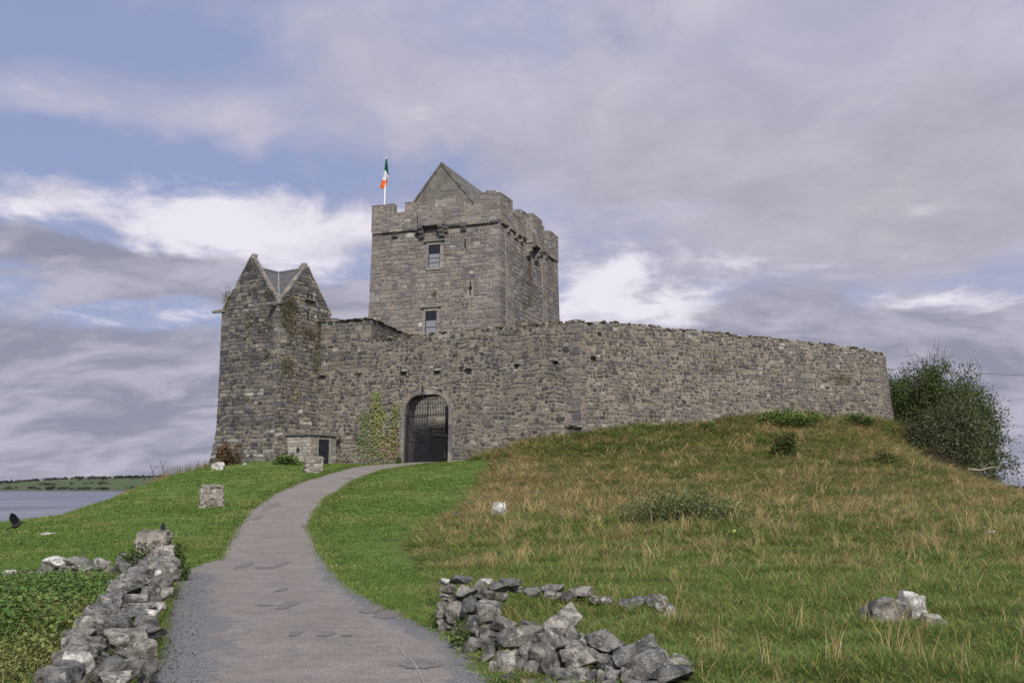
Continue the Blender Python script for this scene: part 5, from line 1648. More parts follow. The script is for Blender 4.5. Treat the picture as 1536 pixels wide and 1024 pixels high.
# ---- right-hand wall: a built pillar, then a tumbled length running out of the frame
Z6 = 1536 / 460.0
p0 = G(690, 948)
wall_r = thing('dry_stone_wall', 'tumbled grey dry stone wall beside the right edge of the path, nearest the viewer', 'dry stone wall', (p0.x, p0.y, 0))
def z6(zx, zy, zw, zh, Y, **k):
    return put(wall_r, 600 + zx / Z6, 820 + zy / Z6, zw / Z6, zh / Z6, Y, **k)
for a in [(305, 166, 120, 42, 11.7, dict(label='flat mossy slab capping the wall end')), (221, 172, 50, 30, 11.6, dict(white=True, label='small white stone at the top corner')), (236, 208, 92, 36, 11.6, {}),
          (330, 232, 125, 76, 11.5, {}), (405, 205, 70, 54, 11.7, {}), (428, 172, 84, 24, 11.9, dict(white=True)), (486, 205, 120, 56, 11.8, dict(label='brown mossy slab')), (545, 186, 120, 44, 12.1, {}), (575, 210, 70, 40, 12.2, {}),
          (232, 243, 78, 27, 11.6, {}), (240, 266, 76, 24, 11.55, {}), (208, 296, 54, 46, 11.5, {}), (205, 342, 64, 46, 11.4, {}), (205, 378, 46, 36, 11.35, {}), (245, 395, 76, 60, 11.3, {}), (210, 412, 50, 34, 11.3, {}),
          (275, 330, 94, 112, 11.2, {}), (352, 300, 84, 96, 11.0, dict(tilt=.5)), (440, 325, 140, 112, 10.7, dict(tilt=-.5, label='large dark angular boulder')), (430, 240, 110, 50, 11.5, {}), (500, 255, 90, 50, 11.6, {}),
          (364, 402, 74, 116, 10.4, dict(label='tall upright stone')), (312, 440, 56, 66, 10.5, {}), (370, 500, 124, 100, 9.9, {}), (428, 435, 60, 84, 10.2, {}), (470, 425, 60, 74, 10.2, {}), (520, 392, 130, 66, 10.1, dict(tilt=-.2)),
          (300, 500, 60, 50, 10.1, {}), (460, 520, 70, 124, 9.4, {}), (603, 455, 236, 110, 9.2, dict(tilt=.18, label='broad slab with white lichen patches')), (530, 600, 110, 140, 8.9, {}), (590, 535, 96, 46, 9.0, dict(tilt=.25)),
          (600, 605, 84, 110, 8.9, dict(tilt=-.2)), (640, 535, 66, 110, 8.95, dict(tilt=.3)), (715, 545, 128, 126, 8.85, {}), (665, 640, 90, 130, 8.8, {}), (765, 610, 128, 130, 8.7, {}),
          (815, 392, 190, 140, 9.2, dict(tilt=.55, label='large pale pointed boulder on top')), (775, 472, 150, 110, 9.0, dict(tilt=.1)), (868, 460, 90, 120, 9.1, dict(tilt=-.3)), (872, 500, 90, 56, 8.9, {}),
          (900, 562, 186, 96, 8.6, dict(tilt=.05, label='pale flat topped stone')), (800, 650, 90, 80, 8.5, {}), (850, 650, 80, 100, 8.5, {}), (905, 660, 110, 90, 8.45, {}), (975, 655, 80, 90, 8.4, {}),
          (1036, 482, 196, 104, 8.9, dict(tilt=.05, label='grey boulder with white lichen at its right end')), (1190, 552, 236, 150, 8.5, dict(tilt=.35, label='large rounded grey boulder')), (1265, 615, 230, 160, 8.2, dict(tilt=.3)),
          (1365, 645, 220, 110, 7.9, dict(label='low grey boulder at the near end')), (1046, 612, 44, 36, 8.3, dict(white=True, label='small white stone')), (1020, 650, 70, 70, 8.3, {}), (1080, 660, 110, 80, 8.25, {}), (1140, 655, 60, 90, 8.2, {}),
          (960, 530, 90, 60, 8.9, {}), (1010, 570, 90, 70, 8.7, {}), (1090, 590, 120, 90, 8.55, {}), (640, 390, 90, 40, 9.7, dict()), (700, 455, 70, 60, 9.3, {}), (560, 430, 80, 60, 9.7, {}), (420, 490, 60, 60, 9.9, {}), (430, 560, 80, 70, 9.3, {}), (480, 620, 80, 90, 8.9, {}), (540, 690, 110, 90, 8.55, {}), (640, 710, 110, 80, 8.45, {}), (740, 715, 110, 90, 8.35, {}), (840, 720, 110, 80, 8.25, {}), (940, 725, 120, 80, 8.15, {}), (1050, 720, 120, 90, 8.05, {}), (1170, 720, 130, 90, 7.9, {}), (1290, 725, 150, 90, 7.75, {}), (400, 440, 50, 60, 10.3, {}), (285, 415, 60, 60, 10.9, {}), (300, 265, 70, 40, 11.6, {}), (380, 265, 80, 40, 11.7, {})]:
    z6(*a[:5], **a[5])
for i in range(34):       # lower stones mostly below the picture's edge, and the back of the heap
    f = i / 33
    x = .0 + 1.3 * f + random.uniform(-.12, .12); y = 9.75 - 1.5 * f + random.uniform(-.05, .35)
    s = random.uniform(.16, .28)
    stone_obj('stone', random.choice(ROCKS), Vector((x, y + .15, h(x, y) + s * .2 + random.uniform(0, .1))), (s * 1.2, s, s * .75), (random.uniform(-.4, .4), random.uniform(-.4, .4), random.uniform(0, 6)), wall_r)

# ---- low broken row running right from the pillar
p0 = G(900, 925)
row_r = thing('ruined_stone_row', 'low broken row of half buried grey stones in long grass behind the tumbled wall', 'dry stone wall', (p0.x, p0.y, p0.z))
for (zx, zy, zw, zh, Y) in [(660, 226, 90, 46, 12.5), (770, 222, 126, 66, 12.8), (770, 245, 90, 40, 12.6), (870, 232, 60, 50, 12.9), (918, 232, 110, 66, 12.9), (975, 262, 60, 36, 12.8), (1036, 272, 62, 50, 12.8), (1122, 285, 74, 46, 12.7), (1200, 280, 88, 62, 12.6),
                            (1290, 274, 106, 80, 12.4), (1355, 330, 70, 76, 11.8), (1320, 305, 80, 60, 12.1), (1160, 300, 60, 40, 12.5), (830, 250, 60, 40, 12.7)]:
    put(row_r, 600 + zx / Z6, 820 + zy / Z6, zw / Z6, zh / Z6, Y)

# ---- left-hand wall along the path
random.seed(67)
wall_l = thing('dry_stone_wall', 'low dry stone wall along the left edge of the path, nettles growing behind it', 'dry stone wall', (-5, 13, 0))
Z5 = 1072 / 360.0
def z5(zx, zy, zw, zh, Y, **k):
    return put(wall_l, zx / Z5, 680 + zy / Z5, zw / Z5, zh / Z5, Y, **k)
nst = 0
for a in [(310, 965, 190, 150, 7.5, dict(tilt=.3, white=True, label='big pale boulder at the near end')), (455, 985, 180, 110, 7.5, dict(tilt=.3)), (490, 1012, 160, 70, 7.2, dict(label='pale flat slab')), (560, 985, 120, 110, 7.7, {}), (565, 912, 126, 76, 8.3, {}),
          (528, 832, 214, 96, 9.0, dict(label='wide dark mossy slab')), (405, 860, 90, 80, 8.8, {}), (655, 800, 126, 62, 9.8, dict(tilt=-.2, label='pale bluish slab')), (500, 772, 146, 80, 9.9, {}), (645, 752, 110, 60, 10.4, {}), (656, 720, 90, 46, 10.9, dict(white=True, label='white lichened stone')),
          (545, 725, 160, 46, 10.6, {}), (612, 690, 160, 44, 11.3, {}), (600, 652, 96, 50, 11.9, {}), (510, 665, 94, 72, 11.6, {}), (590, 612, 108, 58, 12.6, {}), (665, 632, 90, 80, 12.3, {}), (726, 632, 76, 64, 12.4, {}),
          (640, 575, 110, 76, 13.4, {}), (600, 553, 120, 74, 13.9, {}), (700, 580, 120, 66, 13.4, {}), (692, 540, 50, 42, 14.3, dict(white=True, label='bright white stone')), (735, 520, 100, 90, 14.6, {}), (755, 545, 70, 70, 14.2, {}),
          (700, 465, 92, 76, 16.4, {}), (725, 488, 110, 60, 15.8, {}), (735, 440, 80, 60, 17.4, {}), (755, 470, 60, 70, 16.6, {}), (700, 500, 90, 50, 15.2, {}), (710, 690, 40, 52, 11.4, dict(white=True)), (640, 870, 110, 90, 8.7, {}), (650, 950, 90, 110, 8.2, {}), (650, 1010, 70, 60, 7.9, {}),
          (720, 420, 60, 40, 18.2, {})]:
    z5(*a[:5], **a[5]); nst += 1
def wl_c(y): 
    f = (y - 6.5) / 13.0
    return -2.72 - 3.95 * f - .15 * math.sin(f * 3.1)
rest = MB()
y = 6.9
while y < 19.6:
    for c_ in range(3):
        for side in (1,):
            ww = random.uniform(.2, .36); hh = random.uniform(.11, .16)
            x = wl_c(y) + (.0 if side else -.24) + random.uniform(-.04, .04) - .05 * c_
            z_ = h(x, y) + .05 + c_ * .125 + random.uniform(-.02, .02)
            if side and nst < 98 and c_ > 0 and y > 7.2:
                stone_obj('stone', random.choice(ROCKS), Vector((x - .08, y, z_)), (random.uniform(.22, .34), ww, hh * 1.25), (random.uniform(-.2, .2), random.uniform(-.2, .2), .3 + random.uniform(-.2, .2)), wall_l); nst += 1
            else:
                rest.mesh(random.choice(LITE), rmat(Vector((x - .08, y, z_)), (random.uniform(.22, .34), ww, hh * 1.25), (random.uniform(-.2, .2), random.uniform(-.2, .2), .3)), (.14, .14, .135))
    rest.mesh(random.choice(LITE), rmat(Vector((wl_c(y) - .16, y, h(wl_c(y), y) + .13)), (.30, .3, .24)), (.13, .13, .125))
    y += random.uniform(.24, .32)
o = rest.build('packed_rubble', M['rock'], wall_l); o['kind'] = 'stuff'

# ---- broken row running left from the pillar
p0 = G(100, 880)
row_l = thing('ruined_stone_row', 'broken row of pale boulders on the lawn edge, left of the small square pillar', 'dry stone wall', (p0.x, p0.y, p0.z))
for (zx, zy, zw, zh, Y, wht) in [(60, 835, 104, 84, 18.0, True), (205, 835, 80, 70, 18.2, True), (210, 862, 50, 40, 18.0, False), (400, 748, 176, 116, 18.8, True), (330, 820, 140, 130, 18.2, False), (565, 742, 196, 100, 18.9, False), (610, 785, 160, 70, 18.5, False), (480, 800, 90, 70, 18.4, False),
                                 (765, 745, 120, 100, 18.6, False), (925, 775, 116, 118, 18.0, False), (950, 695, 120, 60, 19.3, False), (1065, 672, 96, 74, 19.6, False), (1010, 715, 110, 60, 19.0, False), (840, 790, 90, 60, 18.4, False), (370, 870, 110, 50, 17.8, False), (-90, 850, 120, 80, 17.8, False)]:
    put(row_l, zx / 5.12, 700 + zy / 5.12, zw / 5.12, zh / 5.12, Y, white=wht)

# ---- mortared square blocks and the pillar
def masonry_block(name, label, cat, px, py_base, wpx, hpx, rz, courses, pal, squ=.9, Y=None, group=None, cap=True):
    p = G(px, py_base) if Y is None else P(px, py_base, Y)
    k = p.y / F; w_, h_ = wpx * k, hpx * k
    t_ = thing(name, label, cat, p, group)
    core = MB(); hw = w_ / 2
    Rm = Matrix.Rotation(rz, 3, 'Z')
    ring = [tuple((Rm @ Vector((sx_ * hw, sy_ * hw * squ, 0)) + p).xy) for sx_, sy_ in ((-1, -1), (1, -1), (1, 1), (-1, 1))]
    shell(core, [(p.z - .3, ring), (p.z + h_, ring)])
    for A, B in ((0, 1), (1, 2), (2, 3), (3, 0)):
        L = (Vector(ring[A]) - Vector(ring[B])).length
        lay(core, Face([(p.z - .3, ring[A], ring[B]), (p.z + h_, ring[A], ring[B])], L), 0, L, p.z - .2, p.z + h_ + .1, (h_ / courses * .8, h_ / courses * 1.2), (w_ * .18, w_ * .42), .035, .05, (.0, .075), pal, .06, clips=[(0, 1, p.z + h_)], matid=1, skip=.02)
    core.build('masonry', [M['mortar_tower'], M['stone_turret']], t_)
    if cap:
        mb = MB()
        for i in range(3):
            for j in range(2):
                q = Rm @ Vector((-hw + w_ * (i + .5) / 3, (-hw + w_ * (j + .5) / 2) * squ, 0)) + p
                mb.mesh(random.choice(LITE), rmat(Vector((q.x, q.y, p.z + h_ + .0)), (w_ * .42, w_ * .55 * squ, .09), (0, 0, rz + random.uniform(-.15, .15))), random.choice([(.2, .195, .18), (.33, .32, .3), (.26, .25, .23)]))
        mb.build('cap_stones', M['stone_turret'], t_)
    return t_
PALB = [(.20, .19, .17), (.26, .25, .225), (.17, .165, .15), (.30, .285, .26), (.23, .22, .19)]
masonry_block('stone_pillar', 'square mortared stone pillar at the far end of the left dry stone wall, crow on top', 'pillar', 228, 872, 42, 72, .12, 8, PALB, Y=19.6)
masonry_block('stone_block', 'squat square stone block alone on the left lawn, midway to the castle', 'stone block', 317, 760, 31, 31, .30, 4, PALB)
masonry_block('stone_block', 'small coursed stone block on the lawn in front of the dark lean-to door', 'stone block', 470, 708, 25, 22, .30, 4, PALB)

# ---- loose boulders, each a thing
random.seed(71)
def boulder(px, py, wpx, hpx, label, sink=.4, white=False, tilt=0.0, group=None, name='boulder', cat='rock', me=None):
    p = G(px, py + hpx * .45)
    k = p.y / F; w_, h_ = wpx * k * 1.08, hpx * k * 1.15
    o = stone_obj(name, me or random.choice(ROCKS), p + Vector((0, w_ * .3, h_ * (.5 - sink * .5))), (w_, w_ * .75, h_ * (1 + sink)), (random.uniform(-.1, .1), -tilt, random.uniform(-.4, .4)), None, None, M['rock_white'] if white else None)
    return tag(o, label, cat, group)
Z8 = 1536 / 636.0
boulder(900 + 1062 / Z8, 740 + 458 / Z8, 76, 40, 'long grey boulder with white lichen, left of the three in the near grass')
boulder(900 + 1135 / Z8, 740 + 434 / Z8, 44, 42, 'pale upright boulder, middle of the three in the near grass', white=True, tilt=-.3)
boulder(900 + 1212 / Z8, 740 + 476 / Z8, 44, 24, 'small low rock, right of the three in the near grass')
boulder(900 + 1420 / Z8, 740 + 157 / Z8, 18, 13, 'small white rock on the grass slope at the far right', white=True)
boulder(900 + 1522 / Z8, 740 + 486 / Z8, 14, 10, 'little dark rock in the grass at the right edge', sink=.1)
boulder(748, 769, 21, 22, 'white lichened rock at the foot of the mound', white=True)
boulder(686, 774, 9, 10, 'little brown rock in tan grass left of the white rock', sink=.1)
boulder(900 + 1487 / Z8, 740 + 395 / Z8, 6, 5, 'tiny white stone in the grass near the right edge', sink=.05, white=True)
boulder(68, 801, 24, 4, 'flat pale stone slab lying in the left lawn', white=True, sink=.4)
boulder(321, 700, 9, 9, 'pale rock at the outer corner of the turret foot', white=True)
boulder(329, 700, 13, 11, 'larger pale rock under the reddish shrub at the turret', white=True)
boulder(366, 697, 6, 5, 'small white rock right of the reddish shrub', white=True, sink=.1)

# ================================================================== CROWS
def bird_mesh(wings_up):
    bm = bmesh.new()
    prof = [(-.20, .012, .0), (-.15, .035, .0), (-.06, .062, .0), (.02, .068, .0), (.09, .055, .012), (.13, .040, .03), (.165, .042, .045), (.20, .034, .048), (.225, .016, .043), (.27, .004, .034)]
    n = 10; rings = []
    for x, r_, z in prof:
        rings.append([bm.verts.new((x, r_ * math.cos(2 * math.pi * k / n), z + r_ * 1.05 * math.sin(2 * math.pi * k / n))) for k in range(n)])
    for a, b_ in zip(rings[:-1], rings[1:]):
        for k in range(n): bm.faces.new((a[k], a[(k + 1) % n], b_[(k + 1) % n], b_[k]))
    bm.faces.new(rings[0][::-1]); bm.faces.new(rings[-1])
    # fanned tail
    tl = [bm.verts.new(v) for v in ((-.17, .02, .01), (-.17, -.02, .01), (-.34, -.075, -.01), (-.36, 0, -.012), (-.34, .075, -.01), (-.17, .02, -.006), (-.17, -.02, -.006), (-.34, -.075, -.02), (-.36, 0, -.022), (-.34, .075, -.02))]
    for f in ((0, 4, 3, 2, 1), (5, 6, 7, 8, 9), (0, 1, 6, 5), (1, 2, 7, 6), (2, 3, 8, 7), (3, 4, 9, 8), (4, 0, 5, 9)): bm.faces.new([tl[i] for i in f])
    for sg in (-1, 1):
        if wings_up is not None:
            # wing: shoulder, wrist, spread primaries
            up = wings_up
            out = [(.10, .05), (.13, .20), (.10, .34), (.02, .47), (-.03, .50), (-.02, .43), (-.07, .46), (-.06, .40), (-.11, .40), (-.10, .34), (-.14, .32), (-.15, .20), (-.12, .05)]
            t_ = []; b2 = []
            for x, y in out:
                z = .03 + y * math.sin(up) + .04 * math.sin(y * 6)
                t_.append(bm.verts.new((x, sg * (y * math.cos(up)), z + .006))); b2.append(bm.verts.new((x, sg * (y * math.cos(up)), z - .006)))
            f1 = t_ if sg > 0 else t_[::-1]; f2 = b2[::-1] if sg > 0 else b2
            bm.faces.new(f1); bm.faces.new(f2)
            for k in range(len(out)):
                q = (t_[k], b2[k], b2[(k + 1) % len(out)], t_[(k + 1) % len(out)])
                bm.faces.new(q if sg > 0 else q[::-1])
        else:
            # folded wing and leg
            pts = [(.09, .05, .05), (.02, .075, .05), (-.12, .06, .03), (-.25, .02, .005), (-.10, .072, -.02), (.05, .07, -.01)]
            t_ = [bm.verts.new((x, sg * y, z)) for x, y, z in pts]; b2 = [bm.verts.new((x, sg * (y - .03), z)) for x, y, z in pts]
            bm.faces.new(t_ if sg > 0 else t_[::-1]); 
            for k in range(6): bm.faces.new((t_[k], b2[k], b2[(k + 1) % 6], t_[(k + 1) % 6]))
            for x0, x1, z0, z1 in ((.0, .03, -.05, -.15), (.03, .08, -.15, -.155)):
                vs = [bm.verts.new((x + dx_, sg * .03 + dy_, z)) for x, z in ((x0, z0), (x1, z1)) for dx_, dy_ in ((-.006, -.006), (.006, -.006), (.006, .006), (-.006, .006))]
                for k in range(4): bm.faces.new((vs[k], vs[(k + 1) % 4], vs[4 + (k + 1) % 4], vs[4 + k]))
    bmesh.ops.recalc_face_normals(bm, faces=bm.faces)
    me = bpy.data.meshes.new('crow'); bm.to_mesh(me); bm.free()
    return me
m_, t, b, _ = mat('black_feathers'); b.inputs['Base Color'].default_value = (.012, .012, .016, 1); b.inputs['Roughness'].default_value = .45
me = bird_mesh(R(48)); me.materials.append(m_)
o = bpy.data.objects.new('crow', me); COL.objects.link(o)
o.location = P(25, 788, 26); o.rotation_euler = (R(-18), R(-20), R(18)); o.scale = (.72, .72, .72)
tag(o, 'black crow in low flight over the left lawn, wings raised', 'bird')
me = bird_mesh(None); me.materials.append(m_)
o = bpy.data.objects.new('crow', me); COL.objects.link(o)
pp = P(243, 793.5, 19.6); o.location = pp + Vector((0, .05, .03)); o.rotation_euler = (0, R(-28), R(110)); o.scale = (.62, .62, .62)
tag(o, 'small black crow perched on the square stone pillar', 'bird')

# overhead wire behind the tree
mb = MB()
w0 = P(1334, 553, 100); w1 = P(1700, 566, 118)
pts = []
for i in range(13):
    f = i / 12; p = w0.lerp(w1, f); p.z -= .8 * 4 * f * (1 - f) * .25; pts.append(p)
wpts = [w0 + Vector((-22, -3, .6))] + pts
mb.tube(wpts, .020, 5)
o = mb.build('overhead_wire', M['iron']); tag(o, 'thin dark overhead wire crossing the sky behind the right hand tree', 'wire')
# ================================================================== VEGETATION
class Leaves:
    """many leaf faces gathered with numpy, one colour per leaf"""
    def __init__(s): s.P = []; s.N = []; s.S = []; s.C = []; s.T = []
    def add(s, pts, size, cols, normals=None):
        n = len(pts)
        s.P.append(np.asarray(pts, float)); s.S.append(np.full(n, 1.0) * size); s.C.append(np.asarray(cols, float))
        if normals is None:
            normals = rng.normal(size=(n, 3)); normals[:, 2] = np.abs(normals[:, 2]) * .8 + .2
        s.N.append(normals)
    def mesh(s, name, aspect=.55):
        p = np.concatenate(s.P); nn = np.concatenate(s.N); sz = np.concatenate(s.S)[:, None]; c = np.concatenate(s.C)
        nn = nn / np.linalg.norm(nn, axis=1, keepdims=True)
        r_ = rng.normal(size=nn.shape); a = np.cross(nn, r_); a /= np.linalg.norm(a, axis=1, keepdims=True) + 1e-9; b_ = np.cross(nn, a)
        v = np.stack([p - a * sz * .5, p + b_ * sz * aspect * .5 - nn * sz * .08, p + a * sz * .5, p - b_ * sz * aspect * .5 - nn * sz * .08], 1).reshape(-1, 3)
        n = len(p)
        me = bpy.data.meshes.new(name)
        me.vertices.add(n * 4); me.loops.add(n * 4); me.polygons.add(n)
        me.vertices.foreach_set('co', v.astype(np.float32).ravel())
        me.loops.foreach_set('vertex_index', np.arange(n * 4, dtype=np.int32))
        me.polygons.foreach_set('loop_start', np.arange(0, n * 4, 4, dtype=np.int32))
        me.polygons.foreach_set('loop_total', np.full(n, 4, dtype=np.int32))
        me.update(calc_edges=True)
        at = me.attributes.new('Col', 'FLOAT_COLOR', 'FACE')
        col = np.ones((n, 4), dtype=np.float32); col[:, :3] = c
        at.data.foreach_set('color', col.ravel())
        me.materials.append(M['leaf'])
        return me
    def build(s, name, parent=None, aspect=.55):
        return link(bpy.data.objects.new(name, s.mesh(name, aspect)), parent)
def leafcols(n, base, var=.3, alt=None, palt=.0):
    k = rng.uniform(1 - var, 1 + var, size=(n, 1)); c = np.array(base)[None] * k
    if alt is not None:
        m_ = rng.random(n) < palt; c[m_] = np.array(alt)[None] * k[m_]
    return c

def branch_tree(root, L, rad, direction, depth, segs, tips, spread=.62, droop=.0, r_=random):
    """recursive limbs: segs collects (points, radii), tips collects twig ends"""
    p = Vector(root); d = Vector(direction).normalized(); pts = [p.copy()]; rads = [rad]
    n = 4
    for i in range(n):
        d = (d + Vector((r_.gauss(0, .16), r_.gauss(0, .16), r_.gauss(0, .10) - droop))).normalized()
        p = p + d * L / n; pts.append(p.copy()); rads.append(rad * (1 - .5 * (i + 1) / n))
        if depth > 0 and i >= 1:
            for _ in range(2 if depth > 1 else 1):
                a = d.orthogonal().normalized(); a.rotate(Matrix.Rotation(r_.uniform(0, 6.28), 3, d))
                nd = (d * (1 - spread) + a * spread * r_.uniform(.8, 1.2) + Vector((0, 0, .12))).normalized()
                branch_tree(p, L * r_.uniform(.58, .78), rads[-1] * .62, nd, depth - 1, segs, tips, spread, droop, r_)
        if depth <= 1: tips.append((p.copy(), d.copy(), depth))
    segs.append((pts, rads))

def make_tree(name, label, cat, base, hgt, depth, nleaf, lsize, cols, trunk_h=.25, lean=(0, 0), spread=.62, stretch=(1, 1, 1), stems=1, group=None, cl=.34, twigs=True, clipz=None):
    t_ = thing(name, label, cat, base, group)
    r_ = random.Random(int(base.x * 13 + base.y * 7) + 5)
    segs = []; tips = []
    for s in range(stems):
        ang = 6.28 * s / max(stems, 1) + r_.uniform(-.4, .4); sp = .0 if stems == 1 else .5
        d0 = Vector((lean[0] + sp * math.cos(ang), lean[1] + sp * math.sin(ang), 1))
        branch_tree(base + Vector((sp * .3 * math.cos(ang), sp * .3 * math.sin(ang), -.2)), hgt * .5, hgt * .03 / math.sqrt(stems), d0, depth, segs, tips, spread, 0, r_)
    S = Vector(stretch)
    def st(p): q = p - base; return base + Vector((q.x * S.x, q.y * S.y, q.z * S.z))
    # scale to the height wanted
    zs_ = sorted((p - base).z for p, _, _ in tips); mz = zs_[int(len(zs_) * .985)]; k = hgt / mz
    tips = [q for q in tips if (q[0] - base).z <= mz * 1.02]
    S = S * k
    mb = MB()
    for pts, rads in segs:
        mb.tube([st(p) for p in pts], [max(q * k, .012) for q in rads], 5, cap=False)
    mb.build('trunk', M['bark'], t_)
    tips = [q for q in tips if r_.random() < .60]
    T = np.array([tuple(st(p)) for p, _, _ in tips]); D = np.array([tuple(d) for _, d, _ in tips])
    n = nleaf
    i = rng.integers(0, len(T), n)
    clump = rng.uniform(.7, 1.25, len(T))[i][:, None]
    pos = T[i] + rng.normal(size=(n, 3)) * np.array([cl, cl, cl * .75]) + D[i] * rng.uniform(-.5, .1, (n, 1))
    c = leafcols(n, cols[0], .35, cols[1], .3) * clump
    keep = pos[:, 2] > H(pos[:, 0], pos[:, 1]) - .05
    lv = Leaves(); lv.add(pos[keep], (lsize * rng.uniform(.6, 1.3, n))[keep], c[keep])
    lv.build('crown', t_)
    return t_
random.seed(81)
# the broad tree behind the end of the wall
base = P(1416, 690, 73); base.z = h(base.x, base.y)
make_tree('hawthorn_tree', 'broad dark green tree with ragged crown just beyond the right end of the long wall', 'tree', base, P(1425, 556, 73).z - base.z, 4, 95000, .18, [(.050, .078, .024), (.085, .106, .034)], spread=.68, stretch=(.68, .74, 1.0), stems=4, cl=.27)
def make_bush(name, label, base, rx, ry, rz, n, lsize, cols, cat='bush', group=None, nst=22, flat=False):
    t_ = thing(name, label, cat, base, group)
    r_ = random.Random(int(abs(base.x) * 31 + base.y * 17))
    mb = MB(); tips = []
    for s in range(nst):
        a = r_.uniform(0, 6.28); q = math.sqrt(r_.random()); e = r_.uniform(.25, 1.0)
        tip = base + Vector((rx * q * math.cos(a), ry * q * math.sin(a), (rz * r_.uniform(.25, 1.15) * (1 - .5 * q * q) if flat else rz * math.sqrt(max(0, 1 - q * q)) * r_.uniform(.6, 1.15)) + .03))
        st_ = base + Vector((rx * .3 * q * math.cos(a), ry * .3 * q * math.sin(a), -.1))
        md = st_.lerp(tip, .5) + Vector((r_.uniform(-.1, .1) * rx, r_.uniform(-.1, .1) * ry, rz * .12))
        mb.tube([st_, md, tip], [.02 * max(1, rz * .6), .012, .005], 4, cap=False)
        for f in (.35, .55, .75, .92, 1.0):
            p = st_.lerp(md, f * 2) if f < .5 else md.lerp(tip, f * 2 - 1)
            for _ in range(2): tips.append(p + Vector((r_.gauss(0, rx * .10), r_.gauss(0, ry * .10), r_.gauss(0, rz * .08))))
    mb.build('stem', M['bark'], t_)
    T = np.array([tuple(p) for p in tips]); i = rng.integers(0, len(T), n)
    clump = rng.uniform(.65, 1.3, len(T))[i][:, None]
    sp = np.array([rx, ry, rz]) * .11
    pos = T[i] + rng.normal(size=(n, 3)) * sp
    pos[:, 2] = np.maximum(pos[:, 2], H(pos[:, 0], pos[:, 1]) + rng.uniform(0, .08, n))
    lv = Leaves(); lv.add(pos, lsize * rng.uniform(.6, 1.35, n), leafcols(n, cols[0], .35, cols[1], .3) * clump)
    lv.build('foliage', t_)
    return t_
def bush_at(name, label, px, py, wpx, hpx, n, lsize, cols, depth=.8, Y=None, **kw):
    p = G(px, py) if Y is None else P(px, py, Y)
    if Y is not None: p.z = h(p.x, p.y)
    k = p.y / F
    return make_bush(name, label, p, wpx * k / 2, wpx * k / 2 * depth, hpx * k, n, lsize, cols, **kw)
DG = [(.052, .074, .032), (.090, .102, .043)]; GG = [(.078, .093, .052), (.115, .120, .068)]; BR = [(.065, .110, .028), (.105, .14, .038)]
bush_at('thorn_bush', 'large grey green thorn bush in front of the dark tree at the right', 1432, 728, 112, 98, 16000, .16, [(.095, .115, .06), (.14, .15, .08)], Y=63.0, nst=60)
bush_at('elder_bush', 'bright green leafy bush low against the grey green thorn bush', 1395, 695, 40, 32, 900, .18, [(.065, .115, .025), (.10, .15, .04)], Y=62.5)
bush_at('dead_scrub', 'brown grey scrub patch at the left foot of the thorn bush', 1408, 735, 60, 36, 1000, .13, [(.075, .062, .045), (.10, .085, .055)], Y=60.5)
bush_at('scrub_bush', 'grey green scrub on the slope just left of the thorn bush', 1370, 690, 56, 40, 1100, .13, GG, Y=64.5)
bush_at('hedge_bush', 'dark round hedge bush at the far right edge of the picture', 1512, 738, 46, 40, 2600, .22, DG, Y=84, nst=30)
bush_at('hedge_bush', 'lower dark hedge bush running out of the right edge', 1545, 745, 60, 34, 2600, .22, DG, Y=86, nst=30)
bush_at('thorn_bush', 'low thorn bush between the big thorn bush and the hedge', 1478, 748, 50, 24, 1200, .15, GG, Y=62, nst=26)
random.seed(83)
bush_at('bramble', 'low green bramble against the wall foot on the mound crest', 1185, 640, 110, 24, 3200, .16, BR, nst=44)
bush_at('bramble', 'small dark green bramble at the wall foot, right of the crest', 1285, 642, 50, 20, 1400, .15, [(.045, .082, .024), (.07, .10, .03)], nst=24)
bush_at('bramble', 'small bramble at the wall foot left of the crest bramble', 1062, 648, 36, 12, 700, .14, BR, nst=16)
bush_at('bracken_clump', 'olive bush standing in the rough grass high on the mound', 1178, 688, 44, 38, 1800, .13, [(.060, .082, .026), (.10, .105, .035)], nst=26)
bush_at('gorse_scrub', 'wide grey green scrub patch low on the mound slope', 1022, 790, 175, 50, 9000, .075, [(.095, .125, .05), (.15, .165, .075)], depth=.55, nst=120, flat=True)
bush_at('weed_clump', 'dark green weed clump in rough grass left of the mound', 832, 712, 26, 16, 500, .11, BR)
bush_at('bracken_clump', 'olive scrub tuft on the mound left of the thorn scrub', 1330, 700, 40, 22, 900, .12, [(.07, .085, .03), (.10, .10, .04)])
bush_at('rose_shrub', 'reddish leaved shrub at the foot of the gabled turret', 345, 699, 42, 32, 1700, .14, [(.105, .055, .035), (.075, .080, .030)], Y=58.8)
bush_at('leafy_weed', 'green weedy clump at the turret foot beside the lean-to', 430, 692, 40, 14, 1000, .15, BR, Y=58.3)
bush_at('leafy_weed', 'small green tuft at the left foot of the gateway', 597, 695, 10, 10, 160, .12, BR, Y=59.5)
bush_at('dock_weed', 'leafy green weeds at the right foot of the left stone wall, by the pillar', 268, 872, 26, 46, 1100, .055, BR, Y=17.6)
bush_at('dock_weed', 'small weed in front of the tumbled right wall by the path', 690, 968, 30, 34, 500, .04, BR, Y=10.15)
bush_at('dock_weed', 'leafy weeds on the left wall below the square pillar', 205, 850, 60, 30, 1200, .06, BR, Y=19.0)

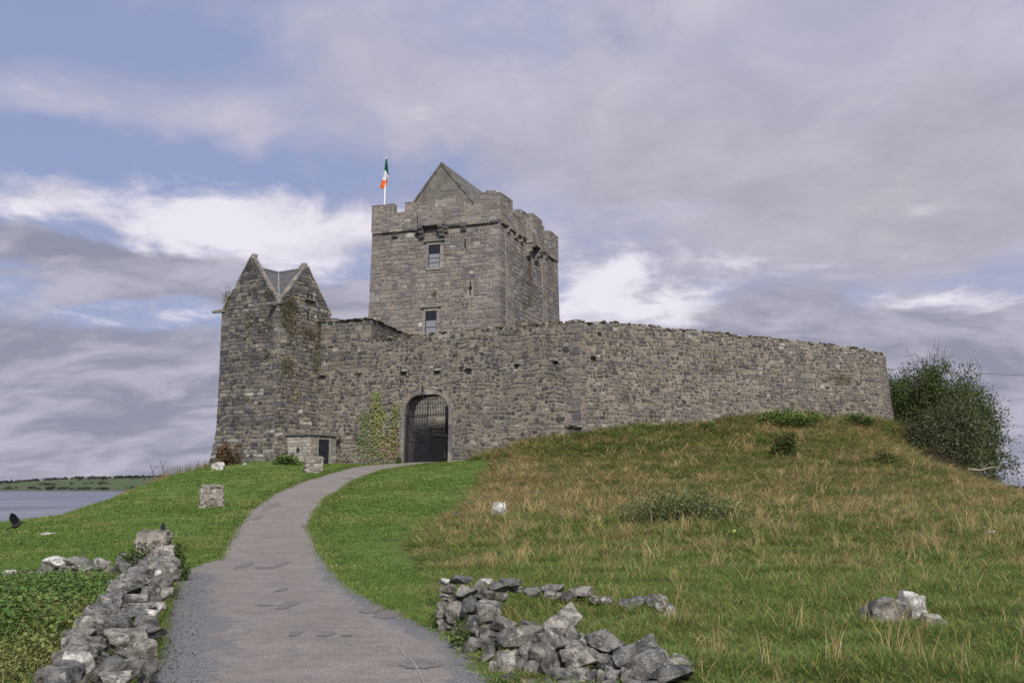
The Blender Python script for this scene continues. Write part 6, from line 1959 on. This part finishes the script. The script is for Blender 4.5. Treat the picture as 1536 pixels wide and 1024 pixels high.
# climbing plant on the wall left of the gate
random.seed(85)
gpv = P(570, 680, 60.3)
ivy = thing('climbing_ivy', 'green and yellowing creeper climbing the wall left of the arched gate', 'climbing plant', gpv)
pos = []; colr = []; nrm = []
mb = MB()
n2 = Vector((segn[0].x, segn[0].y, 0))
for (px0, py0, px1, py1, n, sp, kind) in [(565, 690, 566, 592, 900, 6, 0), (560, 690, 548, 622, 900, 11, 1), (572, 690, 575, 612, 700, 8, 0), (592, 690, 596, 604, 700, 6, 0), (590, 692, 600, 640, 500, 9, 2), (575, 694, 585, 655, 700, 16, 2), (552, 694, 545, 650, 500, 10, 1), (563, 640, 570, 590, 300, 5, 0)]:
    for i in range(n):
        f = random.random() ** .8
        px = px0 + (px1 - px0) * f + random.gauss(0, sp * (1.1 - .6 * f)); py = py0 + (py1 - py0) * f + random.gauss(0, 4)
        if random.random() < .42: continue
        if px > 603 and py > 592: continue
        Yd = invlerp_depth(px, (637, 60.0), (870, 56.0)); p = P(px, py, Yd) + n2 * random.uniform(.05, .28)
        pos.append(tuple(p)); nn = n2 + Vector((random.gauss(0, .45), random.gauss(0, .45), .35 + random.gauss(0, .3))); nrm.append(tuple(nn))
        base_c = [(.24, .27, .10), (.13, .19, .07), (.24, .18, .10)][kind]
        if random.random() < .25: base_c = random.choice([(.24, .24, .08), (.12, .17, .05), (.22, .13, .07)])
        kk = random.uniform(.7, 1.3); colr.append(tuple(c * kk for c in base_c))
    Y0 = invlerp_depth(px0, (637, 60.0), (870, 56.0)); Y1 = invlerp_depth(px1, (637, 60.0), (870, 56.0))
    mb.tube([P(px0, py0 + 4, Y0) + n2 * .1, P((px0 + px1) / 2 + random.uniform(-2, 2), (py0 + py1) / 2, (Y0 + Y1) / 2) + n2 * .12, P(px1, py1, Y1) + n2 * .1], [.03, .02, .01], 5)
mb.build('stem', M['bark'], ivy)
lv = Leaves(); lv.add(np.array(pos), .11 * rng.uniform(.6, 1.3, len(pos)), np.array(colr), np.array(nrm)); lv.build('foliage', ivy, .8)

# tufts rooted in the masonry
def wall_tuft(label, p, out, rx, rz, n, cols, lsize=.09):
    t_ = thing('wall_plant', label, 'plant', p, 'plants rooted in the masonry')
    lv = Leaves(); o3 = Vector((out.x, out.y, 0))
    side = np.array([-out.y, out.x, 0])
    pos = np.array(tuple(p))[None] + side[None] * rng.normal(size=(n, 1)) * rx * .5 + np.array([[0, 0, 1]]) * rng.normal(size=(n, 1)) * rz * .5 + np.array(tuple(o3))[None] * np.abs(rng.normal(size=(n, 1))) * .12
    lv.add(pos, lsize * rng.uniform(.5, 1.4, n), leafcols(n, cols[0], .4, cols[1], .4)); lv.build('foliage', t_)
OL = [(.155, .130, .065), (.115, .120, .052)]
def on_turret(px, py):
    b_, z_ = tface(px, py); p = UN + db_ * b_ - da_ * .05; return Vector((p.x, p.y, z_)), -da_
def on_turret_l(px, py):
    u = (px - 768) / F; v = (512 - py) / F; d = Vector((u, cs - v * sn)); nn = -db_
    t_ = UN.dot(nn) / d.dot(nn); hit = d * t_ - db_ * .05
    return Vector((hit.x, hit.y, CZ + t_ * (sn + v * cs))), -db_
for lab, px, py, rx, rz, n in [('brown green tuft just under the valley between the two turret gables', 432, 456, .7, .6, 420), ('brown tuft high on the right face of the turret below the valley', 428, 474, .5, .8, 320), ('olive tuft at mid height near the front edge of the turret right face', 429, 549, .4, .6, 300),
                               ('sparse brown growth on the upper middle of the turret right face', 440, 495, .7, .8, 300), ('dark tuft below the slit on the turret right face', 462, 500, .6, .7, 260), ('green growth in the angle between turret and wall, upper part', 482, 515, .8, 1.4, 600), ('brown growth in the angle between turret and wall, lower part', 478, 550, .5, 1.0, 260),
                               ('brown growth under the right water spout of the turret', 486, 486, .6, .6, 260), ('sparse growth low on the turret right face', 440, 590, .4, .6, 120)]:
    p, o_ = on_turret(px, py); wall_tuft(lab, p, o_, rx * 1.25, rz * 1.1, int(n * 1.3), OL)
for lab, px, py, rx, rz, n in [('green tuft on the left shoulder of the left turret gable', 343, 446, .45, .6, 300), ('brown tuft on the upper left turret face', 376, 484, .6, .6, 140), ('brown tuft right of centre on the left turret face', 405, 490, .6, .6, 140), ('little brown tuft on the left turret face above mid height', 402, 530, .4, .4, 90), ('little moss tuft low on the left turret face', 372, 597, .3, .3, 60),
                               ('tuft below the left gable near the valley', 408, 441, .5, .3, 120)]:
    p, o_ = on_turret_l(px, py); wall_tuft(lab, p, o_, rx, rz, n, OL)
a_, z_ = tow_ab(654, 441, 'f'); wall_tuft('single green tuft between the two front windows of the tall tower', fw(a_, z_, .06), -tv, .28, .3, 90, [(.075, .10, .03), (.09, .09, .04)])
for lab, px, py, rz in [('green tuft on the right side of the tall tower, upper', 791, 446, .5), ('brown tuft on the right side of the tall tower, lower', 784, 457, .4)]:
    b_, z_ = tow_ab(px, py, 'r'); p = TN + tv * b_ - tu * (batt(z_) + .06); wall_tuft(lab, Vector((p.x, p.y, z_)), -tu, .7, rz, 130, [(.075, .10, .03), (.09, .09, .04)])
def on_curt(px, py):
    u = u_of_px(px, py); p = cmap(u, 8, 0); v = (512 - py) / F; t_ = p.y / (cs - v * sn); z_ = CZ + t_ * (sn + v * cs)
    return cmap(u, z_, .07), segn[cseg(u)[0]]
for lab, px, py, rx, rz, n in [('dry brown bush rooted high in the wall near its right end', 1262, 566, .8, .5, 420), ('long mossy growth on the wall top above the gate', 600, 505, 1.6, .12, 260), ('russet moss on the wall top near the angle', 810, 486, 1.8, .14, 260), ('olive moss streak in the right part of the wall', 1075, 552, .9, .2, 120)]:
    p, o_ = on_curt(px, py); wall_tuft(lab, p, o_, rx, rz, n, OL if 'russet' not in lab else [(.14, .06, .03), (.10, .07, .03)], .08)

# dry weeds on the bank's edge by the water, seen against the sky
random.seed(87)
for i, (px, py, wp, hp, lab) in enumerate([(245, 716, 40, 18, 'dry tan weeds at the bank top against the water, leftmost'), (285, 708, 50, 18, 'dry brown weeds on the bank beside the turret'), (312, 700, 26, 16, 'tan weeds at the left foot of the turret'), (190, 745, 20, 8, 'small yellowish weed at the lawn edge above the water'), (70, 779, 30, 6, 'short pale grass tuft at the lawn edge by the bay')]):
    p = P(px, py + 3, [60, 62, 63, 53, 43.5][i]); p.z = h(p.x, p.y)
    t_ = thing('dry_weed', lab, 'plant', p)
    k = p.y / F; mb = MB()
    for s in range(90):
        x = random.gauss(0, wp * k * .3); y = random.gauss(0, .5); hh = hp * k * random.uniform(.4, 1.1)
        zz = h(p.x + x, p.y + y); bx, by = random.gauss(0, .12), random.gauss(0, .1)
        a = Vector((p.x + x, p.y + y, zz - .03)); b_ = a + Vector((bx * hh, by * hh, hh)); wv = Vector((.02, .006, 0))
        mb.add([a - wv, a + wv, b_ + wv * .3, b_ - wv * .3], [(0, 1, 2, 3)], random.choice([(.22, .17, .08), (.17, .15, .06), (.13, .13, .045), (.16, .11, .06)]))
    mb.build('foliage', M['grass'], t_)
# a few dead stalks
mb = MB()
for px, py in ((247, 712), (232, 719)):
    p = P(px, py, 60); mb.tube([p, p + Vector((-.15, 0, .45)), p + Vector((-.35, 0, 1.0))], [.03, .02, .01], 5); mb.tube([p + Vector((-.15, 0, .45)), p + Vector((.1, 0, .8))], [.018, .008], 4)
o = mb.build('dead_stalk', M['bark']); tag(o, 'bare dead stalks sticking up from the bank left of the turret', 'plant')
# bleached dead branch in front of the thorn bush
mb = MB()
p = P(1452, 703, 60.5); q = P(1497, 700, 60.2)
mb.tube([p, p.lerp(q, .4) + Vector((0, 0, -.12)), p.lerp(q, .75), q], [.05, .045, .035, .015], 6)
mb.tube([p.lerp(q, .5), p.lerp(q, .5) + Vector((.4, -.2, .35))], [.025, .008], 5)
o = mb.build('dead_branch', M['bare_twig']); tag(o, 'bleached dead branch lying at the foot of the thorn bush', 'branch')

# far trees on the opposite shore: a wood that reads as one mass, plus its hedges
lv = Leaves(); r_ = np.random.default_rng(5)
cent = []
for i in range(4200):
    a = r_.uniform(R(-50), R(40)); band_ = r_.choice([18, 60, 150, 240, 330, 345, 360], p=[.16, .12, .1, .1, .2, .17, .15]) + r_.normal() * 6
    if math.sin(a * 60 + band_ * .05) < -.25 and band_ < 300: continue
    rr = DSH + 60 * math.sin(a * 7) + band_
    cent.append((rr * math.sin(a), rr * math.cos(a), float(far_h(a, band_)), r_.uniform(1.3, 3.4)))
cent = np.array(cent)
per = 18
pos = np.repeat(cent[:, :3], per, 0); sz = np.repeat(cent[:, 3], per)[:, None]
dv = r_.normal(size=pos.shape); dv /= np.linalg.norm(dv, axis=1, keepdims=True)
pos = pos + dv * sz * np.array([1.6, 1.6, .8]) * r_.uniform(.5, 1, (len(pos), 1)); pos[:, 2] += sz[:, 0] * .6
lv.add(pos, sz[:, 0] * .75, leafcols(len(pos), (.040, .052, .036), .3))
o = lv.build('far_trees', None, .9); o['kind'] = 'stuff'

# ================================================================== GRASS AND NETTLES (countless: stuff, instanced on points)
PROTO = {}
def proto_coll(name, meshes, material):
    c = bpy.data.collections.new(name)
    for i, me in enumerate(meshes):
        me.materials.clear(); me.materials.append(material)
        o = bpy.data.objects.new('%s_%02d' % (name, i), me); c.objects.link(o)
    return c
def blade_tuft(n, hh, wd, spread, lean, cols, seed, heads=False):
    r_ = random.Random(seed); mb = MB()
    for _ in range(n):
        a = r_.uniform(0, 6.28); q = spread * math.sqrt(r_.random()); bx, by = q * math.cos(a), q * math.sin(a)
        H_ = hh * r_.uniform(.45, 1.1); la = r_.uniform(0, 6.28); ln = H_ * lean * r_.uniform(.3, 1.5); fx = r_.uniform(0, 6.28)
        wv = Vector((math.cos(fx), math.sin(fx), 0)) * wd * r_.uniform(.6, 1.2)
        p = Vector((bx, by, -.02)); d = Vector((math.cos(la), math.sin(la), 0))
        m1 = p + d * ln * .25 + Vector((0, 0, H_ * .5)); m2 = p + d * ln * .6 + Vector((0, 0, H_ * .82)); tp = p + d * ln * 1.1 + Vector((0, 0, H_ * (1.0 - lean * .2)))
        c = r_.choice(cols); k = r_.uniform(.75, 1.25); c = tuple(v * k for v in c)
        mb.add([p - wv, p + wv, m1 + wv * .8, m1 - wv * .8, m2 + wv * .5, m2 - wv * .5, tp], [(0, 1, 2, 3), (3, 2, 4, 5), (5, 4, 6)], c)
        if heads and r_.random() < .55:
            hd = tp - m2; 
            for s in range(5):
                e = m2 + hd * (.5 + s * .16); o_ = Vector((r_.uniform(-1, 1), r_.uniform(-1, 1), .5)) * wd * 2.2
                mb.add([e - wv * .8, e + o_, e + hd * .2 + o_ * .6], [(0, 1, 2)], (.24, .19, .11))
    me = bpy.data.meshes.new('tuft'); me.from_pydata(mb.v, [], mb.f)
    at = me.attributes.new('Col', 'FLOAT_COLOR', 'FACE'); arr = np.ones((len(mb.f), 4), np.float32); arr[:, :3] = np.array(mb.c); at.data.foreach_set('color', arr.ravel())
    return me
def leafy(n, hh, rx, ls, base, seed):
    global rng
    keep = rng; rng = np.random.default_rng(seed)
    lv = Leaves(); r_ = random.Random(seed); pts = []
    for s in range(n):
        a = r_.uniform(0, 6.28); q = rx * math.sqrt(r_.random()); H_ = hh * r_.uniform(.5, 1.1)
        for k in range(7): pts.append((q * math.cos(a) + r_.gauss(0, .035), q * math.sin(a) + r_.gauss(0, .035), H_ * (.15 + .85 * k / 6) + r_.gauss(0, .01)))
    m = len(pts); nn = rng.normal(size=(m, 3)) * .6; nn[:, 2] = 1
    lv.add(np.array(pts), ls * rng.uniform(.6, 1.3, m), leafcols(m, base[0], .35, base[1], .3), nn)
    me = lv.mesh('nettle', .62); rng = keep
    return me
def scatter(name, coll, pts, rotz, tilt, scl, idx):
    me = bpy.data.meshes.new(name); n = len(pts)
    me.vertices.add(n); me.vertices.foreach_set('co', np.asarray(pts, np.float32).ravel())
    rot = np.zeros((n, 3), np.float32); rot[:, 2] = rotz; rot[:, 0] = tilt
    me.attributes.new('rot', 'FLOAT_VECTOR', 'POINT').data.foreach_set('vector', rot.ravel())
    me.attributes.new('scl', 'FLOAT_VECTOR', 'POINT').data.foreach_set('vector', np.asarray(scl, np.float32).ravel())
    me.attributes.new('idx', 'INT', 'POINT').data.foreach_set('value', np.asarray(idx, np.int32))
    me.update()
    o = link(bpy.data.objects.new(name, me)); o['kind'] = 'stuff'
    ng = bpy.data.node_groups.new(name, 'GeometryNodeTree')
    ng.interface.new_socket('Geometry', in_out='INPUT', socket_type='NodeSocketGeometry'); ng.interface.new_socket('Geometry', in_out='OUTPUT', socket_type='NodeSocketGeometry')
    gi = ng.nodes.new('NodeGroupInput'); go = ng.nodes.new('NodeGroupOutput')
    ci = ng.nodes.new('GeometryNodeCollectionInfo'); ci.inputs['Collection'].default_value = coll; ci.inputs['Separate Children'].default_value = True; ci.inputs['Reset Children'].default_value = True
    ip = ng.nodes.new('GeometryNodeInstanceOnPoints'); ip.inputs['Pick Instance'].default_value = True
    def na(nm, ty):
        q = ng.nodes.new('GeometryNodeInputNamedAttribute'); q.data_type = ty; q.inputs['Name'].default_value = nm; return q.outputs['Attribute']
    L = ng.links
    L.new(gi.outputs[0], ip.inputs['Points']); L.new(ci.outputs[0], ip.inputs['Instance'])
    L.new(na('idx', 'INT'), ip.inputs['Instance Index']); L.new(na('rot', 'FLOAT_VECTOR'), ip.inputs['Rotation']); L.new(na('scl', 'FLOAT_VECTOR'), ip.inputs['Scale'])
    L.new(ip.outputs[0], go.inputs[0])
    md = o.modifiers.new('scatter', 'NODES'); md.node_group = ng
    return o
def vnoise(x, y, f, s):
    """cheap smooth value noise for patchiness, 0..1"""
    v = np.zeros_like(x); a = 1.0; tot = 0
    r_ = np.random.default_rng(s)
    for o_ in range(4):
        for _ in range(3):
            th = r_.uniform(0, 6.28); ph = r_.uniform(0, 6.28)
            v += a * np.sin((x * math.cos(th) + y * math.sin(th)) * f * 2 ** o_ + ph + 1.3 * np.sin((x * math.sin(th) - y * math.cos(th)) * f * 2 ** o_ * .7)) ; tot += a
        a *= .6
    return .5 + .5 * v / (tot * .45)
def field(n, x0, x1, y0, y1, falloff=1.3):
    """random ground points, denser near the camera"""
    y = y0 * (y1 / y0) ** (rng.random(n) ** 1.0) if falloff else rng.uniform(y0, y1, n)
    x = rng.uniform(-.62, .62, n) * (y + 2)
    k = (x > x0) & (x < x1)
    return x[k], y[k]
curt_line = [tuple(p) for p in poly]
inside_poly = curt_line + [(20, 110), (-20, 110), (-14, 66)]
turret_poly = uring(.1)
hut_poly = [tuple(A0), tuple(A1), tuple(A2), tuple(A3)]
def clear(x, y):
    return ~(inpoly(x, y, inside_poly) | inpoly(x, y, turret_poly) | inpoly(x, y, path_poly) | inpoly(x, y, hut_poly))
GREEN = [(.088, .160, .034), (.115, .200, .046), (.150, .225, .062), (.092, .140, .036)]
TAN = [(.42, .30, .14), (.48, .36, .18), (.36, .27, .12), (.50, .40, .23)]
OLV = [(.205, .205, .058), (.27, .225, .076), (.150, .170, .046), (.31, .235, .095)]
tg = [blade_tuft(30, .30, .0050, .13, .75, GREEN + OLV[:1], i) for i in range(5)] + [blade_tuft(24, .38, .0035, .10, .6, TAN + OLV[:2], 20 + i, True) for i in range(4)] + [blade_tuft(26, .28, .0045, .13, .8, OLV + GREEN[:2] + TAN[:1], 40 + i) for i in range(4)] + [blade_tuft(10, .62, .003, .08, .25, TAN, 60 + i, True) for i in range(2)]
TG = proto_coll('grass_tuft', tg, M['grass'])
x, y = field(190000, -5.5, 44, 6.5, 72)
front_poly = [(-1.4, 11.9), (-.2, 11.45), (.2, 10.9), (.7, 9.7), (1.3, 8.8), (1.5, 7.6), (1.45, 0), (-2, 0)]
row_poly = [(-.2, 11.3), (3.0, 11.0), (3.2, 12.2), (2.6, 13.0), (.3, 13.0)]
k = clear(x, y) & ~inpoly(x, y, lawn_poly) & ~(inpoly(x, y, front_poly) & (rng.random(len(x)) < .9)) & ~(inpoly(x, y, row_poly) & (rng.random(len(x)) < .75)) & (rng.random(len(x)) < np.where(y < 24, .62, .75))
x, y = x[k], y[k]; z = H(x, y)
tan_n = .6 * vnoise(x, y, .9, 3) + .4 * vnoise(x, y, 2.1, 5) ; big = vnoise(x, y, .16, 9)
# the flat field in front is greener, the mound's flank drier, a tan fringe along the mown strip
dist_lawn = polydist(x, y, [(p.x, p.y) for p in lawn_right])
dry = .12 + .66 * smooth(z, .25, 1.0) * (1 - .35 * smooth(z, 3.9, 4.8) * (x < 12)) + .35 * (1 - smooth(dist_lawn, .5, 5.0)) * smooth(y, 14, 18)
clump = vnoise(x, y, 1.6, 77)
r0 = tan_n * .55 + big * .30 + .25 * clump + rng.normal(size=len(x)) * .16
lvl = r0 - (1.02 - dry * .62)
lvl = np.where(clump > .70, lvl + .16, lvl - .04) - .22 * (1 - smooth(y, 13, 24)) + np.where((clump > .78) & (y < 26), .22, 0)
u_ = rng.random(len(x))
typ = np.where(lvl > .06, np.where(u_ < .50, 1, np.where(u_ < .58, 3, 2)), np.where(lvl > -.16, np.where(u_ < .5, 2, np.where(u_ < .68, 1, 0)), np.where(u_ < .80, 0, np.where(u_ < .97, 2, 3))))
typ = np.where((typ == 2) & (y < 24) & (rng.random(len(x)) < .65), 0, typ)
typ = np.where(((typ == 1) | (typ == 3)) & (y < 19) & (rng.random(len(x)) < .62), 0, typ)
idx = np.where(typ == 0, rng.integers(0, 5, len(x)), np.where(typ == 1, 5 + rng.integers(0, 4, len(x)), np.where(typ == 2, 9 + rng.integers(0, 4, len(x)), 13 + rng.integers(0, 2, len(x)))))
wid = np.clip(y / 14.0, 1, 4.2)
hs = rng.uniform(.6, 1.25, len(x)) * np.where(y > 26, 1.05, .62 + .3 * smooth(y, 12, 26)) * (.55 + .75 * np.clip(vnoise(x, y, 2.6, 15), 0, 1)) * np.where(inpoly(x, y, front_poly), .35, 1) * np.clip(.35 + polydist(x, y, [(p.x, p.y) for p in lawn_right]) * .5, .4, 1)
scatter('rough_grass', TG, np.stack([x, y, z + lump_at(x, y)], 1) if 'lump_at' in globals() else np.stack([x, y, z], 1), rng.uniform(0, 6.28, len(x)), rng.normal(size=len(x)) * .12, np.stack([wid, wid, hs], 1), idx)

sg = [blade_tuft(26, .060, .0042, .09, .5, [(.104, .178, .036), (.128, .208, .048), (.150, .222, .062), (.110, .164, .040)], 100 + i) for i in range(4)] + [blade_tuft(22, .065, .004, .09, .5, [(.22, .24, .08), (.17, .215, .06)], 110 + i) for i in range(2)]
SG = proto_coll('lawn_tuft', sg, M['grass'])
x, y = field(110000, -30, 8, 6.5, 66)
k = clear(x, y) & inpoly(x, y, lawn_poly)
x, y = x[k], y[k]; z = H(x, y)
wid = np.clip(y / 11.0, 1, 3.6)
vn_ = vnoise(x, y, .8, 21)
idx = np.where((vn_ > .62) & (rng.random(len(x)) < .6), 4 + rng.integers(0, 2, len(x)), rng.integers(0, 4, len(x)))
de = np.minimum(polydist(x, y, [tuple(p) for p in EL_[::3]]), polydist(x, y, [tuple(p) for p in ER_[::3]]))
hs = rng.uniform(.6, 1.2, len(x)) * (1 + 1.2 * np.exp(-(de / .25) ** 2)) * np.clip(y / 22, 1, 1.7)
es = []
for E_, ymin, sg in ((EL_, 19.6, -1), (ER_, 8.6, 1)):
    for i in range(len(E_)):
        if E_[i, 1] > ymin and E_[i, 1] < 60:
            for _ in range(7): es.append((E_[i, 0] + sg * rng.normal(.04, .10), E_[i, 1] + rng.normal(0, .12)))
es = np.array(es); ez_ = H(es[:, 0], es[:, 1]) + .01
x = np.concatenate([x, es[:, 0]]); y = np.concatenate([y, es[:, 1]]); z = np.concatenate([z, ez_])
wid = np.clip(y / 11.0, 1, 3.6); hs = np.concatenate([hs, rng.uniform(.6, 1.5, len(es))]); idx = np.concatenate([idx, rng.integers(0, 6, len(es))])
scatter('mown_grass', SG, np.stack([x, y, z - .005], 1), rng.uniform(0, 6.28, len(x)), rng.normal(size=len(x)) * .1, np.stack([wid, wid, hs], 1), idx)

# nettle and weed bed behind the left wall
NB = [(.075, .140, .034), (.120, .185, .050)]; NY = [(.150, .180, .055), (.19, .18, .07)]
nt = [leafy(16, .36, .16, .036, NB, 200 + i) for i in range(4)] + [leafy(16, .32, .16, .034, NY, 210 + i) for i in range(2)] + [blade_tuft(18, .36, .004, .10, .4, GREEN + TAN[:1] + OLV, 220 + i) for i in range(2)]
NT_ = proto_coll('nettle', nt, M['leaf'])
n = 9000
y = rng.uniform(5.6, 18.6, n); x = rng.uniform(-13, -2.5, n)
wx = -2.72 - 3.95 * (y - 6.5) / 13.0
k = (x < wx - .45) & (x > -.62 * (y + 2)) & (rng.random(n) < .9)
x, y = x[k], y[k]; z = H(x, y)
vn_ = vnoise(x, y, .9, 33)
u_ = rng.random(len(x))
idx = np.where(vn_ > .50, np.where(u_ < .55, 4 + rng.integers(0, 2, len(x)), 6 + rng.integers(0, 2, len(x))), np.where(u_ < .86, rng.integers(0, 4, len(x)), 6 + rng.integers(0, 2, len(x))))
s_ = rng.uniform(.55, 1.15, len(x)) * (.75 + .5 * vnoise(x, y, .5, 41)) * np.clip(1.15 - (18.6 - y) * 0 - np.exp(-((18.6 - y) / 3.0) ** 2) * .85, .4, 1.2)
scatter('nettle_bed', NT_, np.stack([x, y, z], 1), rng.uniform(0, 6.28, len(x)), rng.normal(size=len(x)) * .12, np.stack([s_, s_, s_], 1), idx)

# grass and weeds growing through the two right-hand stone rows
n = 1500
x = rng.uniform(-.9, 3.4, n); y = rng.uniform(8.6, 13.2, n)
line = polydist(x, y, [(-.2, 11.6), (.6, 12.6), (2.6, 12.8), (3.1, 11.6)]); line2 = polydist(x, y, [(.1, 10.9), (.9, 9.6), (2.2, 8.4)])
k = (line < .4) & ~inpoly(x, y, path_poly) & (rng.random(n) < .35)
x, y = x[k], y[k]
scatter('wall_grass', TG, np.stack([x, y, H(x, y)], 1), rng.uniform(0, 6.28, len(x)), rng.normal(size=len(x)) * .1, np.stack([np.ones(len(x))] * 2 + [rng.uniform(.5, .9, len(x))], 1), rng.choice([0, 1, 2, 3, 4, 9, 10, 5], len(x)))
# small grit and leaves along the foot of the left wall
mb = MB()
for i in range(2600):
    y = random.uniform(6.4, 19); x = wl_c(y) + .22 + abs(random.gauss(0, .26)); s = random.uniform(.006, .024)
    if x > wl_c(y) + 1.0: continue
    mb.mesh(LITE[i % 10], rmat(Vector((x, y, max(h(x, y), 0) + .03)), (s * 1.3, s, s * .7)), random.choice([(.12, .12, .125), (.2, .2, .2), (.09, .085, .08), (.28, .27, .26), (.10, .07, .045)]))
o = mb.build('gravel', M['stone']); o['kind'] = 'stuff'
# daisies dotted over the mown grass
mb = MB()
for i in range(420):
    yy = 20 + 36 * random.random() ** 1.2; xx = random.uniform(-22, 3)
    if not (inpoly(np.array([xx]), np.array([yy]), lawn_poly)[0] and clear(np.array([xx]), np.array([yy]))[0]): continue
    p = Vector((xx, yy, h(xx, yy) + .07)); s = random.uniform(.012, .026)
    mb.add([p + Vector((s * math.cos(k * 1.047), s * math.sin(k * 1.047), random.uniform(-.004, .004))) for k in range(6)], [(0, 1, 2, 3, 4, 5)], random.choice([(.7, .7, .66), (.7, .7, .66), (.6, .55, .15)]))
o = mb.build('daisies', M['leaf']); o['kind'] = 'stuff'
# one pale yellow flower head in the grass
p = G(1101, 823)
t_ = thing('yellow_flower', 'single pale yellow flower standing in the green field below the mound', 'flower', p)
mb = MB(); tp = p + Vector((.02, 0, .42)); mb.tube([p, tp], [.008, .006], 5, (.06, .1, .03)); mb.build('stem', M['leaf'], t_)
lv = Leaves(); lv.add(np.array(tuple(tp))[None] + rng.normal(size=(40, 3)) * .014, .035, leafcols(40, (.55, .57, .22), .15)); lv.build('petals', t_)
